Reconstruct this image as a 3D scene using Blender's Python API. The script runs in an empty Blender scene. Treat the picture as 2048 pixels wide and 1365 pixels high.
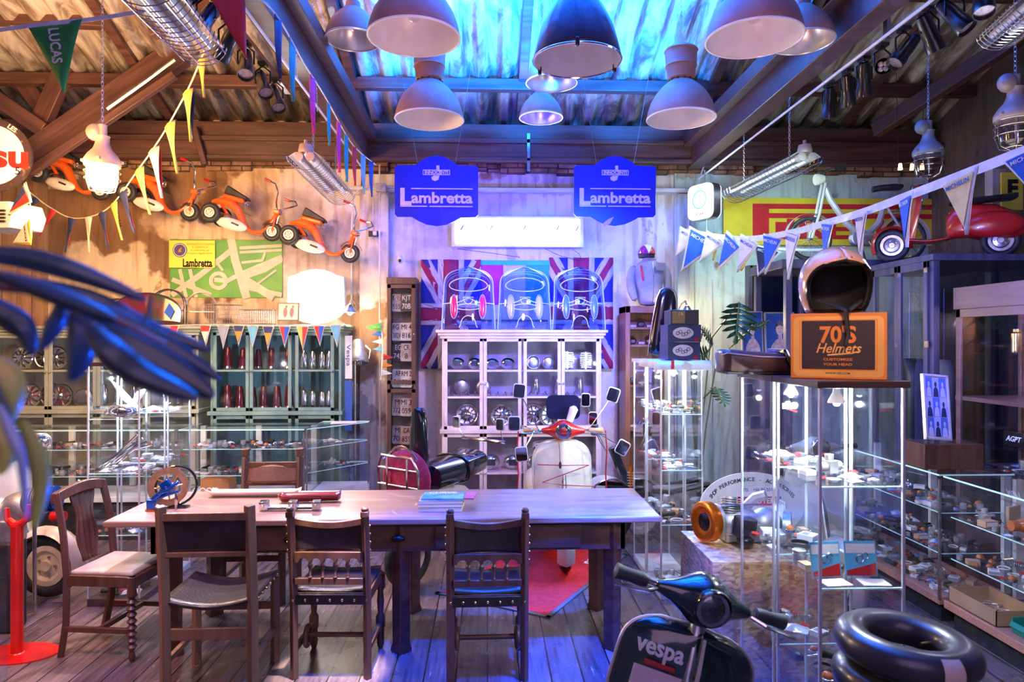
import bpy, math, random
from mathutils import Vector, Matrix, Euler
S = bpy.context.scene
COL = S.collection
PI = math.pi
rad = math.radians
# ---------------------------------------------------------------- camera, world, lights, exposure
CAMZ, YAW, FPX = 1.8, rad(2.05), 1365.0
cd = bpy.data.cameras.new('camera'); cam = bpy.data.objects.new('camera', cd); COL.objects.link(cam)
cam.location = (0, 0, CAMZ); cam.rotation_euler = (PI/2, 0, -YAW)
cd.sensor_width = 36; cd.lens = 24; cd.clip_start = .02; cd.clip_end = 60
cd.dof.use_dof = True; cd.dof.focus_distance = 4.6; cd.dof.aperture_fstop = 3.2
S.camera = cam
S.view_settings.view_transform = 'Standard'; S.view_settings.look = 'None'
S.view_settings.exposure = .35; S.view_settings.gamma = 1; S.view_settings.use_curve_mapping = False
w = bpy.data.worlds.new('world'); S.world = w; w.use_nodes = True
w.node_tree.nodes['Background'].inputs[0].default_value = (.35, .25, .6, 1)
w.node_tree.nodes['Background'].inputs[1].default_value = .25
def light(name, kind, loc, energy, col, size=.1, target=None, spot=60, blend=.6, sy=None):
    l = bpy.data.lights.new(name, kind); l.energy = energy; l.color = col
    if kind == 'AREA':
        l.size = size
        if sy: l.shape = 'RECTANGLE'; l.size_y = sy
    else: l.shadow_soft_size = size
    if kind == 'SPOT': l.spot_size = rad(spot); l.spot_blend = blend
    o = bpy.data.objects.new(name, l); COL.objects.link(o); o.location = loc
    if target: o.rotation_euler = (Vector(target)-Vector(loc)).to_track_quat('-Z', 'Y').to_euler()
    return o
BLUE = (.005, .08, 1); WARM = (1, .52, .2); VIO = (.62, .42, 1); COOL = (.78, .9, 1)
# blue spots and coloured fills added freely, with no fixtures modelled
light('blue_flood_roof', 'SPOT', (.42, 4.75, 3.9), 6500, (.0,.15,1), .2, (.42, 5.3, 5.2), 128, .5)
light('blue_flood_roof_near', 'SPOT', (.42, 3.0, 4.1), 5000, (.0,.1,1), .2, (.42, 3.4, 6), 124, .5)
for x_r in (-.65, .42, 1.5): light('blue_flood_roof_wall', 'SPOT', (x_r, 6.2, 4.0), 210, (.0,.2,1), .06, (x_r, 6.75, 4.5), 104, .5)
light('blue_flood_signs', 'SPOT', (.42, 5.3, 2.5), 300, (0,.004,1), .12, (.42, 7.2, 3.55), 95, .5)
light('blue_flood_table', 'SPOT', (1.7, 5.3, 3.6), 2600, (.0,.1,1), .1, (.72, 4.38, .79), 27, .6)
light('blue_flood_floor', 'SPOT', (.75, 3.05, 3.2), 3600, (.0,.05,1), .08, (.72, 3.72, 0), 27, .6)
light('blue_flood_floor_left', 'SPOT', (-.35, 3.1, 3.2), 1500, (.0,.05,1), .08, (-.42, 3.75, 0), 26, .6)
light('blue_flood_cabinet', 'SPOT', (1.2, 3.6, 3.0), 1200, BLUE, .12, (.75, 7.2, 2.2), 38, .6)
light('floor_patch_warm', 'SPOT', (-.6, 3.3, 2.9), 1300, (1,.85,.75), .03, (-.86, 3.74, 0), 13, .4)
light('violet_fill', 'AREA', (.3, -.6, 3.2), 27, (.85,.5,.95), 2.5, (.2, 6, 1.6))
light('warm_fill_left', 'AREA', (-3.2, 3.3, 3.3), 85, (1,.52,.2), 1.2, (-3.2, 7.3, 2.6))
light('warm_room_left', 'POINT', (-3.3, 5.3, 3.1), 50, WARM, .25)
light('pink_wall_spot', 'SPOT', (-1.6, 4.2, 3.2), 120, (1,.55,.6), .15, (-1.9, 7.4, 2.5), 44, .7)
light('cool_wall_spot', 'SPOT', (2.4, 5.0, 3.1), 140, (.6,1,1), .15, (3.0, 7.4, 2.9), 56, .8)
light('roof_warm_left', 'AREA', (-3.1, 4.2, 3.0), 80, (1,.45,.15), 1.2, (-3.2, 5.0, 4.8))
light('roof_right_dim', 'AREA', (2.9, 4.2, 2.7), 5, (.9,.8,.6), 1.2, (2.9, 5.3, 4.8))
light('lamp_front_warm', 'SPOT', (.4, 2.2, 2.0), 85, (1,.52,.42), .2, (.45, 4.5, 3.65), 84, .5)
light('table_white_left', 'SPOT', (-2.0, 4.9, 3.4), 520, (1,.8,.85), .1, (-1.5, 4.2, .76), 50, .7)
light('helmet_box_light', 'SPOT', (.9, .9, 2.9), 95, (1,.66,.36), .1, (1.4, 2.6, 1.85), 20, .6)
light('blue_leaf_spot', 'SPOT', (.35, .95, 1.35), 60, BLUE, .04, (-.38, .7, 1.68), 44, .6)
light('violet_cabinet_spot', 'SPOT', (.9, 3.4, 3.0), 330, (.75,.4,1), .12, (.5, 7.2, 1.6), 44, .7)
light('blue_right_cabinets', 'SPOT', (2.3, 3.3, 2.25), 170, (.08,.1,1), .1, (3.5, 4.9, 1.9), 70, .7)
light('violet_floor_left', 'SPOT', (-2.2, 2.4, 3.0), 260, (.85,.5,.7), .15, (-2.4, 4.4, 0), 60, .8)
light('right_counter_fill', 'POINT', (2.6, 3.3, 2.5), 16, (.7,.7,1), .2)
# ---------------------------------------------------------------- measuring: a point at depth Y along a sight line
def _ray(px, py):
    xc = (px-1024)/FPX; zc = (682.5-py)/FPX; s, c = math.sin(YAW), math.cos(YAW)
    return Vector((s+c*xc, c-s*xc, zc))
def P(px, py, Y):
    r = _ray(px, py); t = Y/r.y; return Vector((t*r.x, Y, CAMZ+t*r.z))
def PX(px, Y): return P(px, 682, Y).x
def PZ(py, Y, px=1024): return P(px, py, Y).z
def SC(Y): return Y/FPX      # metres per pixel at depth Y
# ---------------------------------------------------------------- materials
def _n(nt, t, **k):
    n = nt.nodes.new(t)
    for a, b in k.items():
        if a in n.inputs: n.inputs[a].default_value = b
        else: setattr(n, a, b)
    return n
_M = {}
def mat(name, col=(.5,.5,.5), rough=.5, metal=0, col2=None, ns=6, bump=0, bs=30, emis=0, ecol=None, coat=0, stretch=None, det=4, lo=.4, hi=.65, rvar=0):
    if name in _M: return _M[name]
    m = bpy.data.materials.new(name); m.use_nodes = True; nt = m.node_tree; L = nt.links
    b = nt.nodes['Principled BSDF']
    b.inputs['Base Color'].default_value = (*col, 1); b.inputs['Roughness'].default_value = rough
    b.inputs['Metallic'].default_value = metal; b.inputs['Coat Weight'].default_value = coat
    if emis:
        b.inputs['Emission Color'].default_value = (*(ecol or col), 1); b.inputs['Emission Strength'].default_value = emis
    tc = _n(nt, 'ShaderNodeTexCoord'); src = tc.outputs['Object']
    if stretch:
        mp = _n(nt, 'ShaderNodeMapping'); mp.inputs['Scale'].default_value = stretch
        L.new(src, mp.inputs['Vector']); src = mp.outputs['Vector']
    c2 = col2 or tuple(x*.78 for x in col)
    nz = _n(nt, 'ShaderNodeTexNoise', Scale=ns, Detail=det); L.new(src, nz.inputs['Vector'])
    rp = _n(nt, 'ShaderNodeValToRGB'); rp.color_ramp.elements[0].position = lo; rp.color_ramp.elements[1].position = hi
    rp.color_ramp.elements[0].color = (*col, 1); rp.color_ramp.elements[1].color = (*c2, 1)
    L.new(nz.outputs['Fac'], rp.inputs['Fac']); L.new(rp.outputs['Color'], b.inputs['Base Color'])
    if rvar:
        mr = _n(nt, 'ShaderNodeMapRange'); mr.inputs['To Min'].default_value = max(.03, rough-rvar); mr.inputs['To Max'].default_value = rough+rvar
        L.new(nz.outputs['Fac'], mr.inputs['Value']); L.new(mr.outputs['Result'], b.inputs['Roughness'])
    if bump:
        n2 = _n(nt, 'ShaderNodeTexNoise', Scale=bs, Detail=3); L.new(src, n2.inputs['Vector'])
        bp = _n(nt, 'ShaderNodeBump', Strength=bump, Distance=.01); L.new(n2.outputs['Fac'], bp.inputs['Height']); L.new(bp.outputs['Normal'], b.inputs['Normal'])
    _M[name] = m; return m
def glassmat(name, tint=(.93,.97,1), gloss=.35, rough=.03, ior=1.45, gcol=(1,1,1)):
    if name in _M: return _M[name]
    m = bpy.data.materials.new(name); m.use_nodes = True; nt = m.node_tree; L = nt.links
    nt.nodes.remove(nt.nodes['Principled BSDF']); out = nt.nodes['Material Output']
    t = _n(nt, 'ShaderNodeBsdfTransparent'); t.inputs['Color'].default_value = (*tint, 1)
    g = _n(nt, 'ShaderNodeBsdfGlossy'); g.inputs['Roughness'].default_value = rough; g.inputs['Color'].default_value = (*gcol, 1)
    fr = _n(nt, 'ShaderNodeFresnel', IOR=ior)
    nz = _n(nt, 'ShaderNodeTexNoise', Scale=3.0); mu = _n(nt, 'ShaderNodeMath', operation='MULTIPLY_ADD')
    L.new(nz.outputs['Fac'], mu.inputs[0]); mu.inputs[1].default_value = gloss*.15; L.new(fr.outputs['Fac'], mu.inputs[2])
    ge = _n(nt, 'ShaderNodeNewGeometry'); iv = _n(nt, 'ShaderNodeMath', operation='SUBTRACT'); iv.inputs[0].default_value = 1; L.new(ge.outputs['Backfacing'], iv.inputs[1])
    m3 = _n(nt, 'ShaderNodeMath', operation='MULTIPLY'); L.new(mu.outputs[0], m3.inputs[0]); L.new(iv.outputs[0], m3.inputs[1]); mu = m3
    mx = _n(nt, 'ShaderNodeMixShader'); L.new(mu.outputs[0], mx.inputs[0]); L.new(t.outputs[0], mx.inputs[1]); L.new(g.outputs[0], mx.inputs[2])
    L.new(mx.outputs[0], out.inputs['Surface']); _M[name] = m; return m
def woodmat(name, col, col2, rough=.4, axis=0, ns=5, coat=.1, bump=.15):
    st = [5, 5, 5]; st[axis] = .5
    return mat(name, col, rough, 0, col2, ns, bump, 14, coat=coat, stretch=tuple(st), det=7, lo=.35, hi=.7, rvar=.08)
GL = glassmat('glass_clear', (.97,.985,1), .15)
GLW = glassmat('glass_window_dark', (.5,.55,.65), .5)
ACR = glassmat('acrylic_blue_reflect', (.62,.76,1), .6, .05, 1.6)  # blue reflection on the clear shields is put into this tint
EDGE = mat('glass_edge_green', (.55,.95,.85), .15, 0, (.7,1,.95))  # green glass edges, paled to stand in for the light they catch
CHR = mat('chrome', (.82,.83,.86), .12, 1, (.6,.6,.65), 9)
STEEL = mat('brushed_steel', (.6,.6,.63), .32, 1, (.4,.4,.43), 20)
ALU = mat('cast_aluminium', (.62,.62,.6), .45, .85, (.42,.42,.42), 18, .2)
WHT = mat('white_plastic', (.82,.82,.82), .4)
BLK = mat('black_rubber', (.012,.012,.014), .55, 0, (.03,.03,.03), 14, .1)
BLKG = mat('black_gloss', (.01,.01,.013), .15, coat=.6)
CREAM = mat('cream_paint', (.72,.66,.55), .3, coat=.4)
PAPER = mat('white_paper', (.8,.78,.76), .7)
# ---------------------------------------------------------------- geometry collector
class G:
    def __init__(s): s.v=[]; s.f=[]; s.mi=[]; s.m=0; s.T=Matrix.Identity(4)
    def at(s, loc=(0,0,0), rot=(0,0,0), sc=1):
        sc3 = (sc,sc,sc) if not hasattr(sc,'__len__') else sc
        s.T = Matrix.LocRotScale(Vector(loc), Euler(rot), Vector(sc3)); return s
    def add(s, vs, fs, m=None):
        b = len(s.v); s.v += [tuple(s.T @ Vector(v)) for v in vs]
        s.f += [tuple(i+b for i in f) for f in fs]; s.mi += [s.m if m is None else m]*len(fs); return s
    def box(s, c, d, rz=0, m=None, rx=0, ry=0):
        x,y,z = d[0]/2, d[1]/2, d[2]/2; R = Euler((rx,ry,rz)).to_matrix() if (rz or rx or ry) else None
        vs = [Vector((i*x,j*y,k*z)) for i in(-1,1) for j in(-1,1) for k in(-1,1)]
        if R: vs = [R@v for v in vs]
        c = Vector(c)
        return s.add([v+c for v in vs], [(0,1,3,2),(4,6,7,5),(0,4,5,1),(2,3,7,6),(0,2,6,4),(1,5,7,3)], m)
    def bx(s, x0,x1,y0,y1,z0,z1,m=None): return s.box(((x0+x1)/2,(y0+y1)/2,(z0+z1)/2),(abs(x1-x0),abs(y1-y0),abs(z1-z0)),m=m)
    def _fr(s, d):
        d = Vector(d).normalized(); u = d.cross(Vector((0,0,1)))
        if u.length < 1e-4: u = Vector((1,0,0))
        u.normalize(); return d, u, d.cross(u).normalized()
    def rings(s, rs, m=None, cap=True, closed=False):
        n = len(rs[0]); vs = [v for r in rs for v in r]; fs = []
        k = len(rs)
        for i in range(k if closed else k-1):
            a, b = i*n, ((i+1)%k)*n
            for j in range(n): j2=(j+1)%n; fs.append((a+j,a+j2,b+j2,b+j))
        if cap and not closed: fs += [tuple(range(n))[::-1], tuple(range((k-1)*n, k*n))]
        return s.add(vs, fs, m)
    def cyl(s, a, b, r, r2=None, n=14, m=None, cap=True):
        a, b = Vector(a), Vector(b); r2 = r if r2 is None else r2; d,u,w_ = s._fr(b-a)
        R = lambda c,q: [c+(u*math.cos(t)+w_*math.sin(t))*q for t in (2*PI*i/n for i in range(n))]
        return s.rings([R(a,r),R(b,r2)], m, cap)
    def tube(s, pts, r, n=7, closed=False, m=None):
        pts = [Vector(p) for p in pts]; k = len(pts); rs = []; pu = None
        for i,p in enumerate(pts):
            a = pts[i-1] if (i or closed) else p; b = pts[(i+1)%k] if (i<k-1 or closed) else p
            d,u,w_ = s._fr(b-a)
            if pu is not None:
                u = (pu - d*pu.dot(d)); u = u.normalized() if u.length>1e-5 else w_; w_ = d.cross(u)
            pu = u; q = r[i] if hasattr(r,'__len__') else r
            rs.append([p+(u*math.cos(t)+w_*math.sin(t))*q for t in (2*PI*j/n for j in range(n))])
        return s.rings(rs, m, True, closed)
    def lathe(s, prof, n=20, c=(0,0,0), ax=(0,0,1), m=None, cap=True):
        d,u,w_ = s._fr(ax); c = Vector(c)
        if tuple(ax)==(0,0,1): u,w_ = Vector((1,0,0)),Vector((0,1,0))
        return s.rings([[c+d*z+(u*math.cos(t)+w_*math.sin(t))*max(r,1e-5) for t in (2*PI*i/n for i in range(n))] for r,z in prof], m, cap)
    def ball(s, c, r, n=12, m=None, k=8):
        r = (r,r,r) if not hasattr(r,'__len__') else r
        return s.rings([[Vector(c)+Vector((r[0]*math.sin(a)*math.cos(t), r[1]*math.sin(a)*math.sin(t), -r[2]*math.cos(a))) for t in (2*PI*i/n for i in range(n))] for a in (max(.02,min(PI-.02,PI*j/k)) for j in range(k+1))], m)
    def torus(s, c, R, r, ax=(0,0,1), n=24, k=8, m=None, sq=1):
        d,u,w_ = s._fr(ax); c = Vector(c); rs=[]
        for i in range(n):
            t = 2*PI*i/n; e = u*math.cos(t)+w_*math.sin(t)
            rs.append([c+e*(R+r*math.cos(q))+d*(r*sq*math.sin(q)) for q in (2*PI*j/k for j in range(k))])
        return s.rings(rs, m, False, True)
    def prism(s, out, d, m=None, plane='xz', o=(0,0,0)):
        # outline in a plane, extruded by d along the third axis
        o = Vector(o); n = len(out)
        f = {'xz':lambda p,q:Vector((p[0],q,p[1])),'xy':lambda p,q:Vector((p[0],p[1],q)),'yz':lambda p,q:Vector((q,p[0],p[1]))}[plane]
        vs = [f(p,0)+o for p in out]+[f(p,d)+o for p in out]
        return s.add(vs, [tuple(range(n)), tuple(range(n,2*n))[::-1]]+[(i,i+n,(i+1)%n+n,(i+1)%n) for i in range(n)], m)
    def grid(s, fn, nu, nv, m=None):
        vs = [fn(i/nu, j/nv) for j in range(nv+1) for i in range(nu+1)]
        fs = [(j*(nu+1)+i, j*(nu+1)+i+1, (j+1)*(nu+1)+i+1, (j+1)*(nu+1)+i) for j in range(nv) for i in range(nu)]
        return s.add(vs, fs, m)
def arc(cx, cy, r, a0, a1, n=12, ry=None):
    return [(cx+r*math.cos(a0+(a1-a0)*i/n), cy+(ry or r)*math.sin(a0+(a1-a0)*i/n)) for i in range(n+1)]
def rrect(w_, h, r, n=4, c=(0,0)):
    p = []
    for sx,sy,a in ((1,1,0),(-1,1,PI/2),(-1,-1,PI),(1,-1,1.5*PI)):
        p += arc(c[0]+sx*(w_/2-r), c[1]+sy*(h/2-r), r, a, a+PI/2, n)
    return p
def O(name, g, m, parent=None, loc=(0,0,0), rot=(0,0,0), bev=0, sol=0, sub=0, smooth=True, label=None, cat=None, group=None, kind=None, sc=None):
    me = bpy.data.meshes.new(name); me.from_pydata(g.v, [], g.f)
    ms = m if isinstance(m, (list, tuple)) else [m]
    for q in ms: me.materials.append(q)
    if len(ms) > 1: me.polygons.foreach_set('material_index', g.mi)
    if smooth:
        me.polygons.foreach_set('use_smooth', [True]*len(me.polygons)); me.update(); me.set_sharp_from_angle(angle=rad(38))
    me.update()
    o = bpy.data.objects.new(name, me); COL.objects.link(o); o.location = loc; o.rotation_euler = rot
    if sc: o.scale = sc if hasattr(sc,'__len__') else (sc,sc,sc)
    if parent: o.parent = parent
    if sol: md = o.modifiers.new('solid','SOLIDIFY'); md.thickness = sol; md.offset = 0
    if sub: md = o.modifiers.new('sub','SUBSURF'); md.levels = md.render_levels = sub
    if bev: md = o.modifiers.new('bevel','BEVEL'); md.width = bev; md.segments = 2; md.limit_method = 'ANGLE'; md.angle_limit = rad(40)
    tag(o, label, cat, group, kind); return o
def tag(o, label=None, cat=None, group=None, kind=None):
    for k,v in (('label',label),('category',cat),('group',group),('kind',kind)):
        if v: o[k] = v
    return o
def E(name, label, cat, loc=(0,0,0), rot=(0,0,0), group=None, sc=None):
    o = bpy.data.objects.new(name, None); COL.objects.link(o); o.location = loc; o.rotation_euler = rot
    if sc: o.scale = sc if hasattr(sc,'__len__') else (sc,sc,sc)
    o.empty_display_size = .05
    return tag(o, label, cat, group)
def dup(o, loc=None, rot=None, label=None, group=None, sc=None, parent=None):
    c = o.copy(); COL.objects.link(c)
    if parent is not None: c.parent = parent
    if loc is not None: c.location = loc
    if rot is not None: c.rotation_euler = rot
    if sc is not None: c.scale = sc if hasattr(sc,'__len__') else (sc,sc,sc)
    if label: c['label'] = label
    if group: c['group'] = group
    for ch in list(o.children): dup(ch, parent=c)
    return c
def text(body, size, m, parent, loc=(0,0,0), rot=(PI/2,0,0), ext=.002, align='CENTER', bold=0, sx=1, shear=0, name='lettering', sp=1, fit=None):
    cu = bpy.data.curves.new('t','FONT'); cu.body = body; cu.size = size; cu.extrude = ext; cu.align_x = align; cu.align_y = 'CENTER'
    cu.offset = bold*size; cu.shear = shear; cu.space_character = sp; cu.resolution_u = 3
    t = bpy.data.objects.new('t', cu); me = bpy.data.meshes.new_from_object(t); me.name = name
    if fit:
        xs = [v.co.x for v in me.vertices]; wd = max(xs)-min(xs); sx = fit/wd
    bpy.data.objects.remove(t); bpy.data.curves.remove(cu)
    me.materials.clear(); me.materials.append(m)
    o = bpy.data.objects.new(name, me); COL.objects.link(o); o.parent = parent; o.location = loc; o.rotation_euler = rot; o.scale = (sx,1,1)
    return o
# ---------------------------------------------------------------- the room
YW = 7.5      # back wall
def struct(name, g, m, **k): return O(name, g, m, kind='structure', **k)
def plankmat():
    m = bpy.data.materials.new('floor_planks'); m.use_nodes = True; nt = m.node_tree; L = nt.links; b = nt.nodes['Principled BSDF']
    tc = _n(nt,'ShaderNodeTexCoord'); mp = _n(nt,'ShaderNodeMapping'); mp.inputs['Rotation'].default_value = (0,0,PI/2)
    L.new(tc.outputs['Object'], mp.inputs['Vector'])
    br = _n(nt,'ShaderNodeTexBrick', Scale=1.0, Bias=0.0); br.inputs['Mortar Size'].default_value=.004; br.inputs['Brick Width'].default_value=3.2; br.inputs['Row Height'].default_value=.17
    br.inputs['Color1'].default_value=(.10,.066,.068,1); br.inputs['Color2'].default_value=(.2,.14,.13,1); br.inputs['Mortar'].default_value=(.006,.004,.004,1)
    L.new(mp.outputs[0], br.inputs['Vector'])
    m2 = _n(nt,'ShaderNodeMapping'); m2.inputs['Scale'].default_value=(14,1.0,1); L.new(tc.outputs['Object'], m2.inputs['Vector'])
    g1 = _n(nt,'ShaderNodeTexNoise', Scale=3.0, Detail=8); L.new(m2.outputs[0], g1.inputs['Vector'])
    mx = _n(nt,'ShaderNodeMix', data_type='RGBA', blend_type='MULTIPLY'); mx.inputs[0].default_value=.75
    r1 = _n(nt,'ShaderNodeValToRGB'); r1.color_ramp.elements[0].position=.3; r1.color_ramp.elements[0].color=(.25,.22,.2,1); r1.color_ramp.elements[1].position=.7; r1.color_ramp.elements[1].color=(1.5,1.4,1.3,1)
    L.new(g1.outputs['Fac'], r1.inputs[0]); L.new(br.outputs['Color'], mx.inputs[6]); L.new(r1.outputs[0], mx.inputs[7])
    # pale scratches
    m3 = _n(nt,'ShaderNodeMapping'); m3.inputs['Scale'].default_value=(30,3.2,1); m3.inputs['Rotation'].default_value=(0,0,.12); L.new(tc.outputs['Object'], m3.inputs['Vector'])
    g2 = _n(nt,'ShaderNodeTexNoise', Scale=2.2, Detail=5); L.new(m3.outputs[0], g2.inputs['Vector'])
    r2 = _n(nt,'ShaderNodeValToRGB'); r2.color_ramp.elements[0].position=.66; r2.color_ramp.elements[0].color=(0,0,0,1); r2.color_ramp.elements[1].position=.72; r2.color_ramp.elements[1].color=(1,1,1,1)
    L.new(g2.outputs['Fac'], r2.inputs[0])
    x2 = _n(nt,'ShaderNodeMix', data_type='RGBA'); x2.inputs[7].default_value=(.42,.37,.38,1); L.new(r2.outputs[0], x2.inputs[0]); L.new(mx.outputs[2], x2.inputs[6])
    L.new(x2.outputs[2], b.inputs['Base Color'])
    g3 = _n(nt,'ShaderNodeTexNoise', Scale=2.5, Detail=6); L.new(tc.outputs['Object'], g3.inputs['Vector'])
    mr = _n(nt,'ShaderNodeMapRange'); mr.inputs['From Min'].default_value=.3; mr.inputs['From Max'].default_value=.7; mr.inputs['To Min'].default_value=.16; mr.inputs['To Max'].default_value=.42
    L.new(g3.outputs['Fac'], mr.inputs['Value']); L.new(mr.outputs[0], b.inputs['Roughness'])
    bp = _n(nt,'ShaderNodeBump', Strength=.5, Distance=.006); inv = _n(nt,'ShaderNodeMath', operation='SUBTRACT'); inv.inputs[0].default_value=1
    L.new(br.outputs['Fac'], inv.inputs[1]); ad = _n(nt,'ShaderNodeMath', operation='MULTIPLY_ADD'); L.new(g1.outputs['Fac'], ad.inputs[0]); ad.inputs[1].default_value=.25; L.new(inv.outputs[0], ad.inputs[2])
    L.new(ad.outputs[0], bp.inputs['Height']); L.new(bp.outputs[0], b.inputs['Normal'])
    return m
def plaster(name, c1, c2, c3, brick=(.28,.15,.09), b0=.60, sc=1.3, br_=.66):
    m = bpy.data.materials.new(name); m.use_nodes = True; nt = m.node_tree; L = nt.links; b = nt.nodes['Principled BSDF']
    tc = _n(nt,'ShaderNodeTexCoord'); n1 = _n(nt,'ShaderNodeTexNoise', Scale=sc, Detail=8, Roughness=.62, Distortion=.4); L.new(tc.outputs['Object'], n1.inputs['Vector'])
    r = _n(nt,'ShaderNodeValToRGB'); cr = r.color_ramp; cr.elements[0].position=.3; cr.elements[0].color=(*c3,1); cr.elements[1].position=.5; cr.elements[1].color=(*c1,1)
    e = cr.elements.new(.42); e.color=(*c2,1); e = cr.elements.new(b0); e.color=(*c1,1); e = cr.elements.new(b0+.01); e.color=(*[x*.8 for x in c2],1)
    L.new(n1.outputs['Fac'], r.inputs[0])
    # patches where plaster has come off
    n2 = _n(nt,'ShaderNodeTexNoise', Scale=.9, Detail=5, Roughness=.5); mp = _n(nt,'ShaderNodeMapping'); mp.inputs['Location'].default_value=(3.1,0,1.7)
    L.new(tc.outputs['Object'], mp.inputs['Vector']); L.new(mp.outputs[0], n2.inputs['Vector'])
    r2 = _n(nt,'ShaderNodeValToRGB'); r2.color_ramp.elements[0].position=br_-.02; r2.color_ramp.elements[0].color=(0,0,0,1); r2.color_ramp.elements[1].position=br_; r2.color_ramp.elements[1].color=(1,1,1,1)
    L.new(n2.outputs['Fac'], r2.inputs[0]); mx = _n(nt,'ShaderNodeMix', data_type='RGBA'); mx.inputs[7].default_value=(*brick,1)
    L.new(r2.outputs[0], mx.inputs[0]); L.new(r.outputs[0], mx.inputs[6])
    # dirty streaks running down
    m4 = _n(nt,'ShaderNodeMapping'); m4.inputs['Scale'].default_value=(6,6,.7); L.new(tc.outputs['Object'], m4.inputs['Vector'])
    n4 = _n(nt,'ShaderNodeTexNoise', Scale=2, Detail=6); L.new(m4.outputs[0], n4.inputs['Vector'])
    r4 = _n(nt,'ShaderNodeValToRGB'); r4.color_ramp.elements[0].position=.35; r4.color_ramp.elements[0].color=(.62,.55,.48,1); r4.color_ramp.elements[1].position=.5; r4.color_ramp.elements[1].color=(1,1,1,1)
    L.new(n4.outputs['Fac'], r4.inputs[0]); m5 = _n(nt,'ShaderNodeMix', data_type='RGBA', blend_type='MULTIPLY'); m5.inputs[0].default_value=.8
    L.new(mx.outputs[2], m5.inputs[6]); L.new(r4.outputs[0], m5.inputs[7]); L.new(m5.outputs[2], b.inputs['Base Color'])
    b.inputs['Roughness'].default_value=.85
    n5 = _n(nt,'ShaderNodeTexNoise', Scale=18, Detail=4); L.new(tc.outputs['Object'], n5.inputs['Vector'])
    a = _n(nt,'ShaderNodeMath', operation='MULTIPLY_ADD'); L.new(r2.outputs[0], a.inputs[0]); a.inputs[1].default_value=-1.2; L.new(n5.outputs['Fac'], a.inputs[2])
    bp = _n(nt,'ShaderNodeBump', Strength=.5, Distance=.02); L.new(a.outputs[0], bp.inputs['Height']); L.new(bp.outputs[0], b.inputs['Normal'])
    return m
PL_L = plaster('plaster_ochre', (.72,.56,.36), (.5,.36,.2), (.3,.2,.11), (.24,.13,.06), .62, 1.1, .58)
PL_M = plaster('plaster_pinkish', (.7,.62,.56), (.52,.44,.4), (.36,.29,.26), (.3,.18,.11), .6, 1.4, .6)
PL_C = plaster('plaster_pale', (.74,.72,.72), (.6,.58,.6), (.45,.42,.44), (.33,.2,.12), .6, 1.5, .66)
PL_R = plaster('plaster_mint', (.5,.62,.6), (.4,.5,.48), (.3,.36,.33), (.45,.4,.33), .62, .9, .69)
PL_D = plaster('plaster_dim', (.3,.28,.26), (.22,.2,.19), (.15,.13,.12), (.2,.13,.1), .6, 1.0, .66)
BEAM = woodmat('beam_dark_wood', (.055,.024,.022), (.12,.055,.05), .5, 0, 4)
BEAMY = woodmat('beam_dark_wood_long', (.055,.024,.024), (.12,.058,.052), .45, 1, 4)
struct('floor', G().bx(-6.2,4.95,-1.6,7.7,-.05,0), plankmat())
# back wall in vertical stretches that differ in plaster
def wallseg(n, x0, x1, m, y=YW, z1=4.3): struct(n, G().bx(x0,x1,y,YW+.25,0,z1), m)
xa, xb, xc, xd = PX(560,YW), PX(722,YW), PX(1350,YW), PX(1385,YW)
wallseg('wall_back', -6.2, xa, PL_L); wallseg('wall_back_pink', xa, xb, PL_M); wallseg('wall_back_centre', xb, xc, PL_C, YW+.06)
wallseg('wall_back_right', xc, 4.95, PL_R)
struct('wall_left', G().bx(-6.4,-6.2,-1.6,7.7,0,4.6), PL_D); struct('wall_right', G().bx(4.95,5.15,-1.6,7.7,0,4.6), plaster('plaster_dark',(.11,.085,.075),(.08,.06,.05),(.05,.04,.035),(.1,.06,.05),.6,1.0,.66))  # right wall plaster is a darker brown than the left
struct('wall_front', G().bx(-6.2,4.6,-1.8,-1.6,0,7.4), PL_D)
# pilasters and lintel round the centre panel
struct('trim_1', G().bx(xb,PX(778,YW),YW-.07,YW+.06,0,3.45), PL_M)
struct('trim_2', G().bx(PX(1352,YW),xd,YW-.07,YW,0,3.42), PL_R, bev=.005)
struct('trim_3', G().bx(xb-.3,xd,YW-.10,YW+.05,PZ(386,YW),PZ(379,YW)), mat('lintel_paint',(.6,.6,.62),.6), bev=.005)
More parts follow.
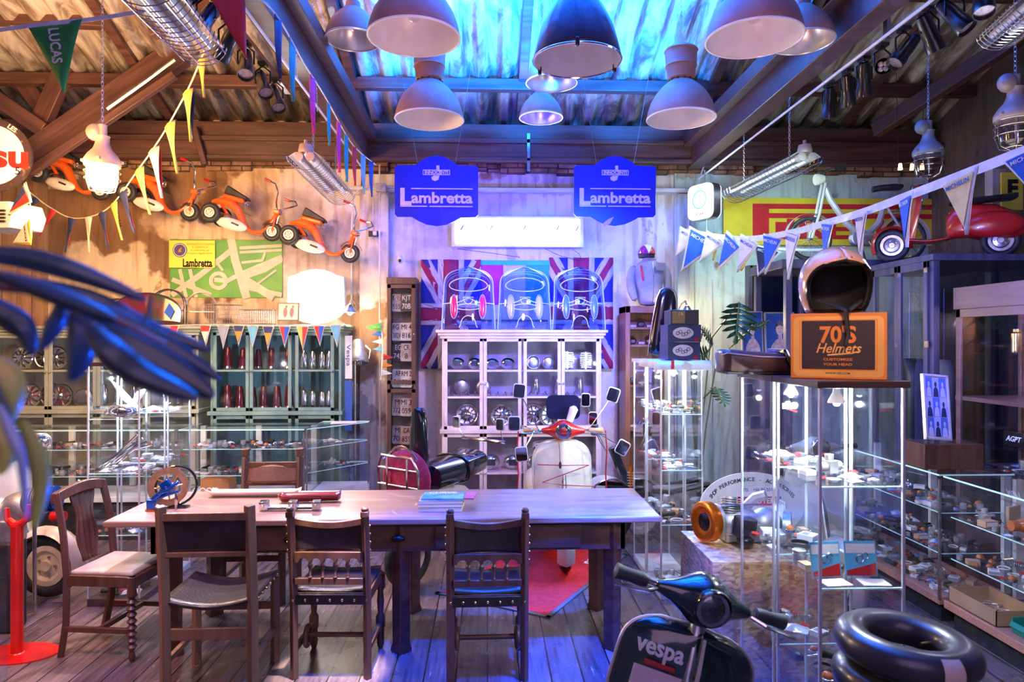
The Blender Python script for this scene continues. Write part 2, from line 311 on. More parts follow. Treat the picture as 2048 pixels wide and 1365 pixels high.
# crumbled brick course at wall head
def brickmat():
    m = bpy.data.materials.new('crumbled_bricks'); m.use_nodes = True; nt = m.node_tree; L = nt.links; b = nt.nodes['Principled BSDF']
    tc=_n(nt,'ShaderNodeTexCoord'); mp=_n(nt,'ShaderNodeMapping'); mp.inputs['Rotation'].default_value=(PI/2,0,0); L.new(tc.outputs['Object'],mp.inputs['Vector'])
    nd=_n(nt,'ShaderNodeTexNoise',Scale=6.0,Detail=4); L.new(tc.outputs['Object'],nd.inputs['Vector'])
    br=_n(nt,'ShaderNodeTexBrick',Scale=1.0); br.inputs['Brick Width'].default_value=.22; br.inputs['Row Height'].default_value=.055; br.inputs['Mortar Size'].default_value=.008
    br.inputs['Color1'].default_value=(.3,.13,.07,1); br.inputs['Color2'].default_value=(.42,.28,.2,1); br.inputs['Mortar'].default_value=(.07,.05,.04,1)
    L.new(mp.outputs[0],br.inputs['Vector']); mx=_n(nt,'ShaderNodeMix',data_type='RGBA',blend_type='MULTIPLY'); mx.inputs[0].default_value=.8
    L.new(br.outputs['Color'],mx.inputs[6]); r=_n(nt,'ShaderNodeValToRGB'); r.color_ramp.elements[0].position=.4; r.color_ramp.elements[0].color=(.3,.28,.26,1); r.color_ramp.elements[1].position=.6; L.new(nd.outputs['Fac'],r.inputs[0]); L.new(r.outputs[0],mx.inputs[7])
    L.new(mx.outputs[2],b.inputs['Base Color']); b.inputs['Roughness'].default_value=.9
    bp=_n(nt,'ShaderNodeBump',Strength=1,Distance=.03); L.new(nd.outputs['Fac'],bp.inputs['Height']); L.new(bp.outputs[0],b.inputs['Normal']); return m
random.seed(3)
g = G(); x = -6.2
while x < 4.95:
    wd = random.uniform(.14,.34); h = random.uniform(-.03,.03)
    g.bx(x,x+wd,YW-random.uniform(.02,.09),YW+.05,PZ(346,YW)+h,PZ(318,YW)); x += wd
struct('trim_4', g, brickmat(), bev=.01)
# vertical planks at the far left of the wall
g = G()
for i in range(9): g.bx(-6.1+i*.155,-6.1+i*.155+.148,YW-.035-(i%2)*.008,YW,0,3.55)
struct('trim_5', g, woodmat('old_planks', (.25,.13,.06),(.42,.24,.12),.7,2,3), bev=.004)
# ---- roof: corrugated sheets sloping down to the back wall
ZR, TR, NEAR = 4.20, .36, -1.6
def roofmat():
    m = bpy.data.materials.new('corrugated_zinc'); m.use_nodes = True; nt = m.node_tree; L = nt.links; b = nt.nodes['Principled BSDF']
    tc=_n(nt,'ShaderNodeTexCoord'); mp=_n(nt,'ShaderNodeMapping'); mp.inputs['Scale'].default_value=(3.2,.7,1); L.new(tc.outputs['Object'],mp.inputs['Vector'])
    n1=_n(nt,'ShaderNodeTexNoise',Scale=2.2,Detail=9,Roughness=.7,Distortion=.7); L.new(mp.outputs[0],n1.inputs['Vector'])
    r=_n(nt,'ShaderNodeValToRGB'); cr=r.color_ramp; cr.elements[0].position=.36; cr.elements[0].color=(.13,.10,.085,1); cr.elements[1].position=.6; cr.elements[1].color=(.75,.72,.68,1)
    e=cr.elements.new(.46); e.color=(.34,.27,.22,1); e=cr.elements.new(.52); e.color=(.55,.5,.45,1)
    L.new(n1.outputs['Fac'],r.inputs[0]); L.new(r.outputs[0],b.inputs['Base Color']); b.inputs['Roughness'].default_value=.5; b.inputs['Metallic'].default_value=.25
    bp=_n(nt,'ShaderNodeBump',Strength=.35,Distance=.02); L.new(n1.outputs['Fac'],bp.inputs['Height']); L.new(bp.outputs[0],b.inputs['Normal']); return m
RM = roofmat()
def corr(x):   # trapezoid-like ribs, pitch .2
    t = math.sin(2*PI*x/.23); return .030*max(-1,min(1,t*1.5))
def roofsheet(u,v):
    x = -6.3+u*11.4; y = 7.75-v*(7.75-NEAR); return (x, y, ZR+(7.4-y)*TR+corr(x))
struct('ceiling', G().grid(roofsheet, 860, 3), RM, sol=.004)
# purlins across
def beam(n, a, b, w_, h, m=BEAM, bev=.006):
    a, b = Vector(a), Vector(b); d = (b-a); L_ = d.length; q = d.to_track_quat('X','Z')
    g = G().box((0,0,0),(L_,w_,h)); return struct(n, g, m, loc=(a+b)/2, rot=q.to_euler(), bev=bev)
beam('trim_6', (-6.2,7.36,PZ(268,7.36)), (4.95,7.36,PZ(268,7.36)), .14, .16)
beam('trim_7', (-6.2,7.3,PZ(305,7.3)), (4.95,7.3,PZ(305,7.3)), .10, .22)
beam('trim_8', (-6.2,7.24,PZ(283,7.24)), (4.95,7.24,PZ(283,7.24)), .05, .05)
beam('trim_9', (-6.2,7.24,PZ(320,7.24)), (4.95,7.24,PZ(320,7.24)), .05, .04)
for i,(dy) in enumerate((.62,1.75,2.9,4.1,5.3,6.5)):
    y = 7.4-dy; beam('trim_%d'%(10+i), (-6.2,y,ZR+dy*TR-.085), (4.95,y,ZR+dy*TR-.085), .10, .11)
# the two level truss beams running toward the viewer
zb = 3.86
XL, XRr = PX(738,7.2)-.09, PX(1384,7.2)+.08
for i,(X,zz) in enumerate(((XL,3.70),(XRr,3.68))):
    beam('trim_%d'%(20+i), (X,7.42,zz+.12), (X,-1.5,zz+.12), .15, .24, BEAMY)
    beam('trim_%d'%(22+i), (X+(.12 if i==0 else -.12),7.42,zz+.26), (X+(.12 if i==0 else -.12),-1.5,zz+.26), .09, .12, BEAMY)
# rafters under the sheets, posts of the trusses
for i,X in enumerate((-4.9,-3.35,XL,.35,XRr,3.9)):
    beam('trim_%d'%(30+i), (X,7.35,ZR+.0), (X,-1.5,ZR+(7.4+1.5)*TR-.04), .09, .12, BEAMY)
# diagonal members on the left
a_ = P(20,345,6.6); b_ = P(470,30,6.6); beam('trim_40', a_, b_, .12, .25, BEAM)
beam('trim_41', P(60,345,6.45), P(350,150,6.45), .06, .07, BEAM)
beam('trim_42', P(-20,70,6.9), P(115,255,6.9), .10, .16, BEAM)
beam('trim_43', P(-30,180,6.6), P(90,262,6.6), .10, .14, BEAM)
beam('trim_44', P(75,262,6.75), P(165,60,6.75), .10, .16, BEAM)
beam('trim_45', P(-40,30,6.2), P(230,40,6.2), .10, .16, BEAM)
beam('trim_46', P(300,60,5.6), P(520,-20,5.6), .10, .14, BEAM)
beam('trim_47', (XL,4.3,3.95), (XL+.02,3.0,5.6), .09, .12, BEAMY)
beam('trim_48', P(390,255,7.2), P(410,330,7.2), .06, .06, BEAM)
beam('trim_49', P(1750,262,6.9), P(2060,60,5.6), .10, .14, BEAM)
beam('trim_50', P(1600,60,4.4), P(1660,-60,4.0), .08, .12, BEAM)
# ---------------------------------------------------------------- table and chairs
DW = woodmat('table_wood_dark', (.055,.02,.013), (.11,.045,.026), .42, 0, 5, .25)
DWZ = woodmat('chair_wood', (.07,.025,.014), (.13,.05,.025), .4, 2, 5, .3)
OAK = woodmat('chair_wood_light', (.16,.075,.035), (.26,.13,.065), .45, 2, 5, .2)
LEA = mat('dark_leather', (.018,.011,.01), .42, 0, (.035,.02,.017), 10, .25, 60, coat=.15)
LEAB = mat('brown_leather', (.13,.055,.035), .35, 0, (.2,.09,.06), 6, .2, 60, coat=.2)
LEAG = mat('seat_hide', (.42,.34,.3), .5, 0, (.3,.22,.19), 6, .15, 40)
BRASS = mat('brass', (.75,.55,.25), .25, 1, (.5,.35,.15), 12)
TT = woodmat('table_top_polished', (.25,.13,.10), (.38,.22,.16), .33, 0, 4, .2, .08)
TX0,TX1,TY0,TY1,TZ = -2.15,1.0,3.89,4.66,.79
t = E('dining_table', 'long dark wooden refectory table with polished top and six square legs', 'table', (0,TY0,0))
def lo(g): return g
g = G().bx(TX0,TX1,0,TY1-TY0,TZ-.035,TZ); O('tabletop', g, TT, t, bev=.008)
g = G().bx(TX0+.24,TX1-.2,.05,.075,TZ-.2,TZ-.035).bx(TX0+.24,TX1-.2,TY1-TY0-.075,TY1-TY0-.05,TZ-.2,TZ-.035).bx(TX0+.24,TX0+.27,.05,TY1-TY0-.05,TZ-.2,TZ-.035).bx(TX1-.23,TX1-.2,.05,TY1-TY0-.05,TZ-.2,TZ-.035)
O('apron', g, DW, t, bev=.003)
for lx in (-1.80,-.50,.73):
    for ly in (.09, TY1-TY0-.09): O('leg', G().lathe([(.062,0),(.062,.02),(.052,.05),(.056,TZ-.2),(.062,TZ-.19),(.062,TZ-.035)],4,(lx,ly,0)).at(), DW, t, bev=.004)
for lx in (-1.15,.12):
    d = O('drawer', G().bx(lx-.42,lx+.42,.036,.052,TZ-.185,TZ-.05), DW, t, bev=.004)
for kx in (-1.12,-.51):
    O('cup_handle', G().ball((kx,.03,TZ-.12),(.04,.022,.02)), mat('black_iron',(.02,.02,.02),.35,.8), t)
# spindle-back chair, seen from behind
def spindle_chair(label, loc, rz=0):
    c = E('dining_chair', label, 'chair', loc, (0,0,rz), 'spindle back chairs at the near side of the table')
    W_ = .195
    for sx in (-1,1):
        q = G().tube([(sx*W_,-.17,0),(sx*W_,-.18,.45),(sx*W_,-.235,.885)],.023,4); q.box((sx*W_,-.24,.895),(.04,.04,.03)); q.ball((sx*W_,-.24,.92),(.021,.021,.014))
        o = O('back_post', q, DWZ, c, bev=.003)
        for k in range(5): O('nail', G().ball((sx*(W_+.022),-.225+.006*k,.83-.045*k),.007,8), BRASS, o)
        O('front_leg', G().lathe([(.012,0),(.022,.03),(.022,.12),(.028,.13),(.028,.19),(.016,.21),(.022,.28),(.016,.34),(.028,.36),(.028,.44)],10,(sx*W_,.19,0)), DWZ, c)
        sr = O('side_stretcher', G().bx(sx*W_-.012,sx*W_+.012,-.17,.19,.135,.165), DWZ, c, bev=.003)
        O('ring_disc', G().torus((sx*(W_-.03),-.03,.17),.05,.016,(1,0,0),20,8,sq=.9), DWZ, c)
    O('cross_stretcher', G().cyl((-W_+.04,-.03,.175),(W_-.04,-.03,.175),.014), DWZ, c)
    def topz(u): return .872-.03*math.sin(PI*u)
    def pan(u,v):
        x = -W_+.02+(2*W_-.04)*u; z = .69+v*(topz(u)-.03-.69); return (x,-.205-.04*(z-.6)+.03*math.sin(PI*u),z)
    O('back_panel', G().grid(pan,16,8), LEA, c, sol=.012)
    rs = []
    O('crest_rail', G().rings([[( -W_+.015+(2*W_-.03)*i/14, y+.03*math.sin(PI*i/14), topz(i/14)+dz) for y,dz in ((-.235,-.035),(-.205,-.035),(-.205,0),(-.235,0))] for i in range(15)]), DWZ, c, bev=.003)
    arch = [(-W_+.015,.69),(W_-.015,.69),(W_-.015,.635)]
    n_ = 5
    for k in range(n_):
        xc_ = W_-.03-(2*W_-.06)*(k+.5)/n_; r_ = (2*W_-.06)/n_/2*.8
        arch += [(xc_+r_*math.cos(a),.635+r_*math.sin(a)*.9) for a in [PI*i/8 for i in range(9)]]
    arch += [(-W_+.015,.635)]
    O('arched_rail', G().prism(arch, .022, plane='xz', o=(0,-.225,0)), DWZ, c, bev=.002)
    O('lower_rail', G().bx(-W_+.015,W_-.015,-.215,-.19,.515,.55), DWZ, c, bev=.003)
    for k in range(4):
        x = -W_+.03+(2*W_-.06)*(k+1)/n_
        O('spindle', G().lathe([(.006,.55),(.012,.555),(.006,.565),(.009,.585),(.006,.59),(.013,.61),(.015,.62),(.008,.632),(.013,.645)],8,(x,-.208,0)), DWZ, c)
    O('seat', G().grid(lambda u,v:(-W_+2*W_*u, -.17+.38*v, .47-.012*math.sin(PI*u)), 10,6), LEA, c, sol=.02)
    sk = O('seat_skirt', G().bx(-W_-.01,W_+.01,-.192,-.182,.40,.455), LEA, c, bev=.004)
    for k in range(7): O('stud', G().ball((-W_+2*W_*k/6,-.194,.427),.009,8), BRASS, sk)
    O('seat_rail', G().bx(-W_,W_,-.18,-.15,.40,.46).bx(-W_,W_,.17,.2,.40,.46).bx(-W_-.01,-W_+.02,-.17,.19,.40,.46).bx(W_-.02,W_+.01,-.17,.19,.40,.46), DWZ, c, bev=.003)
    return c
c2 = P(660,682,3.62); spindle_chair('dark spindle backed chair with leather panel, middle of the three at near table side', (c2.x,3.84,0), rad(-2))
c3 = P(974,682,3.74); spindle_chair('dark spindle backed chair nearest the red carpet, its leather panel facing us', (c3.x,3.78,0), rad(1))
def plain_chair(name, label, loc, rz, wood, lea, W_=.215, H=.985, front=True):
    c = E(name, label, 'chair', loc, (0,0,rz))
    for sx in (-1,1):
        q = G().tube([(sx*W_,-.19,0),(sx*W_,-.2,.48),(sx*W_,-.25,H)],.03,4); O('back_post', q, wood, c, bev=.004)
        O('front_leg', G().tube([(sx*W_,.2,0),(sx*W_,.2,.47)],.028,4), wood, c, bev=.004)
        O('side_stretcher', G().bx(sx*W_-.012,sx*W_+.012,-.19,.2,.17,.20), wood, c, bev=.003)
    O('top_rail', G().bx(-W_,W_,-.262,-.236,H-.075,H-.035), wood, c, bev=.004)
    def pan(u,v):
        z=.74+v*(H-.05-.74); return (-W_+2*W_*u, -.225-.03*v+.012*math.sin(PI*u), z)
    O('back_panel', G().grid(pan,10,6), lea, c, sol=.012)
    O('mid_rail', G().bx(-W_,W_,-.238,-.215,.725,.75), wood, c, bev=.003)
    O('rear_stretcher', G().bx(-W_,W_,-.2,-.18,.295,.355), wood, c, bev=.004)
    O('front_stretcher', G().bx(-W_,W_,.19,.21,.295,.335), wood, c, bev=.004)
    O('seat', G().grid(lambda u,v:(-W_-.015+2*(W_+.015)*u, -.21+.43*v, .50-.04*math.sin(PI*u)), 14,8), lea, c, sol=.016)
    for k in range(6): 
        for sx in (-1,1): O('stud', G().ball((sx*(W_+.02),-.17+.07*k,.492),.007,8), BRASS, c)
    return c
c1 = P(411,682,3.45)
plain_chair('leather_chair', 'wide wooden chair with dark sling leather seat, leftmost at the near table side', (c1.x,3.68,0), rad(1.5), OAK, LEA)
ch = plain_chair('leather_chair', 'brown leather backed chair tucked in at the far side of the table', (P(540,682,5.1).x,4.92,0), PI, DWZ, LEAB, .2, .93)
for s_ in (-1,1): O('finial', G().box((s_*.2,-.25,.96),(.045,.05,.05)).box((s_*.2,-.26,.985),(.05,.07,.02)), DWZ, ch, bev=.006)
# side chair at the head of the table
c = E('side_chair', 'narrow wooden side chair with pierced splat and pale hide seat at the left table end', 'chair', (-2.17,4.13,.004), (0,0,rad(-97)))
W_ = .2
for sx in (-1,1):
    O('back_post', G().tube([(sx*(W_-.02),-.24,0),(sx*(W_-.01),-.2,.2),(sx*W_,-.19,.47),(sx*W_,-.21,.7),(sx*(W_-.01),-.26,.93)],.024,4), DWZ, c, bev=.003)
    q = G().lathe([(.012,0),(.02,.02),(.014,.05)]+[(.014+.014*(math.sin(i*PI/2.0)**2),.06+.018*i) for i in range(18)]+[(.024,.4),(.024,.47)],10,(sx*W_,.2,0)); O('turned_leg', q, DWZ, c)
    O('side_stretcher', G().bx(sx*W_-.012,sx*W_+.012,-.2,.2,.15,.18), DWZ, c, bev=.003)
O('cross_stretcher', G().bx(-W_,W_,-.01,.015,.15,.18), DWZ, c, bev=.003)
O('crest_rail', G().rings([[( -W_-.01+(2*W_+.02)*i/12, y+.02*math.sin(PI*i/12), .93+.035*math.sin(PI*i/12)+dz) for y,dz in ((-.28,-.06),(-.245,-.06),(-.245,0),(-.28,0))] for i in range(13)]), DWZ, c, bev=.005)
O('splat', G().grid(lambda u,v:((u-.5)*(.11+.05*math.sin(v*PI*1.5)**2+.04*v), -.2-.055*v+.006*math.cos(u*8*PI), .5+.4*v), 24,12), DWZ, c, sol=.012)
O('seat_frame', G().bx(-W_-.01,W_+.01,-.2,-.17,.41,.47).bx(-W_-.01,W_+.01,.19,.22,.41,.47).bx(-W_-.01,-W_+.02,-.2,.2,.41,.47).bx(W_-.02,W_+.01,-.2,.2,.41,.47), DWZ, c, bev=.004)
O('seat', G().bx(-W_+.01,W_-.01,-.18,.2,.462,.49), LEAG, c, bev=.012)
# ---------------------------------------------------------------- on the table
BLUA = mat('blue_anodised', (.01,.09,.5), .22, .7, (.01,.14,.62), 10, coat=.5)
ORA = mat('orange_anodised', (.9,.22,.02), .25, .8, (.7,.15,.01), 10)
GOLD = mat('gold_rotor', (.8,.45,.2), .3, .8, (.6,.3,.12), 20)
def rotor(g, c, ax, R=.09, th=.006, n=40, holes=8, m=0):
    c = Vector(c); d,u,w_ = g._fr(ax)
    Pn = lambda r,a,z: c+(u*math.cos(a)+w_*math.sin(a))*r+d*z
    # outer braking ring and inner carrier joined by spokes
    for r0,r1 in ((R*.66,R),(R*.28,R*.42)):
        g.rings([[Pn(r,2*PI*i/n,z) for r,z in ((r0,-th/2),(r1,-th/2),(r1,th/2),(r0,th/2))] for i in range(n)], m, False, True)
    for k in range(holes):
        a = 2*PI*k/holes
        g.tube([Pn(R*.38,a,0),Pn(R*.55,a+.12,0),Pn(R*.7,a+.12,0)], th*.9, 5, m=m)
    return g
b = E('brake_assembly', 'blue anodised brake clamp and drilled disc standing at the left end of table', 'brake', (P(335,1010,4.2).x,4.18,TZ+.0015))
g = rotor(G(), (.0,.03,.125), (.25,-1,.12), .115); O('brake_disc', g, GOLD, b)
O('black_ring', G().torus((.035,.06,.126),.115,.008,(.25,-1,.12),28,6), BLKG, b)
g = G().tube([(-.07,-.03,.03),(-.05,-.03,.07),(-.01,-.03,.10),(.03,-.03,.14)],[.022,.02,.022,.03],8).box((-.07,-.03,.035),(.05,.05,.06),.3).tube([(-.02,-.05,.10),(.04,-.05,.12),(.09,-.03,.17)],.014,6).tube([(-.04,-.04,.06),(.02,-.05,.09),(.1,-.05,.115)],.01,6).box((.02,-.04,.15),(.06,.03,.05),0,ry=-.6)
O('caliper', g, BLUA, b, bev=.004)
O('stand_foot', G().cyl((-.065,-.03,0),(-.065,-.03,.006),.04), ORA, b)
O('axle', G().cyl((0,-.02,.125),(0,.08,.125),.018).box((.07,-.02,.05),(.012,.012,.1)), CHR, b)
O('support', G().box((.06,.03,.004),(.12,.06,.008)).tube([(.06,.03,0),(.05,.05,.05)],.007), BLKG, b)
def tray(name, label, px0, px1, Y, m, m2, h=.03, cat='footboard', rz=0):
    a,b_ = PX(px0,Y), PX(px1,Y); L_ = b_-a
    o = E(name, label, cat, ((a+b_)/2,Y,TZ), (0,0,rz))
    O('shell', G().grid(lambda u,v:(-L_/2+L_*u, -.045+.09*v, .004+h*(4*(v-.5)**2)+(.012 if u>.96 or u<.04 else 0)),20,8), m, o, sol=.004)
    O('strip', G().bx(-L_*.42,L_*.45,-.012,.012,.008,.014), m2, o)
RED = mat('red_gloss', (.55,.012,.012), .2, coat=.5); REDD = mat('dark_red_gloss', (.22,.01,.02), .2, coat=.6)
tray('floor_runner', 'long curved cream runner with red strip lying at the back of table', 420, 600, 4.49, CREAM, RED, .035)
tray('floor_runner', 'dark red glossy runner on the table behind the perforated bracket', 560, 680, 4.33, REDD, CHR, .045, rz=rad(4))
o = E('perforated_bracket', 'bent chrome bracket with punched end tabs on the table front', 'bracket', (P(583,1015,4.14).x,4.12,TZ))
g = G().grid(lambda u,v:(-.17+.34*u,-.03+.06*v,.006+.02*(2*v-1)**2),16,6); O('channel', g, STEEL, o, sol=.003)
for s_ in (-1,.1,1): O('end_tab', G().box((s_*.155,0,.032),(.05,.06,.05),.1).cyl((s_*.155,-.032,.03),(s_*.155,-.038,.03),.01), CHR, o, bev=.004)
cols = [((.75,.66,.5),'lowest'),((.85,.8,.72),'second lowest'),((.8,.76,.7),'third from bottom')]
bx_,by_ = P(884,1000,4.16).x, 4.14
z = TZ
for i,(cc,nm) in enumerate(cols):
    b = E('magazine', 'thick magazine with pale page edges, %s in the stack on the table'%nm, 'magazine', (bx_,by_,z), (0,0,rad(-3+2*i)), 'stacked magazines'); h = (.026,.02,.018)[i]
    O('pages', G().bx(-.128,.128,-.095,.095,.002,h-.002), mat('page_edges_%d'%i, cc,.8,0,tuple(x*.8 for x in cc),40,stretch=(1,1,60)), b)
    O('cover', G().bx(-.13,.13,-.097,.099,0,.002).bx(-.13,.13,-.097,.099,h-.002,h).bx(-.13,.13,.097,.099,0,h), mat('cover_tan',(.5,.36,.2),.4), b); z += h
b = E('magazine', 'blue covered magazine lettered CURVE on top of the stack', 'magazine', (bx_+.01,by_+.01,z), (0,0,rad(-2)), 'stacked magazines')
O('cover', G().bx(-.125,.125,-.09,.09,0,.012), mat('cover_blue',(.06,.3,.75),.3,0,(.2,.6,.9),14), b, bev=.002)
text('CURVE', .062, PAPER, b, (-.01,.06,.0125), (0,0,0), .0005, bold=.02, fit=.17)
b = E('magazine', 'thin pink magazine edge poking out right under the blue cover', 'magazine', (bx_+.153,by_+.03,z), (0,0,rad(-6)), 'stacked magazines')
O('cover', G().bx(-.01,.05,-.09,.09,-.0,.008), mat('cover_pink',(.6,.1,.35),.4), b)
# ---------------------------------------------------------------- red stanchion and carpet
RS = mat('stanchion_red', (.75,.012,.006), .28, coat=.4)
o = E('red_stanchion', 'bright red post on an oval plate beside the left table end', 'stanchion', (-2.70,4.02,0))
O('base_plate', G().at(sc=(1,.62,1)).lathe([(.23,0),(.23,.008),(.0,.009)],40), RS, o)
O('post', G().lathe([(.04,.008),(.032,.014),(.032,.72),(.036,.74)],20), RS, o)
O('cradle', G().tube([(-.06,0,.84),(-.055,0,.78),(-.02,0,.745),(.02,0,.745),(.055,0,.78),(.065,0,.86)],[.014,.018,.024,.024,.018,.014],8), RS, o)
CARP = mat('carpet_red', (.8,.02,.015), .9, 0, (.6,.01,.02), 30, .4, 200)
o = E('red_carpet', 'red shop rug with grey border lying on the planks behind table', 'rug', (.40,5.28,0), (0,0,rad(-31)))
O('pile', G().bx(-.42,.42,-.72,.72,.0,.012), CARP, o, bev=.003)
O('border', G().bx(-.45,.45,-.75,-.72,0,.010).bx(-.45,.45,.72,.75,0,.010).bx(-.45,-.42,-.75,.75,0,.010).bx(.42,.45,-.75,.75,0,.010), mat('rug_border',(.12,.12,.13),.8), o)
text('BE', .16, PAPER, o, (-.31,-.45,.0125), (0,0,PI/2), .0005, bold=.02)
text('SS', .16, PAPER, o, (.28,.42,.0125), (0,0,PI/2), .0005, bold=.02)
# ---------------------------------------------------------------- glass cases and cabinets
TOPB = woodmat('case_top_board', (.05,.025,.02), (.1,.05,.035), .35, 0, 5, .3)
ALP = mat('case_post_silver', (.8,.83,.86), .25, .5, (.7,.73,.78), 12)
def tower(label, X0, X1, Y0, Y1, top, shelves, post=.011, base=.05, lit=14, rz=0, top_m=None, ov=.0, lc=(.85,.93,1)):
    cx, cy = (X0+X1)/2, (Y0+Y1)/2; hx, hy = (X1-X0)/2, (Y1-Y0)/2
    t = E('glass_showcase', label, 'showcase', (cx,cy,0), (0,0,rz), 'tall glass showcases')
    O('base', G().bx(-hx,hx,-hy,hy,0,base), top_m or TOPB, t, bev=.003)
    O('top_board', G().bx(-hx-.012-ov,hx+.012,-hy-.012,hy+.012,top-.026,top), top_m or TOPB, t, bev=.003)
    for sx,sy in ((-1,-1),(1,-1),(-1,1),(1,1)):
        O('corner_post', G().box((sx*(hx-post/2),sy*(hy-post/2),(base+top)/2-.013),(post,post,top-base-.026)), ALP, t, bev=.002)
    for a,b_,c_,d in ((-hx+post,hx-post,-hy,-hy+.004),(-hx+post,hx-post,hy-.004,hy),(-hx,-hx+.004,-hy+post,hy-post),(hx-.004,hx,-hy+post,hy-post)):
        O('glass_panel', G().bx(a,b_,c_,d,base,top-.026), GL, t, smooth=False)
    for z in shelves:
        s_ = O('glass_shelf', G().bx(-hx+.006,hx-.006,-hy+.012,hy-.006,z-.005,z), GL, t, smooth=False)
        O('shelf_edge', G().bx(-hx+.006,hx-.006,-hy+.006,-hy+.012,z-.005,z), EDGE, s_)
        for sx in (-1,1): O('shelf_clip', G().box((sx*(hx-.012),-hy+.02,z-.008),(.012,.012,.01)), CHR, s_)
    h = O('spot_fitting', G().lathe([(.012,0),(.014,-.03),(.03,-.06),(.032,-.07)],12,(0,0,top-.026),cap=False), WHT, t)
    O('bulb', G().ball((0,0,top-.095),.014,10), mat('bulb_white',(1,1,1),.5,emis=5,ecol=lc), h)
    light('case_lamp','POINT',(cx,cy,top-.14),lit,lc,.012)
    return t
SHZ = (1.27,.90,.52)
tower('tall glass showcase carrying the orange helmet box, nearest to us', 1.20,1.52,2.43,2.80,1.655,SHZ,lit=30)
tower('tall glass showcase carrying the long scooter seat, behind the helmet box case', 1.20,1.52,2.83,3.20,1.655,SHZ,lit=26)
WTOP = mat('case_top_white',(.75,.75,.75),.5)
tower('tall glass showcase under the dark carton stack, right of the white cabinet', 1.20,1.50,4.70,5.12,1.655,(1.29,.90,.52),lit=28,top_m=WTOP)
tower('tall glass showcase standing behind the one with the dark cartons', 1.20,1.50,5.16,5.58,1.655,(1.29,.90,.52),lit=24,top_m=WTOP)
tower('tall glass showcase at left with white crossed horns inside', -2.71,-2.36,4.72,5.10,1.655,(1.27,.90,.48),lit=34)
tower('tall glass showcase at left standing behind the one holding white horns', -2.71,-2.36,5.14,5.52,1.655,(1.27,.90,.48),lit=28,top_m=WTOP)
def counter(label, X0,X1,Y0,Y1,h,shelf_z,base=.12,plinth=None,front=None,loc_group=None,slots=True):
    cx, cy = (X0+X1)/2,(Y0+Y1)/2; hx,hy=(X1-X0)/2,(Y1-Y0)/2
    t = E('glass_counter', label, 'display counter', (cx,cy,0))
    O('base', G().bx(-hx,hx,-hy,hy,base,base+.05), plinth or WHT, t, bev=.004)
    O('foot', G().bx(-hx+.04,hx-.04,-hy+.04,hy-.04,0,base), BLK, t)
    O('glass_top', G().bx(-hx,hx,-hy,hy,h-.008,h), GL, t, smooth=False)
    for a,b_,c_,d in ((-hx,hx,-hy,-hy+.005),(-hx,hx,hy-.005,hy),(-hx,-hx+.005,-hy,hy),(hx-.005,hx,-hy,hy)):
        O('glass_panel', G().bx(a,b_,c_,d,base+.05,h-.008), GL, t, smooth=False)
    O('rim', G().bx(-hx,hx,-hy-.002,-hy+.001,h-.009,h+.001).bx(-hx-.002,-hx+.001,-hy,hy,h-.009,h+.001), EDGE, t)
    for sx in (-1,1): O('corner_trim', G().box((sx*(hx-.006),-hy+.006,(base+h)/2),(.014,.014,h-base-.06)), STEEL, t)
    for z in shelf_z:
        s_ = O('glass_shelf', G().bx(-hx+.03,hx-.03,-hy+.03,hy-.01,z-.006,z), GL, t, smooth=False)
        O('shelf_edge', G().bx(-hx+.03,hx-.03,-hy+.026,-hy+.03,z-.006,z).bx(-hx+.026,-hx+.03,-hy+.03,hy-.03,z-.006,z), EDGE, s_)
    if slots:
        n_ = max(2,int((Y1-Y0)/.6)) if (Y1-Y0)>(X1-X0) else max(2,int((X1-X0)/.55))
        for k in range(n_+1):
            if (Y1-Y0)>(X1-X0): p=(hx-.03,-hy+.03+(2*hy-.06)*k/n_)
            else: p=(-hx+.03+(2*hx-.06)*k/n_,hy-.03)
            O('slotted_upright', G().box((p[0],p[1],(base+h)/2+.02),(.05,.03,h-base-.08)), mat('upright_cream',(.75,.72,.62),.5), t)
    return t
TERR = mat('plinth_terracotta',(.42,.17,.10),.7,0,(.5,.22,.13),60,.1)
counter('low glass counter at far right with green bins and terracotta plinth', 2.87,3.36,2.7,4.20,.95,(.70,.44),.12,TERR)
counter('low glass counter farther back, its glossy top before the framed photo grid', 2.87,3.36,4.24,5.75,.95,(.70,.44),.12,TERR)
counter('long low glass counter of parts before the green cabinet', -2.78,-1.66,6.25,6.75,1.0,(.82,.58),.35)
counter('low glass counter at far left behind the cream scooter', -4.6,-2.82,6.25,6.75,1.0,(.82,.58),.35)
counter('low glass case in the foreground cut by the left edge',PX(14,3.2)-.45,PX(14,3.2),2.8,3.2,1.05,(.6,),.1,slots=False)
# angled end case
t = E('glass_counter', 'angled glass end case with white leaflet on top beside the lamp post', 'display counter', (-1.42,6.6,0))
A_ = [(-.22,-.34),(.24,.20),(.24,.27),(-.22,.27)]
O('base', G().prism(A_,.4,plane='xy',o=(0,0,0)), WHT, t); O('glass_top', G().prism(A_,.008,plane='xy',o=(0,0,.992)), GL, t, smooth=False)
g = G()
for i in range(4):
    a,b_ = Vector((*A_[i],.4)), Vector((*A_[(i+1)%4],.4)); g.add([a,b_,b_+Vector((0,0,.59)),a+Vector((0,0,.59))],[(0,1,2,3)])
O('glass_panel', g, GL, t, smooth=False, sol=.004)
for z in (.82,.6):
    s_=O('glass_shelf', G().prism(A_,.006,plane='xy',o=(0,0,z-.006)), GL, t, smooth=False)
    O('shelf_edge', G().tube([Vector((*p,z-.003)) for p in A_],.003,4,closed=True), EDGE, s_)
O('rim', G().tube([Vector((*p,.996)) for p in A_],.005,4,closed=True), EDGE, t)
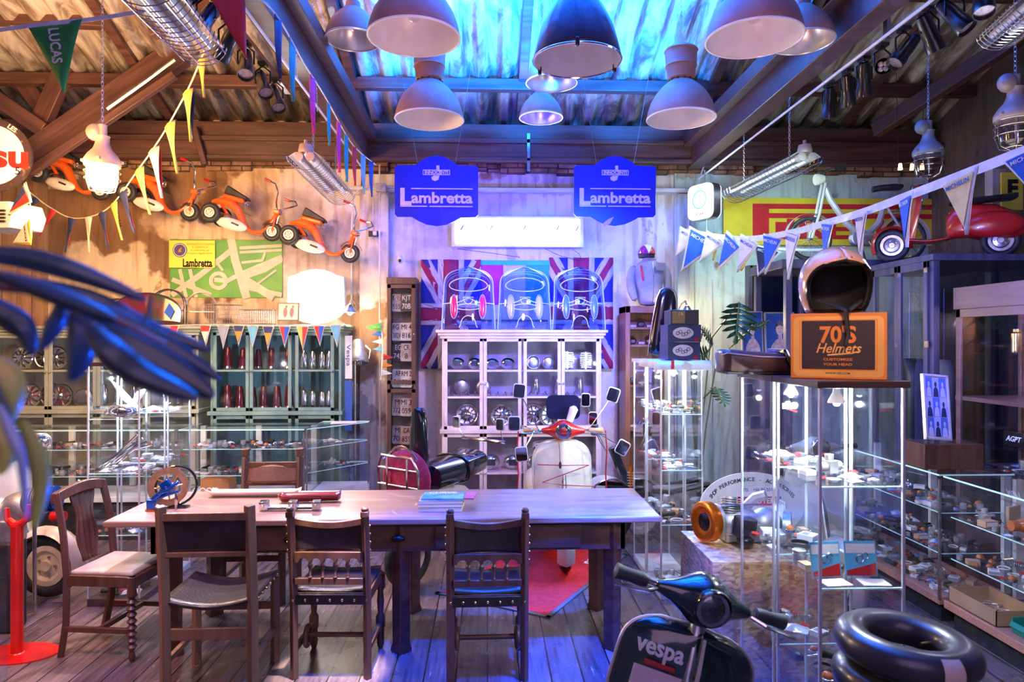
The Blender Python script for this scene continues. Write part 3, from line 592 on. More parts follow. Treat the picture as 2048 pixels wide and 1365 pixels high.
for p in A_[:3]: O('corner_trim', G().box((*p,.69),(.012,.012,.6)), STEEL, t)
tag(O('leaflet', G().box((0,0,.004),(.24,.16,.008),.1), PAPER, loc=(-1.4,6.72,1.0), bev=.001), 'white leaflet stack lying on the angled glass end case', 'leaflet')
# ---- wooden cabinets with glazed doors
def cabinet(name, label, X0,X1,Y0,Y1,z0,z1, doors, rows, m, waist=None, cornice=.05, backm=None, lower_rows=2, st=.035, gm=None, solid_lower=False, cat='cabinet', knobs=True):
    """front faces -Y; doors = list of (x0,x1) in metres; rows = shelf heights above waist"""
    cx = (X0+X1)/2; t = E(name, label, cat, (cx,Y0,0)); d = Y1-Y0; a,b_ = X0-cx, X1-cx
    g = G().bx(a,a+.025,0.012,d,z0,z1).bx(b_-.025,b_,0.012,d,z0,z1).bx(a,b_,0.012,d,z0,z0+.06).bx(a,b_,0.012,d,z1-.03,z1)
    O('carcass', g, m, t, bev=.003); O('back_board', G().bx(a,b_,d-.012,d,z0,z1), backm or m, t)
    if cornice: O('cornice', G().bx(a-.04,b_+.04,-.035,d,z1,z1+cornice*.5).bx(a-.06,b_+.06,-.055,d,z1+cornice*.5,z1+cornice).bx(a-.02,b_+.02,-.015,d,z1-.03,z1), m, t, bev=.006)
    secs = [(waist or z0+.06, z1-.02)]
    if waist:
        O('waist_rail', G().bx(a-.02,b_+.02,-.03,d,waist-.035,waist+.005), m, t, bev=.005); secs.append((z0+.05, waist-.035))
    for si,(s0,s1) in enumerate(secs):
        rr = rows if si==0 else [s0+(s1-s0)*k/lower_rows for k in range(1,lower_rows)]
        for z in rr: O('shelf', G().bx(a+.02,b_-.02,.03,d-.01,z-.012,z), m, t)
        for (p,q) in doors:
            p-=cx; q-=cx
            dr = O('door', G().bx(p,p+st,0,.022,s0+.005,s1-.005).bx(q-st,q,0,.022,s0+.005,s1-.005).bx(p,q,0,.022,s0+.005,s0+.005+st).bx(p,q,0,.022,s1-.005-st,s1-.005), m, t, bev=.003)
            if si==1 and solid_lower: O('door_panel', G().bx(p+st,q-st,.008,.016,s0+st,s1-st), m, dr, bev=.003)
            else: O('pane', G().bx(p+st,q-st,.009,.013,s0+st,s1-st), gm or GL, dr, smooth=False)
            for z in rr: O('glazing_bar', G().bx(p+st,q-st,-.001,.016,z-.016,z+.004), m, dr, bev=.002)
            if knobs: O('knob', G().ball(((q-st/2) if doors.index((p+cx,q+cx))%2==0 else (p+st/2),-.012,(s0+s1)/2),.012,8), STEEL, dr)
    return t
WC = mat('white_painted_wood', (.74,.68,.68), .5, 0, (.6,.54,.54), 8, .1)
YC = 6.95
x_ = lambda p: PX(p,YC); z_ = lambda p: PZ(p,YC)
cabinet('white_cabinet','white painted cabinet with glazed doors holding chrome parts, centre of back wall', x_(884),x_(1203),YC,YC+.42,0,z_(672),
    [(x_(888),x_(966)),(x_(967),x_(1043)),(x_(1047),x_(1122)),(x_(1123),x_(1199))],[z_(794),z_(741)],WC,waist=z_(860),cornice=.06,lower_rows=2,backm=mat('lavender_backing',(.42,.38,.48),.7))
GC = mat('green_grey_paint', (.14,.235,.215), .55, 0, (.2,.3,.27), 7, .15)
GC2 = mat('sage_grey_paint', (.32,.33,.25), .55, 0, (.4,.4,.3), 7, .15)
cabinet('green_cabinet','grey green cabinet with glazed doors of dark red tail lights', x_(420),x_(682),YC,YC+.42,0,z_(660),
    [(x_(426),x_(498)),(x_(499),x_(583)),(x_(590),x_(668))],[z_(740)],GC,waist=z_(822),cornice=.05,lower_rows=1,backm=mat('teal_backing',(.1,.2,.24),.7))
cabinet('sage_cabinet','sage grey glazed cabinet of hubcaps at the left of back wall', x_(-60),x_(394),YC+.02,YC+.44,0,z_(665),
    [(x_(-20),x_(93)),(x_(94),x_(190)),(x_(191),x_(290)),(x_(291),x_(388))],[z_(740)],GC2,waist=z_(818),cornice=.06,lower_rows=2,backm=mat('cream_backing',(.5,.42,.32),.7))
# tall narrow cabinet of number plates
BRW = woodmat('brown_cabinet_wood',(.07,.03,.022),(.12,.055,.04),.45,2)
t = E('plate_cabinet','tall narrow dark cabinet filled with old number plates','cabinet',(PX(803,7.2),7.2,0)); hx = (PX(832,7.2)-PX(774,7.2))/2; zt = PZ(556,7.2)
O('carcass', G().bx(-hx,-hx+.03,0,.28,0,zt).bx(hx-.03,hx,0,.28,0,zt).bx(-hx-.005,hx+.005,-.01,.28,zt-.07,zt).bx(-hx,hx,0,.28,0,.1).bx(-hx,hx,.26,.28,0,zt), BRW, t, bev=.003)
for a,b_ in ((.12,PZ(778,7.2)),(PZ(768,7.2),zt-.075)):
    dr = O('door', G().bx(-hx+.005,-hx+.045,-.018,0,a,b_).bx(hx-.045,hx-.005,-.018,0,a,b_).bx(-hx+.005,hx-.005,-.018,0,a,a+.04).bx(-hx+.005,hx-.005,-.018,0,b_-.04,b_), BRW, t, bev=.003)
    O('pane', G().bx(-hx+.045,hx-.045,-.01,-.007,a+.04,b_-.04), GL, dr, smooth=False); O('knob', G().ball((hx-.02,-.024,(a+b_)/2),.009,8), CHR, dr)
rows_ = [(604,'MI-35','5555',0,'KJT','70B',1),(662,'FG 4','30248',0,'MI 4','816',0),(703,'EG','745',1,'CR','8',2),(755,'AP','568',0,'RM 2','796',0),(812,'MI','7726',2,'MI 3','059',2),(868,'MI','701',2,'CA','859',3),(912,'PA','11',3,'CA 6','0877',4),(962,'UM','947',1,'MI','097',3)]
PM = [(mat('plate_white',(.62,.58,.52),.5,0,(.4,.35,.3),14),BLKG),(mat('plate_black',(.03,.03,.03),.4,0,(.08,.06,.05),14),PAPER),(mat('plate_worn',(.45,.4,.36),.6,0,(.2,.13,.09),10),BLKG),(mat('plate_rust',(.3,.17,.1),.7,0,(.45,.36,.3),10),BLKG),(mat('plate_cream',(.7,.58,.42),.6,0,(.5,.38,.25),14),BLKG)]
rn = ['top','second','third','fourth','fifth','sixth','seventh','lowest']
mid = PX(803,7.2)
for k,(py,a1,a2,am,b1,b2,bm) in enumerate(rows_):
    z = PZ(py,7.24)
    tag(O('plate_shelf_dummy', G().box((0,0,0),(.001,.001,.001)), BRW),None) if False else None
    O('shelf', G().bx(-hx+.03,hx-.03,.02,.24,z-.118,z-.112), GL, t, smooth=False)
    for sx,u1,u2,mm,dy in ((-1,a1,a2,am,0),(1,b1,b2,bm,.03)):
        o = E('number_plate','%s number plate reading %s %s, %s row of the narrow cabinet'%(('white','black','worn grey','rusty','cream')[mm],u1,u2,rn[k]),'number plate',(mid+sx*.047,7.27-dy*1.6,z-.11),(rad(-6),0,0),'number plates in the narrow cabinet')
        O('plate', G().prism(rrect(.122,.19,.012,3,(0,.1)),.004,plane='xz'), PM[mm][0], o)
        for zz,tx in ((.148,u1),(.058,u2)): text(tx,.078,PM[mm][1],o,(-.0,-.0015,zz),ext=.001,fit=min(.105,.03*len(tx)))
O('perforated_board', G().bx(-hx+.03,hx-.03,.25,.255,.12,zt-.1), mat('peg_board',(.6,.52,.42),.7,0,(.35,.3,.25),60), t)
# wooden open cabinet right of white one
RW = woodmat('reddish_wood',(.2,.07,.03),(.33,.13,.06),.4,2)
t = E('wooden_bookcase','reddish wooden cabinet with open shelves under the white jacket','cabinet',(PX(1290,6.9),6.9,0)); hx=.2; zt=PZ(612,6.9)
O('carcass', G().bx(-hx,-hx+.05,0,.35,0,zt).bx(hx-.05,hx,0,.35,0,zt).bx(-hx,hx,0,.35,zt-.07,zt).bx(-hx,hx,.33,.35,0,zt), RW, t, bev=.004)
for z in (PZ(690,6.9),PZ(655,6.9),1.35,.9,.45): O('shelf', G().bx(-hx+.05,hx-.05,.01,.33,z-.02,z), RW, t)
O('legs', G().bx(-hx,-hx+.05,0,.05,0,.1), RW, t)
# dark cabinet and wooden display on the right
DBL = woodmat('dark_blue_cabinet',(.05,.045,.075),(.09,.08,.12),.4,2,4,.2)
def sidecab(name,label,X,Y0,Y1,z0,z1,nd,m,depth=.5,shelf=(1.0,1.4,1.75),frontglass=True,top=.05,pole=.05,mid=None):
    """glazed left face along X, running from Y0 (near) to Y1"""
    t = E(name,label,'cabinet',(X,Y0,0)); L_=Y1-Y0
    O('plinth', G().bx(0,depth,0,L_,0,z0), m, t); O('top', G().bx(-.02,depth,-.02,L_,z1-top,z1), m, t, bev=.004)
    for y in (0,L_-pole): 
        for x in (0,depth-pole): O('corner_post', G().bx(x,x+pole,y,y+pole,z0,z1-top), m, t, bev=.003)
    O('back_board', G().bx(depth-.015,depth,pole,L_-pole,z0,z1-top), m, t)
    if mid: 
        for z in mid: O('mid_rail', G().bx(-.005,depth,-.005,L_,z-.03,z), m, t, bev=.003)
    for k in range(nd):
        a = pole+(L_-2*pole)*k/nd; b_=pole+(L_-2*pole)*(k+1)/nd
        dr = O('door', G().bx(-.02,0,a,a+.045,z0,z1-top).bx(-.02,0,b_-.045,b_,z0,z1-top).bx(-.02,0,a,b_,z0,z0+.05).bx(-.02,0,a,b_,z1-top-.06,z1-top), m, t, bev=.003)
        O('pane', G().bx(-.012,-.008,a+.045,b_-.045,z0+.05,z1-top-.06), GL, dr, smooth=False)
        O('hinge', G().bx(-.03,-.02,a-.02,a+.02,z1-top-.09,z1-top-.05).bx(-.03,-.02,a-.02,a+.02,1.75,1.8), CHR, dr)
    if frontglass: O('end_pane', G().bx(pole,depth-pole,.01,.014,z0,z1-top), GLW, t, smooth=False)
    for z in shelf: O('shelf', G().bx(.02,depth-.02,.02,L_-.02,z-.008,z), GL, t, smooth=False)
    return t
sidecab('dark_cabinet','large dark blue glazed cabinet with a moped and red scooter on top',3.42,5.12,5.98,.5,PZ(508,5.12,1868),2,DBL,1.15,(.75,))
PUR = woodmat('varnished_display_wood',(.13,.06,.05),(.2,.1,.08),.4,1,4,.3)
sidecab('wooden_display','wooden display cabinet of tuning parts at the right edge',3.44,3.2,4.90,.5,2.19,1,PUR,.5,(1.72,1.08),False,.16,.03,(1.40,.9))
light('display_lamp','POINT',(3.65,4.3,1.95),7,(.8,.7,1),.03)
# ---------------------------------------------------------------- wheels and scooters
S.cycles.transparent_max_bounces = 48; S.cycles.max_bounces = 8
def wheel(par, c, R, wd, rimm=None, ax=(1,0,0), name='wheel', spokes=0, wwall=None):
    o = O(name, G().torus(c,R-wd*.5,wd*.5,ax,36,10), BLK, par)
    g = G(); c = Vector(c); a = Vector(ax)
    if spokes:
        g.torus(c,R-wd*1.05,.012,ax,32,6); g.cyl(c-a*.04,c+a*.04,.02)
        d,u,w_ = g._fr(ax)
        for k in range(spokes):
            t1=2*PI*k/spokes; s_=a*(.03 if k%2 else -.03); g.tube([c+s_,c+(u*math.cos(t1)+w_*math.sin(t1))*(R-wd)],.0022,4)
        O('spoked_rim', g, CHR, o)
    else:
        r = R-wd*.92
        g.lathe([(.0,-.03),(r*.25,-.035),(r*.3,-.02),(r*.6,-.012),(r*.75,-.03),(r,-.03),(r,.03),(r*.75,.03),(r*.6,.012),(r*.3,.02),(r*.25,.035),(0,.035)],24,c,ax)
        O('rim', g, rimm or CREAM, o)
        n_ = G()
        for k in range(5):
            d,u,w_ = n_._fr(ax); t1=2*PI*k/5; p=c+(u*math.cos(t1)+w_*math.sin(t1))*r*.45
            n_.cyl(p-a*.03,p+a*.03,.008,n=6)
        O('wheel_nuts', n_, STEEL, o)
    return o
def shield(u, v, W=.235, z0=.28, z1=.88, y0=-.46, lean=.13, wrap=.10):
    t = max(0,(v-.66)/.34); w_ = W*(max(0,1-t**3.6))**(1/2.2)*(.8+.2*min(1,v*2.0))
    x = (2*u-1)*w_
    return Vector((x, y0+lean*v+wrap*(abs(2*u-1)**2.2)*(1-.3*v)-.025*math.exp(-(x/.045)**2)*(1-v*.4), z0+(z1-z0)*v))
def scooter(label, loc, rz, paint, shieldm=None, headm=None, seatm=None, gripm=None, tilt=0, trim=None, steer=0, rim=None, body=True, z1=.88, hz=None, gs=1, ringm=None, W=.235, name='motor_scooter', headlamp='handlebar', sc=None, bar=.33):
    t = E(name, label, 'scooter', loc, (0,tilt,rz), sc=sc); seatm = seatm or BLKG; trim = trim or CHR; headm = headm or paint; gripm = gripm or BLK
    sh = O('leg_shield', G().grid(lambda u,v:shield(u,v,W,z1=z1),28,28), [shieldm or paint], t, sol=.006)
    n_=40; edge=[shield(0,i/n_,W,z1=z1) for i in range(n_+1)]+[shield(1,1-i/n_,W,z1=z1) for i in range(n_+1)]
    O('shield_trim', G().tube(edge,.007,6), trim, sh)
    O('floorboard', G().grid(lambda u,v:((2*u-1)*.17,-.44+.5*v,.28-.03*math.sin(PI*v)),6,10), paint, t, sol=.02)
    for sx in (-1,1): O('floor_runner', G().tube([(sx*.09,-.42,.30),(sx*.09,-.2,.27),(sx*.09,.04,.29)],.006,5), CHR, t)
    wf = E('front_assembly', None, None, (0,-.40,.25)); wf.parent = t; wf.rotation_euler = (0,0,steer)
    wheel(wf,(0,-.22,-.02),.225,.09,rim)
    O('front_fender', G().rings([[Vector((x*(1 if abs(math.cos(a))<.9 else .9), -.22-math.cos(a)*(.255-.05*(x/.08)**2), -.02+math.sin(a)*(.275-.05*(x/.08)**2))) for x in (-.075,-.05,0,.05,.075,.05,0,-.05)] for a in [rad(d) for d in range(-25,200,12)]],cap=True), paint, wf, sol=.004)
    hz = (hz or z1+.07)-.25; hy=.115
    O('steering_column', G().cyl((0,-.1,0),(0,.11,hz-.02),.026), STEEL, wf)
    O('headset', G().rings([[Vector((x,hy+math.cos(a)*r1*gs**.6,hz+math.sin(a)*r2*gs**.6)) for a in [2*PI*k/12 for k in range(12)]] for x,r1,r2 in ((-.19,.016,.016),(-.12,.03,.028),(-.07,.06,.055),(-.03,.085,.075),(0,.09,.08),(.03,.085,.075),(.07,.06,.055),(.12,.03,.028),(.19,.016,.016))]), headm, wf, sub=1)
    hl = O('headlamp', G().lathe([(.062,0),(.068,-.02),(.066,-.035),(.062,-.038)],24,(0,hy-.06,hz+.005),(0,1,0.12),cap=False), ringm or CHR, wf)
    O('headlamp_glass', G().ball((0,hy-.095,hz),(.061,.018,.061),18), glassmat('lamp_glass',(.8,.8,.8),1.2,.05), hl)
    O('reflector', G().lathe([(.058,0),(.02,.03)],20,(0,hy-.09,hz),(0,1,0)), CHR, hl)
    for sx in (-1,1):
        O('handlebar', G().tube([(sx*.17,hy,hz),(sx*(bar-.12),hy+.01,hz),(sx*bar,hy+.02,hz+.005)],.011), CHR, wf)
        O('grip', G().lathe([(r_*gs,z_q) for r_,z_q in [(.015,0),(.018,.02),(.016,.06),(.018,.1),(.02,.115),(.012,.12)]],12,(sx*(bar-.12),hy+.012,hz),(sx,0.1,0)), gripm, wf)
        O('brake_lever', G().tube([(sx*.18,hy-.02,hz-.005),(sx*.22,hy-.055,hz-.01),(sx*(bar-.02),hy-.05,hz-.02),(sx*(bar+.01),hy-.045,hz-.02)],[.007,.007,.006,.009]), CHR, wf)
    if body:
        wheel(t,(0,.62,.225),.225,.09,rim,name='rear_wheel')
        for sx in (-1,1):
            O('side_cowl', G().ball((sx*.15,.52,.42),(.085,.34,.17),20,k=12), paint, t)
        O('body_shell', G().rings([[Vector((w_*math.copysign(abs(math.cos(a))**.7,math.cos(a)),y,zc+h*math.copysign(abs(math.sin(a))**.7,math.sin(a)))) for a in [2*PI*k/14 for k in range(14)]] for y,w_,zc,h in ((.02,.07,.42,.17),(.1,.12,.48,.2),(.3,.16,.50,.22),(.55,.17,.48,.22),(.75,.13,.42,.18),(.88,.07,.38,.1))]), paint, t)
        O('seat', G().rings([[Vector((w_*math.cos(a),y,z+h*math.copysign(abs(math.sin(a))**.6,math.sin(a)))) for a in [2*PI*k/14 for k in range(14)]] for y,w_,z,h in ((.05,.05,.74,.02),(.1,.10,.745,.04),(.3,.14,.755,.045),(.55,.15,.77,.045),(.75,.14,.78,.045),(.8,.08,.78,.02))]), seatm, t)
        O('tail_light', G().box((0,.9,.45),(.08,.04,.06)), RED, t, bev=.01)
    return t, wf
DKG = mat('vespa_green_black', (.006,.022,.022), .16, 0, (.008,.03,.028), 2, coat=.9)
GRT = mat('grey_trim', (.55,.5,.5), .35, .4)
fv, fw = scooter('dark green scooter with black grips lettered vespa, closest to us', (.50,2.68,.035), rad(-4), DKG, headm=DKG, trim=GRT, tilt=rad(19), steer=rad(8), z1=.80, hz=.90, gs=1.45, ringm=BLKG, W=.245, seatm=BLKG, body=False)
sp = shield(.22,.62,.245,z1=.84)
text('vespa', .082, PAPER, fv, (-.125,-.372,.715), (rad(78),0,rad(0)), .003, bold=.02, fit=.17)
O('red_script_mark', G().box((-.115,-.385,.665),(.11,.002,.016),0,rx=rad(-12)), RED, fv, bev=.001)
O('licence_sticker', G().box((-.115,-.40,.60),(.17,.003,.1),0,rx=rad(-12)), mat('sticker_pink',(.8,.62,.58),.5), fv)
O('centre_spine', G().tube([(0,-.49,.36),(0,-.475,.5),(0,-.435,.7),(0,-.39,.8)],[.02,.022,.018,.012],8), DKG, fv)
# cream scooter with red headset behind the table
cs, cw = scooter('cream scooter with red headset and wooden grips behind the table, strung with mirrors', (.60,5.88,.013), rad(2), CREAM, headm=RED, gripm=mat('grip_tan',(.6,.32,.13),.5,0,(.45,.24,.1),20), gs=1.3, trim=CREAM, z1=.98, W=.24, steer=rad(-6))
def mirror(par, a, b, w_=.055, h=.08, rz=0, face=None, ry=0):
    o = O('mirror_stalk', G().tube([a,((a[0]+b[0])/2,(a[1]+b[1])/2-.01,(a[2]+b[2])/2),b],.004,6), CHR, par)
    m_ = O('mirror_head', G().prism(rrect(w_*2,h*2,.02,3),.018,plane='xz',o=(0,-.009,0)), mat('mirror_shell',(.7,.7,.78),.25,coat=.4), o, loc=b, rot=(0,ry,rz), bev=.003)
    O('mirror_glass', G().prism(rrect(w_*1.75,h*1.75,.016,3),.002,plane='xz',o=(0,-.0115,0)), face or mat('mirror_glass',(.35,.38,.5),.04,1), m_, loc=(0,0,0))
MF = mat('mirror_glass',(.35,.38,.5),.04,1); hz=.98-.25+.07
for a,b,ry in (((-.2,.1,hz),(-.36,.05,hz+.33),.1),((.2,.1,hz),(.40,.05,hz+.30),.3),((-.22,.1,hz),(-.40,0,hz+.07),0),((-.24,.08,hz),(-.34,-.04,hz-.17),-.1),((.25,.08,hz),(.47,0,hz-.12),.5)):
    mirror(cw,a,b,.05,.06,0,MF,ry)
O('fly_screen', G().prism(rrect(.28,.2,.05,4,(0,hz+.19)),.008,plane='xz',o=(.0,.14,0)), mat('screen_navy',(.01,.012,.05),.15,coat=.6), cw)
O('paper_cup', G().lathe([(.028,0),(.036,.11),(.034,.112),(.012,.13)],16,(.05,.10,hz+.08),(.35,0,1)), PAPER, cw)
RCORD = mat('red_cord',(.5,.01,.02),.6)
g = G().tube([(-.22,-.43,.80),(.0,-.46,.795),(.20,-.43,.79),(-.18,-.45,.66),(.0,-.47,.64),(.24,-.44,.62)],.004,5)
O('elastic_cord', g, RCORD, cs); O('tassel', G().tube([(-.04,-.40,.97),(-.042,-.46,.9),(-.04,-.47,.82)],.003,5).ball((-.04,-.472,.80),(.012,.008,.03)), BLK, cs)
for sx in (-1,1): O('hanging_cord', G().tube([(sx*.36,-.30,hz+.25),(sx*.37,-.31,hz+.1),(sx*.36,-.31,hz-.1),(sx*.37,-.3,.55)],.006,5), RCORD, cs)
# scooter turned away with maroon pillow rack, blue-black seat, tall backrest
PLUSH = mat('maroon_plush',(.28,.01,.05),.95,0,(.4,.02,.1),30,.6,160)
st = E('motor_scooter','scooter seen from behind with chrome rack, maroon plush pillow and long black seat','scooter',(-.30,5.36,0),(0,0,rad(-38)))
wheel(st,(0,-.45,.225),.225,.09,CREAM,name='rear_wheel'); wheel(st,(0,.75,.225),.225,.09,CREAM,name='front_wheel')
O('body_shell', G().rings([[Vector((w_*math.cos(a),y,zc+h*math.sin(a))) for a in [2*PI*k/14 for k in range(14)]] for y,w_,zc,h in ((-.6,.08,.45,.12),(-.45,.2,.47,.2),(-.15,.22,.48,.22),(.15,.16,.45,.2),(.4,.14,.32,.06),(.62,.13,.3,.04))]), CREAM, st)
O('long_seat', G().rings([[Vector((w_*math.cos(a),y,z+h*math.copysign(abs(math.sin(a))**.5,math.sin(a)))) for a in [2*PI*k/16 for k in range(16)]] for y,w_,z,h in ((-.32,.10,.77,.05),(-.28,.17,.775,.10),(.0,.175,.80,.10),(.28,.16,.83,.09),(.36,.10,.82,.05))]), BLKG, st)
O('seat_strap', G().tube([(.182*math.cos(a),.03,.80+.107*math.copysign(abs(math.sin(a))**.5,math.sin(a))) for a in [2*PI*k/24 for k in range(24)]],.009,6,closed=True), BLKG, st)
O('backrest', G().rings([[Vector((w_*math.cos(a),-.36+.05*math.sin(a)+.02,z)) for a in [2*PI*k/12 for k in range(12)]] for z,w_ in ((.72,.10),(.85,.098),(1.05,.085),(1.2,.072),(1.27,.055),(1.3,.02))]), BLKG, st)
O('plush_pillow', G().ball((0,-.47,.80),(.23,.085,.21),20,k=12), PLUSH, st)
rk = O('chrome_rack', G().tube([(-.19,-.54,.52),(-.2,-.56,.88),(-.15,-.57,.97),(.15,-.57,.97),(.2,-.56,.88),(.19,-.54,.52)],.011,8), CHR, st)
for z in (.88,.76,.64): O('rack_bar', G().cyl((-.2,-.56,z),(.2,-.56,z),.009), CHR, rk)
for x in (-.1,.1): O('rack_upright', G().cyl((x,-.568,.52),(x,-.568,.97),.009), CHR, rk)
O('hoop', G().tube([(-.16,-.55,.93)]+[(-.16+.32*i/10,-.52,.95+.09*math.sin(PI*i/10)) for i in range(11)],.009,8), CHR, rk)
O('handlebar', G().tube([(-.25,.46,.97),(-.1,.40,.98),(.1,.40,.98),(.22,.44,.97)],.013), CHR, st)
for sx,b in ((-1,(-.32,.46,1.1)),(1,(.20,.40,1.12))): mirror(st,(sx*.2,.44,.97),b,.04,.05,0,MF)
# racing scooter between the bookcase and glass case (front forks and shock spring)
rc = E('motor_scooter','stripped racing scooter with gold spring beside the right glass case','scooter',(1.60,6.15,0),(0,0,rad(-78)))
wheel(rc,(0,-.55,.24),.24,.09,CREAM,name='front_wheel'); wheel(rc,(0,.55,.24),.24,.09,CREAM,name='rear_wheel')
O('front_mudguard', G().rings([[Vector((x,-.55-math.cos(a)*.28,.26+math.sin(a)*.33)) for x in (-.09,-.04,.04,.09)] for a in [rad(d) for d in range(0,190,12)]],cap=True), CREAM, rc, sol=.008)
O('mudguard_trim', G().tube([(.092,-.55-math.cos(rad(d))*.28,.26+math.sin(rad(d))*.33) for d in range(0,190,12)],.008,6), CHR, rc)
pts=[(.13+.03*math.cos(k*.7),-.38+.03*math.sin(k*.7),.42+k*.0026) for k in range(90)]
O('gold_spring', G().tube(pts,.006,5), BRASS, rc); O('damper', G().cyl((.13,-.38,.38),(.13,-.38,.70),.014), ORA, rc)
O('frame', G().tube([(0,-.5,.85),(0,-.35,.5),(0,0,.3),(0,.4,.4)],.04).tube([(.1,-.6,.52),(.12,0,.45),(.1,.4,.5)],.025).tube([(-.1,-.6,.52),(-.12,0,.45),(-.1,.4,.5)],.025), BLKG, rc)
O('engine_block', G().box((0,.1,.36),(.24,.34,.22)).cyl((.05,-.1,.3),(.05,-.3,.34),.07), ALU, rc, bev=.02)
for b in ((.0,-.75,1.28),(-.12,-.62,1.0),(.05,-.7,1.12)): mirror(rc,(0,-.55,.8),b,.04,.06,rad(62),MF)
# covered grey scooter behind right towers
gs, gw = scooter('grey scooter standing behind the tall glass cases at right', (2.40,5.03,0), rad(-12), mat('grey_paint',(.4,.38,.36),.35,0,(.33,.31,.3),5,coat=.4), z1=.98, steer=rad(15), seatm=BLKG)
# wooden/cream scooter at left behind red stanchion
lsx = -3.28
ls_, lw = scooter('cream scooter with exposed finned cylinder at the left edge', (-3.68,5.02,0), rad(75), mat('cream_grey_paint',(.6,.53,.45),.3,0,(.5,.44,.38),6,coat=.5), z1=.95, steer=rad(10), headm=CREAM)
def fins(par, c, ax, R, n, m, step=.014, name='finned_cylinder'):
    g=G(); c=Vector(c); a=Vector(ax).normalized()
    for k in range(n): g.cyl(c+a*step*k,c+a*(step*k+step*.45),R*(1 if k%2 else .94),n=20)
    g.cyl(c,c+a*step*n,R*.6,n=20); return O(name,g,m,par)
en = E('scooter_engine','bare scooter engine with finned blue and silver cylinder leaning at the left edge','engine',(-2.86,4.37,.0))
O('crankcase', G().ball((-.25,0,.72),(.14,.1,.12)).ball((-.05,0,.76),(.12,.09,.1)).box((-.15,0,.62),(.2,.12,.14)), ALU, en, bev=.01)
fins(en,(.0,-.02,.80),(1,.1,.1),.085,9,ALU); fins(en,(.12,-.01,.81),(1,.1,.1),.08,4,BLUA,.016,'blue_cylinder_head'); fins(en,(-.42,-.04,.58),(0,-.3,1),.1,8,ALU)
O('exhaust_pipe', G().tube([(.12,-.05,.78),(.22,-.05,.85),(.33,-.04,.93)],.013), STEEL, en)
O('red_cap', G().cyl((.18,-.07,.72),(.26,-.07,.72),.03), RED, en); O('stand', G().box((-.15,0,.28),(.18,.16,.56)), BLK, en, bev=.02)
hl = E('loose_headlamp','cream scooter headlamp with round glass on a thin stand before the left scooter','headlamp',(P(84,872,4.56).x,4.56,PZ(902,4.56)),(0,0,rad(62)))
O('shell', G().lathe([(.02,.20),(.05,.15),(.062,.05),(.064,0)],20,(0,0,.07),(0,1,.0)), CREAM, hl); O('glass', G().ball((0,-.005,.07),(.06,.02,.06),18), CHR, hl); O('stand_pole', G().cyl((0,.08,.02),(0,.08,.02-PZ(902,4.56)),.012), STEEL, hl)
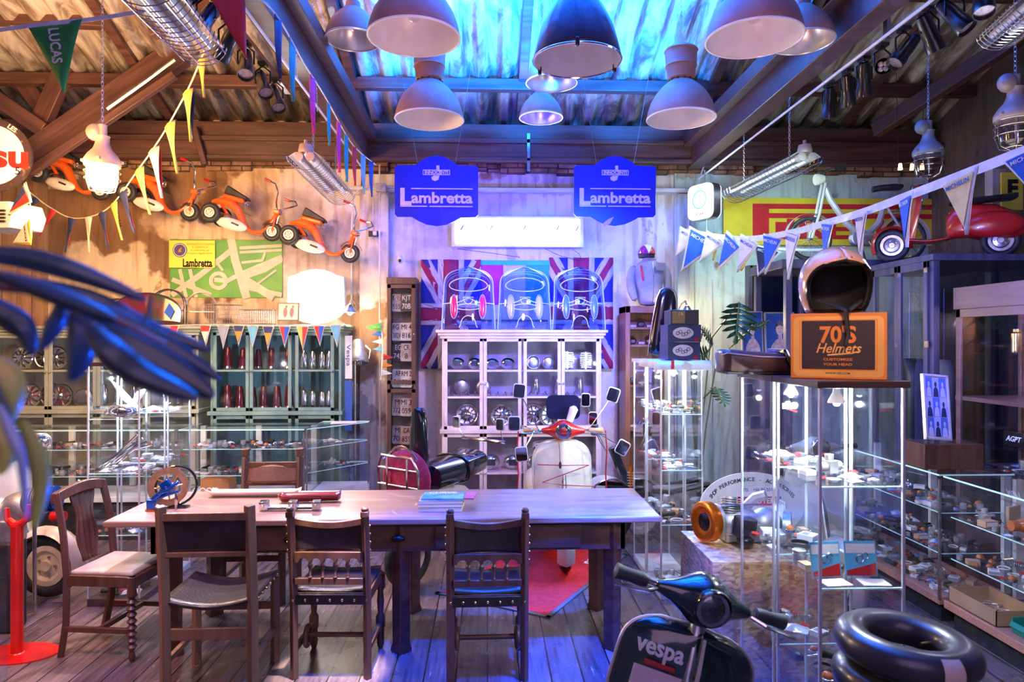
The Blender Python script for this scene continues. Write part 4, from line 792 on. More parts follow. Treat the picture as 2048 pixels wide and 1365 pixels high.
# ---- orange toy scooters hanging on wall
TOR = mat('toy_orange',(.85,.14,.015),.22,0,(.8,.1,.01),4,coat=.6)
def toy(label, pr, pf, paint=TOR, Y=7.12):
    a = P(pr[0],pr[1],Y); b = P(pf[0],pf[1],Y); ang = math.atan2(b.z-a.z,b.x-a.x); L_ = (b-a).length
    t = E('toy_scooter', label, 'toy scooter', ((a.x+b.x)/2,Y,(a.z+b.z)/2), (0,-ang,0), 'orange toy scooters on the left wall'); s_=L_/.64; t.scale=(s_,s_,s_)
    for y,x in ((-.11,-.33),(.11,-.29)): wheel(t,(x,y,.0),.108,.06,CREAM,(0,1,0),'rear_wheel')
    wheel(t,(.32,-.02,-.02),.105,.055,CREAM,(0,1,0),'front_wheel')
    def sec(pts): return [[Vector((p[0]+d[0]*math.cos(a)*p[2],p[3]*math.sin(a),p[1]+d[1]*math.cos(a)*p[2])) for a in [2*PI*k/12 for k in range(12)]] for p,d in pts]
    path=[((-.40,.12,.02,.03),(0,1)),((-.33,.16,.035,.07),(-.1,1)),((-.2,.17,.055,.08),(0,1)),((-.1,.13,.055,.07),(.6,.8)),((-.04,.03,.04,.055),(.9,.4)),((.04,-.06,.03,.06),(.6,.8)),((.14,-.09,.026,.07),(0,1)),((.23,-.05,.028,.06),(-.6,.8)),((.29,.05,.03,.045),(-1,.2)),((.305,.14,.03,.04),(-1,0)),((.31,.2,.02,.03),(-1,0))]
    O('body_shell', G().rings(sec(path)), paint, t, sub=1)
    O('seat_base', G().bx(-.28,-.05,-.06,.06,.19,.245), paint, t, bev=.02)
    O('seat', G().prism([(-.27,.245),(-.255,.34),(-.03,.27),(-.01,.235)],.13,plane='xz',o=(0,-.065,0)), BLK, t, bev=.012)
    O('seat_spring', G().torus((-.03,0,.2),.03,.01,(1,0,0)), CHR, t)
    ec = O('engine_cover', G().ball((-.10,-.07,-.06),(.17,.045,.065),16), mat('toy_cover_white',(.8,.76,.66),.3), t)
    O('slot', G().box((-.05,-.117,-.05),(.08,.008,.02),0,ry=.15), BLK, ec)
    O('engine', G().ball((-.2,0,-.02),(.07,.07,.07)).tube([(-.3,0,0),(-.2,0,-.04),(0,0,-.08)],.02), STEEL, t)
    O('frame_tube', G().tube([(-.36,-.05,.12),(-.32,-.05,.02)],.014).tube([(-.3,.0,.14),(-.2,.0,.04)],.018), paint, t)
    O('front_fender', G().rings([[Vector((.32-math.cos(a)*.125,y,-.02+math.sin(a)*.13)) for y in (-.045,0,.045)] for a in [rad(d) for d in range(20,170,15)]]), paint, t, sol=.008)
    O('fork', G().cyl((.318,-.04,.12),(.325,-.05,-.02),.01).cyl((.318,.03,.12),(.325,.03,-.02),.01), paint, t)
    hd = O('head', G().box((.31,0,.2),(.07,.09,.05)), paint, t, bev=.012); O('headlamp', G().ball((.35,0,.2),(.02,.03,.025)), CHR, hd)
    O('horn_plate', G().box((.345,0,.1),(.015,.07,.11)), CHR, t, bev=.004)
    hb = O('handlebar', G().tube([(.30,0,.22),(.28,-.02,.3),(.30,-.1,.4),(.27,-.16,.47),(.21,-.17,.48)],.009).tube([(.30,0,.22),(.40,.04,.28),(.46,.12,.34),(.42,.15,.38),(.34,.16,.37)],.009), CHR, t)
    O('grip', G().cyl((.22,-.17,.48),(.15,-.17,.49),.013), RED, hb); O('grip', G().cyl((.36,.16,.37),(.29,.16,.38),.013), RED, hb)
    O('wall_hook', G().cyl((-.1,.05,.12),(-.1,.36,.12),.008), STEEL, t)
    return t
toy('orange toy scooter nearest the pilaster, lowest in the row on the wall', (586,474),(702,504))
toy('orange toy scooter third from the left, right above the green map', (431,430),(547,461))
toy('orange toy scooter second from the left, beside the lit bulkhead lamp', (266,390),(383,421))
toy('orange toy scooter at far left of wall row beside the round sign', (92,351),(205,380))
# ---- moped and red scooter on top of dark cabinet
zp = PZ(522,6.2)
struct('trim_51', G().bx(2.62,4.58,5.99,6.75,zp-.08,zp), DBL, bev=.005)
struct('trim_52', G().bx(2.66,2.72,6.0,6.06,0,zp-.08).bx(2.66,2.72,6.68,6.74,0,zp-.08), DBL, bev=.005)
mp = E('moped','pale vintage moped with round headlamp standing on the high platform','moped',(3.42,6.2,zp+.005)); mp.scale=(.72,.72,.72)
MW = mat('moped_cream',(.36,.34,.34),.35,0,(.4,.36,.34),6,coat=.3)
for x,nm in ((-.62,'front_wheel'),(.62,'rear_wheel')):
    wheel(mp,(x,0,.29),.29,.05,CHR,(0,1,0),nm,spokes=24)
    O('mudguard', G().rings([[Vector((x-math.cos(a)*.325,y,.29+math.sin(a)*.325)) for y in (-.04,0,.04)] for a in [rad(d) for d in (range(10,150,12) if x<0 else range(20,200,12))]]), MW, mp, sol=.008)
O('main_frame', G().tube([(-.42,0,.95),(-.36,0,.8),(-.15,0,.5),(.0,0,.38),(.15,0,.36),(.28,0,.5),(.36,0,.75)],[.03,.035,.042,.045,.045,.04,.03]), MW, mp)
O('fork', G().tube([(-.44,.05,1.0),(-.52,.05,.6),(-.62,.05,.29)],.018).tube([(-.44,-.05,1.0),(-.52,-.05,.6),(-.62,-.05,.29)],.018), MW, mp)
O('chain_stay', G().tube([(.0,-.06,.36),(.62,-.06,.29)],.02).tube([(.36,.0,.75),(.62,-.06,.29)],.016), MW, mp)
O('engine', G().lathe([(.10,0),(.11,.04),(.09,.08),(.0,.085)],20,(.0,.04,.30),(0,-1,0)).box((.12,0,.28),(.2,.12,.14)), ALU, mp, bev=.01)
O('headlamp', G().lathe([(.07,0),(.075,.03),(.05,.11),(.0,.12)],20,(-.55,0,1.05),(1,0,.1)), CREAM, mp)
O('handlebar', G().tube([(-.44,-.3,1.12),(-.46,-.12,1.14),(-.45,.12,1.14),(-.3,.3,1.16)],.014).tube([(-.3,-.28,1.12),(-.44,-.26,1.12)],.02), BLK, mp)
O('saddle', G().rings([[Vector((x,w_*math.cos(a),z+.04*math.sin(a))) for a in [2*PI*k/12 for k in range(12)]] for x,w_,z in ((.2,.03,.93),(.3,.06,.95),(.45,.12,.96),(.55,.1,.96))]), BLK, mp)
O('carrier', G().tube([(.45,-.08,.66),(.85,-.08,.68),(.85,.08,.68),(.45,.08,.66)],.01), STEEL, mp)
O('kick_stand', G().tube([(.1,-.1,.25),(.2,-.15,.01)],.012).tube([(.1,.1,.25),(.2,.15,.01)],.012), STEEL, mp)
zt_ = PZ(508,5.12,1868)
rs_, rw_ = scooter('red scooter parked high on top of the dark blue cabinet', (3.80,5.55,zt_+.005), rad(-118), mat('scooter_red',(.45,.015,.012),.25,0,(.35,.01,.01),4,coat=.6), z1=.9, sc=.62, rim=STEEL)
# ---- inner tubes
TUB = mat('inner_tube_rubber',(.03,.028,.027),.32,0,(.06,.055,.05),5,.15,20,coat=.2,rvar=.1)
tx,ty = P(1806,1280,2.03).x, 2.03
st2 = E('round_stool','black round stool under the stacked inner tubes','stool',(tx,ty,0)); O('stool_seat', G().lathe([(.15,.67),(.16,.69),(.15,.708)],24), BLK, st2)
for k in range(4): O('leg', G().cyl((.09*math.cos(k*PI/2+.8),.09*math.sin(k*PI/2+.8),.67),(.14*math.cos(k*PI/2+.8),.14*math.sin(k*PI/2+.8),0),.012), STEEL, st2)
def tubeobj(label,z,dx,rx):
    o = E('inner_tube',label,'inner tube',(tx+dx,ty,z),(rx,rad(3),.3),'stacked inner tubes')
    O('tube', G().torus((0,0,.05),.150,.052,(0,0,1),48,16,sq=.95), TUB, o); O('valve', G().cyl((.1,.0,.05),(.06,.0,.05),.005), BRASS, o)
    return o
tubeobj('black rubber inner tube, lower of the two stacked by the glass case',.716,0,0)
tu = tubeobj('black rubber inner tube with cream paper label, on top of the stack',.8235,.006,rad(2))
lb = O('paper_label', G().rings([[Vector((math.sin(b_)*0+(.150+(.0535)*math.cos(a))*math.cos(b_),(.150+.0535*math.cos(a))*math.sin(b_),.05+.051*math.sin(a))) for a in [rad(d) for d in range(-60,61,12)]] for b_ in [rad(-112+d) for d in range(0,19,3)]],cap=False), mat('label_cream',(.75,.6,.42),.6,0,(.65,.5,.33),10), tu)
# ---- OSB crate with engine on it
def osbmat():
    m=bpy.data.materials.new('osb_board'); m.use_nodes=True; nt=m.node_tree; L=nt.links; b=nt.nodes['Principled BSDF']
    tc=_n(nt,'ShaderNodeTexCoord'); v=_n(nt,'ShaderNodeTexVoronoi',Scale=34.0,Randomness=1.0); mp=_n(nt,'ShaderNodeMapping'); mp.inputs['Scale'].default_value=(1,1,2.4); mp.inputs['Rotation'].default_value=(0,.6,.4)
    L.new(tc.outputs['Object'],mp.inputs[0]); L.new(mp.outputs[0],v.inputs['Vector']); r=_n(nt,'ShaderNodeValToRGB'); r.color_ramp.elements[0].color=(.26,.12,.04,1); r.color_ramp.elements[1].color=(.85,.52,.22,1)
    L.new(v.outputs['Color'],r.inputs[0]); L.new(r.outputs[0],b.inputs['Base Color']); b.inputs['Roughness'].default_value=.6; return m
OSB = osbmat(); X0_=1.19
o = E('osb_crate','strand board crate carrying the scooter engine between glass cases','crate',(1.56,3.90,0)); 
O('side_board', G().bx(-.36,-.34,-.3,.3,0,.60).bx(.34,.36,-.3,.3,0,.60).bx(-.34,.34,-.3,-.28,0,.60).bx(-.34,.34,.28,.3,0,.60), OSB, o); O('top_board', G().bx(-.36,.36,-.3,.3,.60,.62), OSB, o, bev=.002)
e = E('scooter_engine','silver scooter engine with orange flywheel and black carburettor on the strand crate','engine',(1.40,3.92,.621))
O('flywheel', G().lathe([(.07,-.03),(.11,-.03),(.115,-.02),(.115,.03),(.105,.035),(.07,.03),(.03,.01),(.0,.01)],36,(-.12,.02,.125),(-1,-.35,.05),cap=False), ORA, e)
O('flywheel_hub', G().lathe([(.0,.0),(.05,.0),(.06,.02),(.0,.03)],16,(-.12,.02,.125),(-1,-.35,.05)), BLKG, e)
O('backplate', G().cyl((-.10,.02,.125),(-.055,.03,.125),.10,n=28), ALU, e)
O('crankcase', G().ball((.06,.06,.11),(.15,.1,.1)).box((.1,.06,.06),(.24,.14,.11)).ball((.25,.08,.10),(.1,.08,.09)), ALU, e, bev=.012)
fins(e,(.02,.05,.17),(.1,.2,1),.07,7,ALU,.013)
O('carburettor', G().box((.06,-.09,.12),(.11,.09,.12),.2,ry=.15).cyl((.06,-.1,.03),(.06,-.1,.07),.05), mat('carb_black',(.02,.02,.025),.3), e, bev=.014)
O('intake', G().tube([(.12,.05,.2),(.17,.03,.26),(.22,.0,.28)],.03), ALU, e); O('axle_bolts', G().cyl((-.05,.0,.22),(.16,-.02,.23),.008).cyl((-.05,.02,.06),(.1,-.06,.06),.008), CHR, e)
O('rear_brake_drum', G().cyl((.33,.02,.1),(.37,.0,.1),.08,n=24), ALU, e)
# ---------------------------------------------------------------- pendant lamps and fittings under the roof
ENAM = mat('lamp_enamel_brown', (.34,.17,.11), .45, 0, (.27,.13,.085), 10, .08, 40)
INW = mat('lamp_inside_white', (.78,.76,.8), .35, 0, (.7,.68,.72), 8)
INS = mat('lamp_inside_metal', (.8,.78,.75), .3, .7)
NAVY = mat('lamp_navy', (.012,.014,.035), .28, 0, (.02,.02,.05), 6, coat=.3)
def chain(name, a, b, label=None, par=None, r=.0035, step=.022, m=None):
    a,b = Vector(a),Vector(b); n = max(2,int((b-a).length/step)); g = G(); d=(b-a).normalized()
    u = Vector((1,0,0)); v = d.cross(u).normalized()
    for k in range(n):
        c = a+(b-a)*(k+.5)/n; s_ = u if k%2 else v
        g.tube([c+d*step*.62*math.cos(t)+s_*.008*math.sin(t) for t in [2*PI*i/8 for i in range(8)]], r*.6, 4, closed=True)
    return O(name, g, m or STEEL, par)
def roofz(y): return ZR+(7.4-y)*TR-.045
def pendant(label, px, py, rpx, Y, neck=1, inner=INW, body=ENAM, glassy=False, bulb=True):
    c = P(px,py,Y); R = rpx*SC(Y)/1.0; t = E('pendant_lamp', label, 'pendant lamp', c, (0,0,0), 'industrial pendant lamps under the roof')
    H = R*1.15
    prof = [(R,0),(R*1.0,.012),(R*.97,H*.18),(R*.88,H*.42),(R*.74,H*.62),(R*.56,H*.80),(R*.40,H*.92),(R*.33,H*.98)]
    if glassy: H=R*1.75; prof = [(R,0),(R*.99,.02),(R*.93,H*.2),(R*.82,H*.42),(R*.66,H*.62),(R*.47,H*.8),(R*.3,H*.93),(R*.18,H)]
    O('shade', G().lathe(prof,40,cap=False), body, t, sol=.003)
    O('shade_lining', G().lathe([(r-.004,z+.001) for r,z in prof],40,cap=False), inner, t)
    O('rim', G().torus((0,0,0),R,.006,(0,0,1),48,6), inner if not glassy else CHR, t)
    z=H*.98
    if neck:
        nk = O('neck', G().lathe([(R*.34,z),(R*.40,z+.012),(R*.40,z+.03),(R*.44,z+R*.4),(R*.47,z+R*.42),(R*.45,z+R*.46),(R*.47,z+R*.85),(R*.50,z+R*.88),(R*.44,z+R*.95),(R*.1,z+R*.98)],28), body, t)
        for k in range(12): a=2*PI*k/12; O('vent_hole', G().ball((R*.37*math.cos(a),R*.37*math.sin(a),z-.004),.009,6,k=4), BLK, nk)
        z += R*.98
    else:
        O('cap', G().lathe([(R*.3,z-.02),(R*.26,z+R*.25),(R*.1,z+R*.3)],20), body, t); z+=R*.3
    O('hanger_hook', G().torus((0,0,z+.012),.016,.004,(0,1,0),14,6), STEEL, t)
    top = roofz(Y)-c.z
    if top-z>.06: chain('chain', (0,0,z+.02),(0,0,top),par=t)
    if glassy:
        O('front_glass', G().lathe([(R*.96,-.004),(R*.5,-.012),(.0,-.016)],40,cap=False), glassmat('lamp_front_glass',(.75,.8,.95),2.2,.12,1.5,(.8,.85,1)), t)
        for k in range(3): a=2*PI*k/3+.4; O('clamp', G().box((R*1.01*math.cos(a),R*1.01*math.sin(a),.0),(.02,.02,.045)), BLKG, t, bev=.003)
    if bulb: O('bulb', G().lathe([(.0,H*.28),(.03,H*.32),(.042,H*.45),(.035,H*.58),(.018,H*.72),(.018,H*.9)],16), glassmat('bulb_clear',(.9,.9,.95),1.5,.04), t)
    return t
pendant('big brown enamel pendant lamp at top, left of the dark glazed lamp',828,75,91,3.7)
pendant('small brown pendant lamp at top left, partly behind the big one',706,80,54,5.0,0,INS)
pendant('brown pendant lamp with tall collar above the left blue sign',859,240,68,4.95)
pendant('dark navy pendant lamp closed by a flat front glass',1154,122,88,3.7,0,INW,NAVY,True)
pendant('small pendant lamp with metal lining, half hidden by the navy lamp',1103,166,51,5.3,0,INS,bulb=False)
pendant('smallest pendant lamp with shiny lining, lowest in the middle',1082,236,43,5.8,0,INS,bulb=False)
pendant('brown pendant lamp with tall collar above the right blue sign',1362,238,68,4.95)
pendant('big brown enamel pendant lamp at top right of the navy lamp',1508,78,95,3.62)
pendant('brown pendant lamp at top, behind the big right one',1604,84,62,4.15,0,INS)
# caged fluorescent battens
TUBM = mat('fluoro_tube_off',(.8,.78,.82),.2,0,(.7,.68,.75),6)
def batten(label, a, b, w_=.15, ends=True, chains=True, hang=None):
    a,b = Vector(a),Vector(b); d=(b-a); L_=d.length; c=(a+b)/2
    q = d.to_track_quat('X','Z'); t = E('caged_fluorescent_lamp', label, 'fluorescent lamp', c, q.to_euler(), 'caged fluorescent lamps')
    h=L_/2; sh=O('reflector', G().prism([(-w_/2,.02),(-w_*.3,.055),(w_*.3,.055),(w_/2,.02),(w_/2-.006,.016),(w_*.28,.048),(-w_*.28,.048),(-w_/2+.006,.016)],2*h,plane='yz',o=(-h,0,0)), mat('reflector_grey',(.36,.32,.36),.4,.2), t)
    for y in (-w_*.22,w_*.22): O('tube', G().cyl((-h+.03,y,.012),(h-.03,y,.012),.017,n=12), TUBM, t)
    cg = E('wire_cage',None,None); cg.parent=t
    for k in range(5):
        a_=-PI*(k+.5)/5; y=w_*.55*math.cos(a_); z=.02+w_*.42*math.sin(a_); O('cage_wire', G().cyl((-h,y,z),(h,y,z),.0028,n=5), CHR, cg)
    n=int(L_/.06)
    for k in range(n+1): 
        x=-h+L_*k/n; O('cage_hoop', G().tube([(x,w_*.55*math.cos(-PI*i/8),.02+w_*.42*math.sin(-PI*i/8)) for i in range(9)],.0024,4), CHR, cg)
    if ends:
        for y in (-.045,.045): O('end_socket', G().lathe([(.0,-.05),(.036,-.045),(.04,-.01),(.036,.02)],16,(h,y,.015),(1,0,0)), ENAM2, t)
        O('junction_can', G().lathe([(.055,0),(.06,.02),(.05,.07),(.02,.08)],18,(h-.02,0,.05)).cyl((h-.02,0,.12),(h-.02,0,.16),.014), ENAM2, t)
    return t
ENAM2 = mat('fitting_grey_brown', (.36,.28,.27), .5, .3, (.3,.22,.2), 12, .1)
def hang(px,py,Y,p,label):  # chain from beam/roof down to a fitting
    a=P(px,py,Y); o=chain('hanging_chain',p,(a.x,a.y,roofz(a.y)-.1)); tag(o,label,'chain','suspension chains'); return o
A1,A2 = P(300,-40,2.05),P(405,118,3.0)
batten('long caged fluorescent lamp in the upper left corner, closest of four',P(285,-30,2.5),P(400,100,3.3),.22,False)
B1,B2 = P(680,392,6.9),P(610,318,5.6)
batten('caged fluorescent lamp hanging at left over the toy scooters',B1,B2,.27)
C1,C2 = P(1470,388,6.9),P(1612,318,5.6)
batten('caged fluorescent lamp hanging at right over the yellow flag',C1,C2,.27)
batten('caged fluorescent lamp cut by the upper right corner',P(2000,75,3.6),P(2085,5,3.0),.2,False)
for (f,g_,nm) in ((B1,B2,'left'),(C1,C2,'right')):
    for u,w2 in ((.8,'near'),(.15,'far')):
        p=f.lerp(g_,u)+Vector((0,0,.05)); o=chain('hanging_chain',p,(p.x,p.y,roofz(p.y)-.02)); tag(o,'steel chain holding the %s end of the %s caged tube lamp'%(w2,nm),'chain','suspension chains')
# bulkhead lamps in wire cages
BG = glassmat('bulkhead_glass',(.75,.72,.75),1.2,.06)
def bulkhead(label, px, py, Y, s_=1, lit=False, topz=None, lamp_m=None):
    c=P(px,py,Y); t=E('caged_bulkhead_lamp',label,'bulkhead lamp',c,sc=s_); m=lamp_m or ENAM2
    gm = mat('lit_globe',(1,.9,.7),.3,emis=26,ecol=(1,.72,.36)) if lit else BG
    O('glass_jar', G().lathe([(.0,-.125),(.05,-.12),(.085,-.09),(.095,-.03),(.095,.05)],24), gm, t)
    cg=E('wire_guard',None,None); cg.parent=t
    for k in range(6): a=2*PI*k/6; O('guard_wire', G().tube([(.11*math.cos(a),.11*math.sin(a),.05),(.112*math.cos(a),.112*math.sin(a),-.05),(.09*math.cos(a),.09*math.sin(a),-.12),(.03*math.cos(a),.03*math.sin(a),-.145)],.003,5), CHR, cg)
    for z,r in ((.04,.112),(0,.113),(-.05,.112),(-.13,.06)): O('guard_ring', G().torus((0,0,z),r,.003,(0,0,1),28,5), CHR, cg)
    O('collar', G().lathe([(.112,.045),(.118,.055),(.118,.08),(.095,.12),(.06,.16),(.045,.2),(.045,.24),(.05,.25),(.02,.255)],24), m, t)
    for k in range(4): a=2*PI*k/4+.3; O('lug', G().box((.118*math.cos(a),.118*math.sin(a),.075),(.025,.025,.02)), m, t, bev=.003)
    O('conduit_box', G().ball((-.05,0,.28),(.06,.05,.06)).cyl((.0,0,.25),(0,0,.33),.03), m, t)
    top=(roofz(Y)-c.z)/s_; chain('chain',(0,0,.33),(0,0,top-.02),par=t,step=.03)
    return c
c=bulkhead('lit caged bulkhead lamp glowing warm white beside the toy scooters',205,345,5.4,1.11,True)
light('bulkhead_glow','POINT',(c.x,c.y-.02,c.z-.22),95,(1,.66,.3),.1)
bulkhead('unlit caged bulkhead lamp hanging over the moped',1856,322,5.1,.92,lamp_m=mat('fitting_blue_grey',(.2,.24,.32),.5,.3))
bulkhead('unlit caged bulkhead lamp at the right edge above the pennants',2030,255,4.2,1.0)
# stage spots along both beams
SPB = mat('spot_black', (.01,.01,.012), .3, .2, coat=.4); LENSM = mat('spot_lens', (.5,.42,.4), .3, .5, (.3,.25,.25), 60)
def spot(label, x, y, z, tgt, grp, quad=False):
    t = E('track_spotlight', label, 'spotlight', (x,y,z), (0,0,0), grp)
    d = Vector(tgt).normalized(); q = d.to_track_quat('-Z','Y').to_euler()
    O('bracket', G().box((0,0,-.01),(.05,.07,.02)).tube([(-.05,0,-.14),(-.05,0,-.06),(0,0,-.02),(.05,0,-.06),(.05,0,-.14)],.006,5), SPB, t)
    h = O('can', G().lathe([(.022,.11),(.034,.10),(.04,.04),(.042,-.03),(.047,-.04),(.05,-.10),(.046,-.10),(.044,-.08)],18,cap=False), SPB, t, loc=(0,0,-.14), rot=q)
    O('back_fins', G().lathe([(.0,.11),(.03,.11),(.03,.115),(.0,.13)],14), SPB, h)
    if quad:
        for a in range(4): O('lens', G().ball((.02*math.cos(a*PI/2+.8),.02*math.sin(a*PI/2+.8),-.085),(.017,.017,.006),10), LENSM, h)
    else: O('lens', G().lathe([(.0,-.078),(.043,-.08)],18), LENSM, h)
    return t
random.seed(5)
tr = E('spotlight_track','steel lighting track clamped along the right truss beam','light track',(XRr+.16,0,3.62)); O('rail', G().bx(-.02,.02,1.5,4.9,0,.035), STEEL, tr)
O('hanger', G().bx(-.03,-.005,2.0,2.04,-.01,.12), STEEL, tr); O('hanger', G().bx(-.03,-.005,4.0,4.04,-.01,.12), STEEL, tr)
RSP=[4.75,4.5,4.3,4.1,3.88,3.65,3.45,3.25,3.05,2.85,2.62,2.4]
on=['nearest the wall','second from the wall end','third from the wall end','fourth from the wall end','fifth from the wall end','sixth from the wall end','seventh from the wall end','eighth from the wall end','ninth from the wall end','tenth from the wall end','eleventh from the wall end','closest to us']
for i,y in enumerate(RSP):
    spot('black spotlight on the right beam track, '+on[i], XRr+.16, y, 3.62, (random.uniform(-.7,.5),random.uniform(-.5,.4),-.8) if i not in (3,8) else (-.5,-1,-.35), 'spotlights on the right track', i in (3,8))
tr = E('spotlight_track','steel lighting track clamped along the left truss beam','light track',(XL-.17,0,3.66)); O('rail', G().bx(-.02,.02,1.5,5.2,0,.035), STEEL, tr)
O('hanger', G().bx(.005,.03,2.0,2.04,-.01,.1), STEEL, tr); O('hanger', G().bx(.005,.03,4.0,4.04,-.01,.1), STEEL, tr)
for i,y in enumerate((4.9,4.62,4.3,4.0,3.7,3.35,3.0,2.65)):
    spot('black spotlight on the left beam track, '+(on[i] if i<7 else 'closest to us'), XL-.17, y, 3.66, (random.uniform(-.6,.6),random.uniform(-.6,.6),-.8), 'spotlights on the left track', False)
# cables and conduits along beams
def wire(label,pts,m,r=.006,name='cable',cat='cable',n=6): return tag(O(name, G().tube(pts,r,n), m), label, cat)
wire('white conduit running along the underside of the left truss beam',[(XL+.03,7.3,3.60),(XL+.035,5,3.585),(XL+.03,3,3.58),(XL+.03,1.2,3.58)],WHT,.009,'conduit','conduit')
wire('pale conduit running along the underside of the right truss beam',[(XRr+.02,7.3,3.55),(XRr+.02,4,3.55),(XRr+.02,1.2,3.55)],WHT,.009,'conduit','conduit')
wire('grey conduit clipped under the diagonal roof brace at left',[P(215,218,6.40),P(290,165,6.40),P(350,120,6.40)],STEEL,.02,'conduit','conduit')
# ---- hanging blue signs
SBL = mat('sign_blue_enamel',(.006,.012,.34),.35,0,(.006,.015,.28),4,coat=.2); SLT=mat('sign_silver_letter',(.62,.5,.55),.4,0,(.5,.4,.5),20)
def hsign(label, px, Y, chip=False):
    c=P(px,388,Y); s_=SC(Y); t=E('hanging_sign',label,'sign',c,(rad(2),0,0),'blue hanging shop signs')
    W2=83*s_; out=[(-W2,-50*s_),(-W2,58*s_)] ; out=[]
    out += [(-W2+5*s_,-46*s_)]+[( -50*s_+0,-46*s_)]
    out += [(x*s_,y*s_) for x,y in [(-48,-47),(-36,-54),(-20,-61),(0,-64),(20,-61),(36,-54),(48,-47)]]
    out += [(W2-5*s_,-46*s_),(W2,-41*s_),(W2,52*s_),(W2-4*s_,56*s_)]
    out += [(x*s_,y*s_) for x,y in [(42,57),(30,66),(16,73),(0,76),(-16,73),(-30,66),(-42,57)]]
    out += [(-W2+4*s_,56*s_),(-W2,52*s_),(-W2,-41*s_)]
    O('board', G().prism(out,.02,plane='xz'), SBL, t, bev=.003)
    text('ambretta', 30*s_, SLT, t, (11*s_,-.004,-9*s_), ext=.002, bold=.03, fit=122*s_)
    text('L', 44*s_, SLT, t, (-62*s_,-.0045,-8*s_), ext=.002, bold=.05)
    fr=O('letter_rules', G().bx(-50*s_,72*s_,-.006,0,9*s_,11*s_).bx(-72*s_,-18*s_,-.006,0,-26*s_,-24*s_).bx(-14*s_,72*s_,-.006,0,-26*s_,-24*s_), SLT, t)
    O('badge_frame', G().bx(-27*s_,27*s_,-.006,0,46*s_,47.5*s_).bx(-27*s_,27*s_,-.006,0,37*s_,38.5*s_).bx(-27*s_,-25.5*s_,-.006,0,37*s_,47*s_).bx(25.5*s_,27*s_,-.006,0,37*s_,47*s_), SLT, t)
    text('INNOCENTI', 9*s_, SLT, t, (0,-.004,42*s_), ext=.002, bold=.04, fit=46*s_)
    O('badge_hook', G().bx(0,6*s_,-.005,0,48*s_,56*s_), SLT, t); O('badge_hook', G().prism([(x*s_,y*s_) for x,y in [(6,36),(4,28),(-3,25),(-9,28),(-10,33),(-5,36)]],-.005,plane='xz'), SLT, t)
    if chip: O('chipped_patch', G().prism([(x*s_,y*s_) for x,y in [(-12,-50),(-25,-60),(-22,-66),(-10,-60),(-2,-46)]],-.001,plane='xz',o=(0,-.001,0)), mat('chip_tan',(.6,.3,.22),.6), t)
    for sx in (-1,1): O('hanging_wire', G().cyl((sx*38*s_,.01,62*s_),(sx*70*s_,.01,roofz(Y)+.018-c.z),.002,n=5), STEEL, t)
    return t
hsign('blue hanging sign lettered Lambretta, left of the two',873,6.6); hsign('blue hanging sign lettered Lambretta with a chipped patch, right of two',1230,6.6,True)
# small metal hanging bar between the signs
tag(O('hanging_strap', G().box((0,0,0),(.03,.01,.40)), STEEL, loc=P(1057,305,7.22)), 'perforated steel strap hanging between the two blue signs', 'strap')
# ---- buntings
def pole_pts(ctrl, n): # catmull through control points
    out=[]; C=[Vector(c) for c in ctrl]
    for i in range(len(C)-1):
        p0,p1,p2,p3=C[max(0,i-1)],C[i],C[i+1],C[min(len(C)-1,i+2)]
        for k in range(n):
            t_=k/n; out.append(.5*((2*p1)+(-p0+p2)*t_+(2*p0-5*p1+4*p2-p3)*t_*t_+(-p0+3*p1-3*p2+p3)*t_**3))
    out.append(C[-1]); return out
def fabric(name,c,c2=None): return mat(name,c,.75,0,c2 or tuple(x*.8 for x in c),14)
YEL=fabric('cloth_yellow',(.78,.55,.12)); CRD=fabric('cloth_red',(.65,.03,.03)); CNV=fabric('cloth_navy',(.03,.04,.14)); CGN=fabric('cloth_green',(.03,.3,.06)); CPK=fabric('cloth_pink',(.6,.03,.25)); CTL=fabric('cloth_teal',(.02,.3,.4)); CCR=fabric('cloth_cream',(.75,.66,.5)); CLB=fabric('cloth_lightblue',(.15,.42,.6)); CGR=fabric('cloth_grey',(.28,.3,.36)); CWH=fabric('cloth_white',(.8,.8,.85)); CBL=fabric('cloth_blue',(.02,.10,.55)); COR=fabric('cloth_orange',(.75,.25,.03))
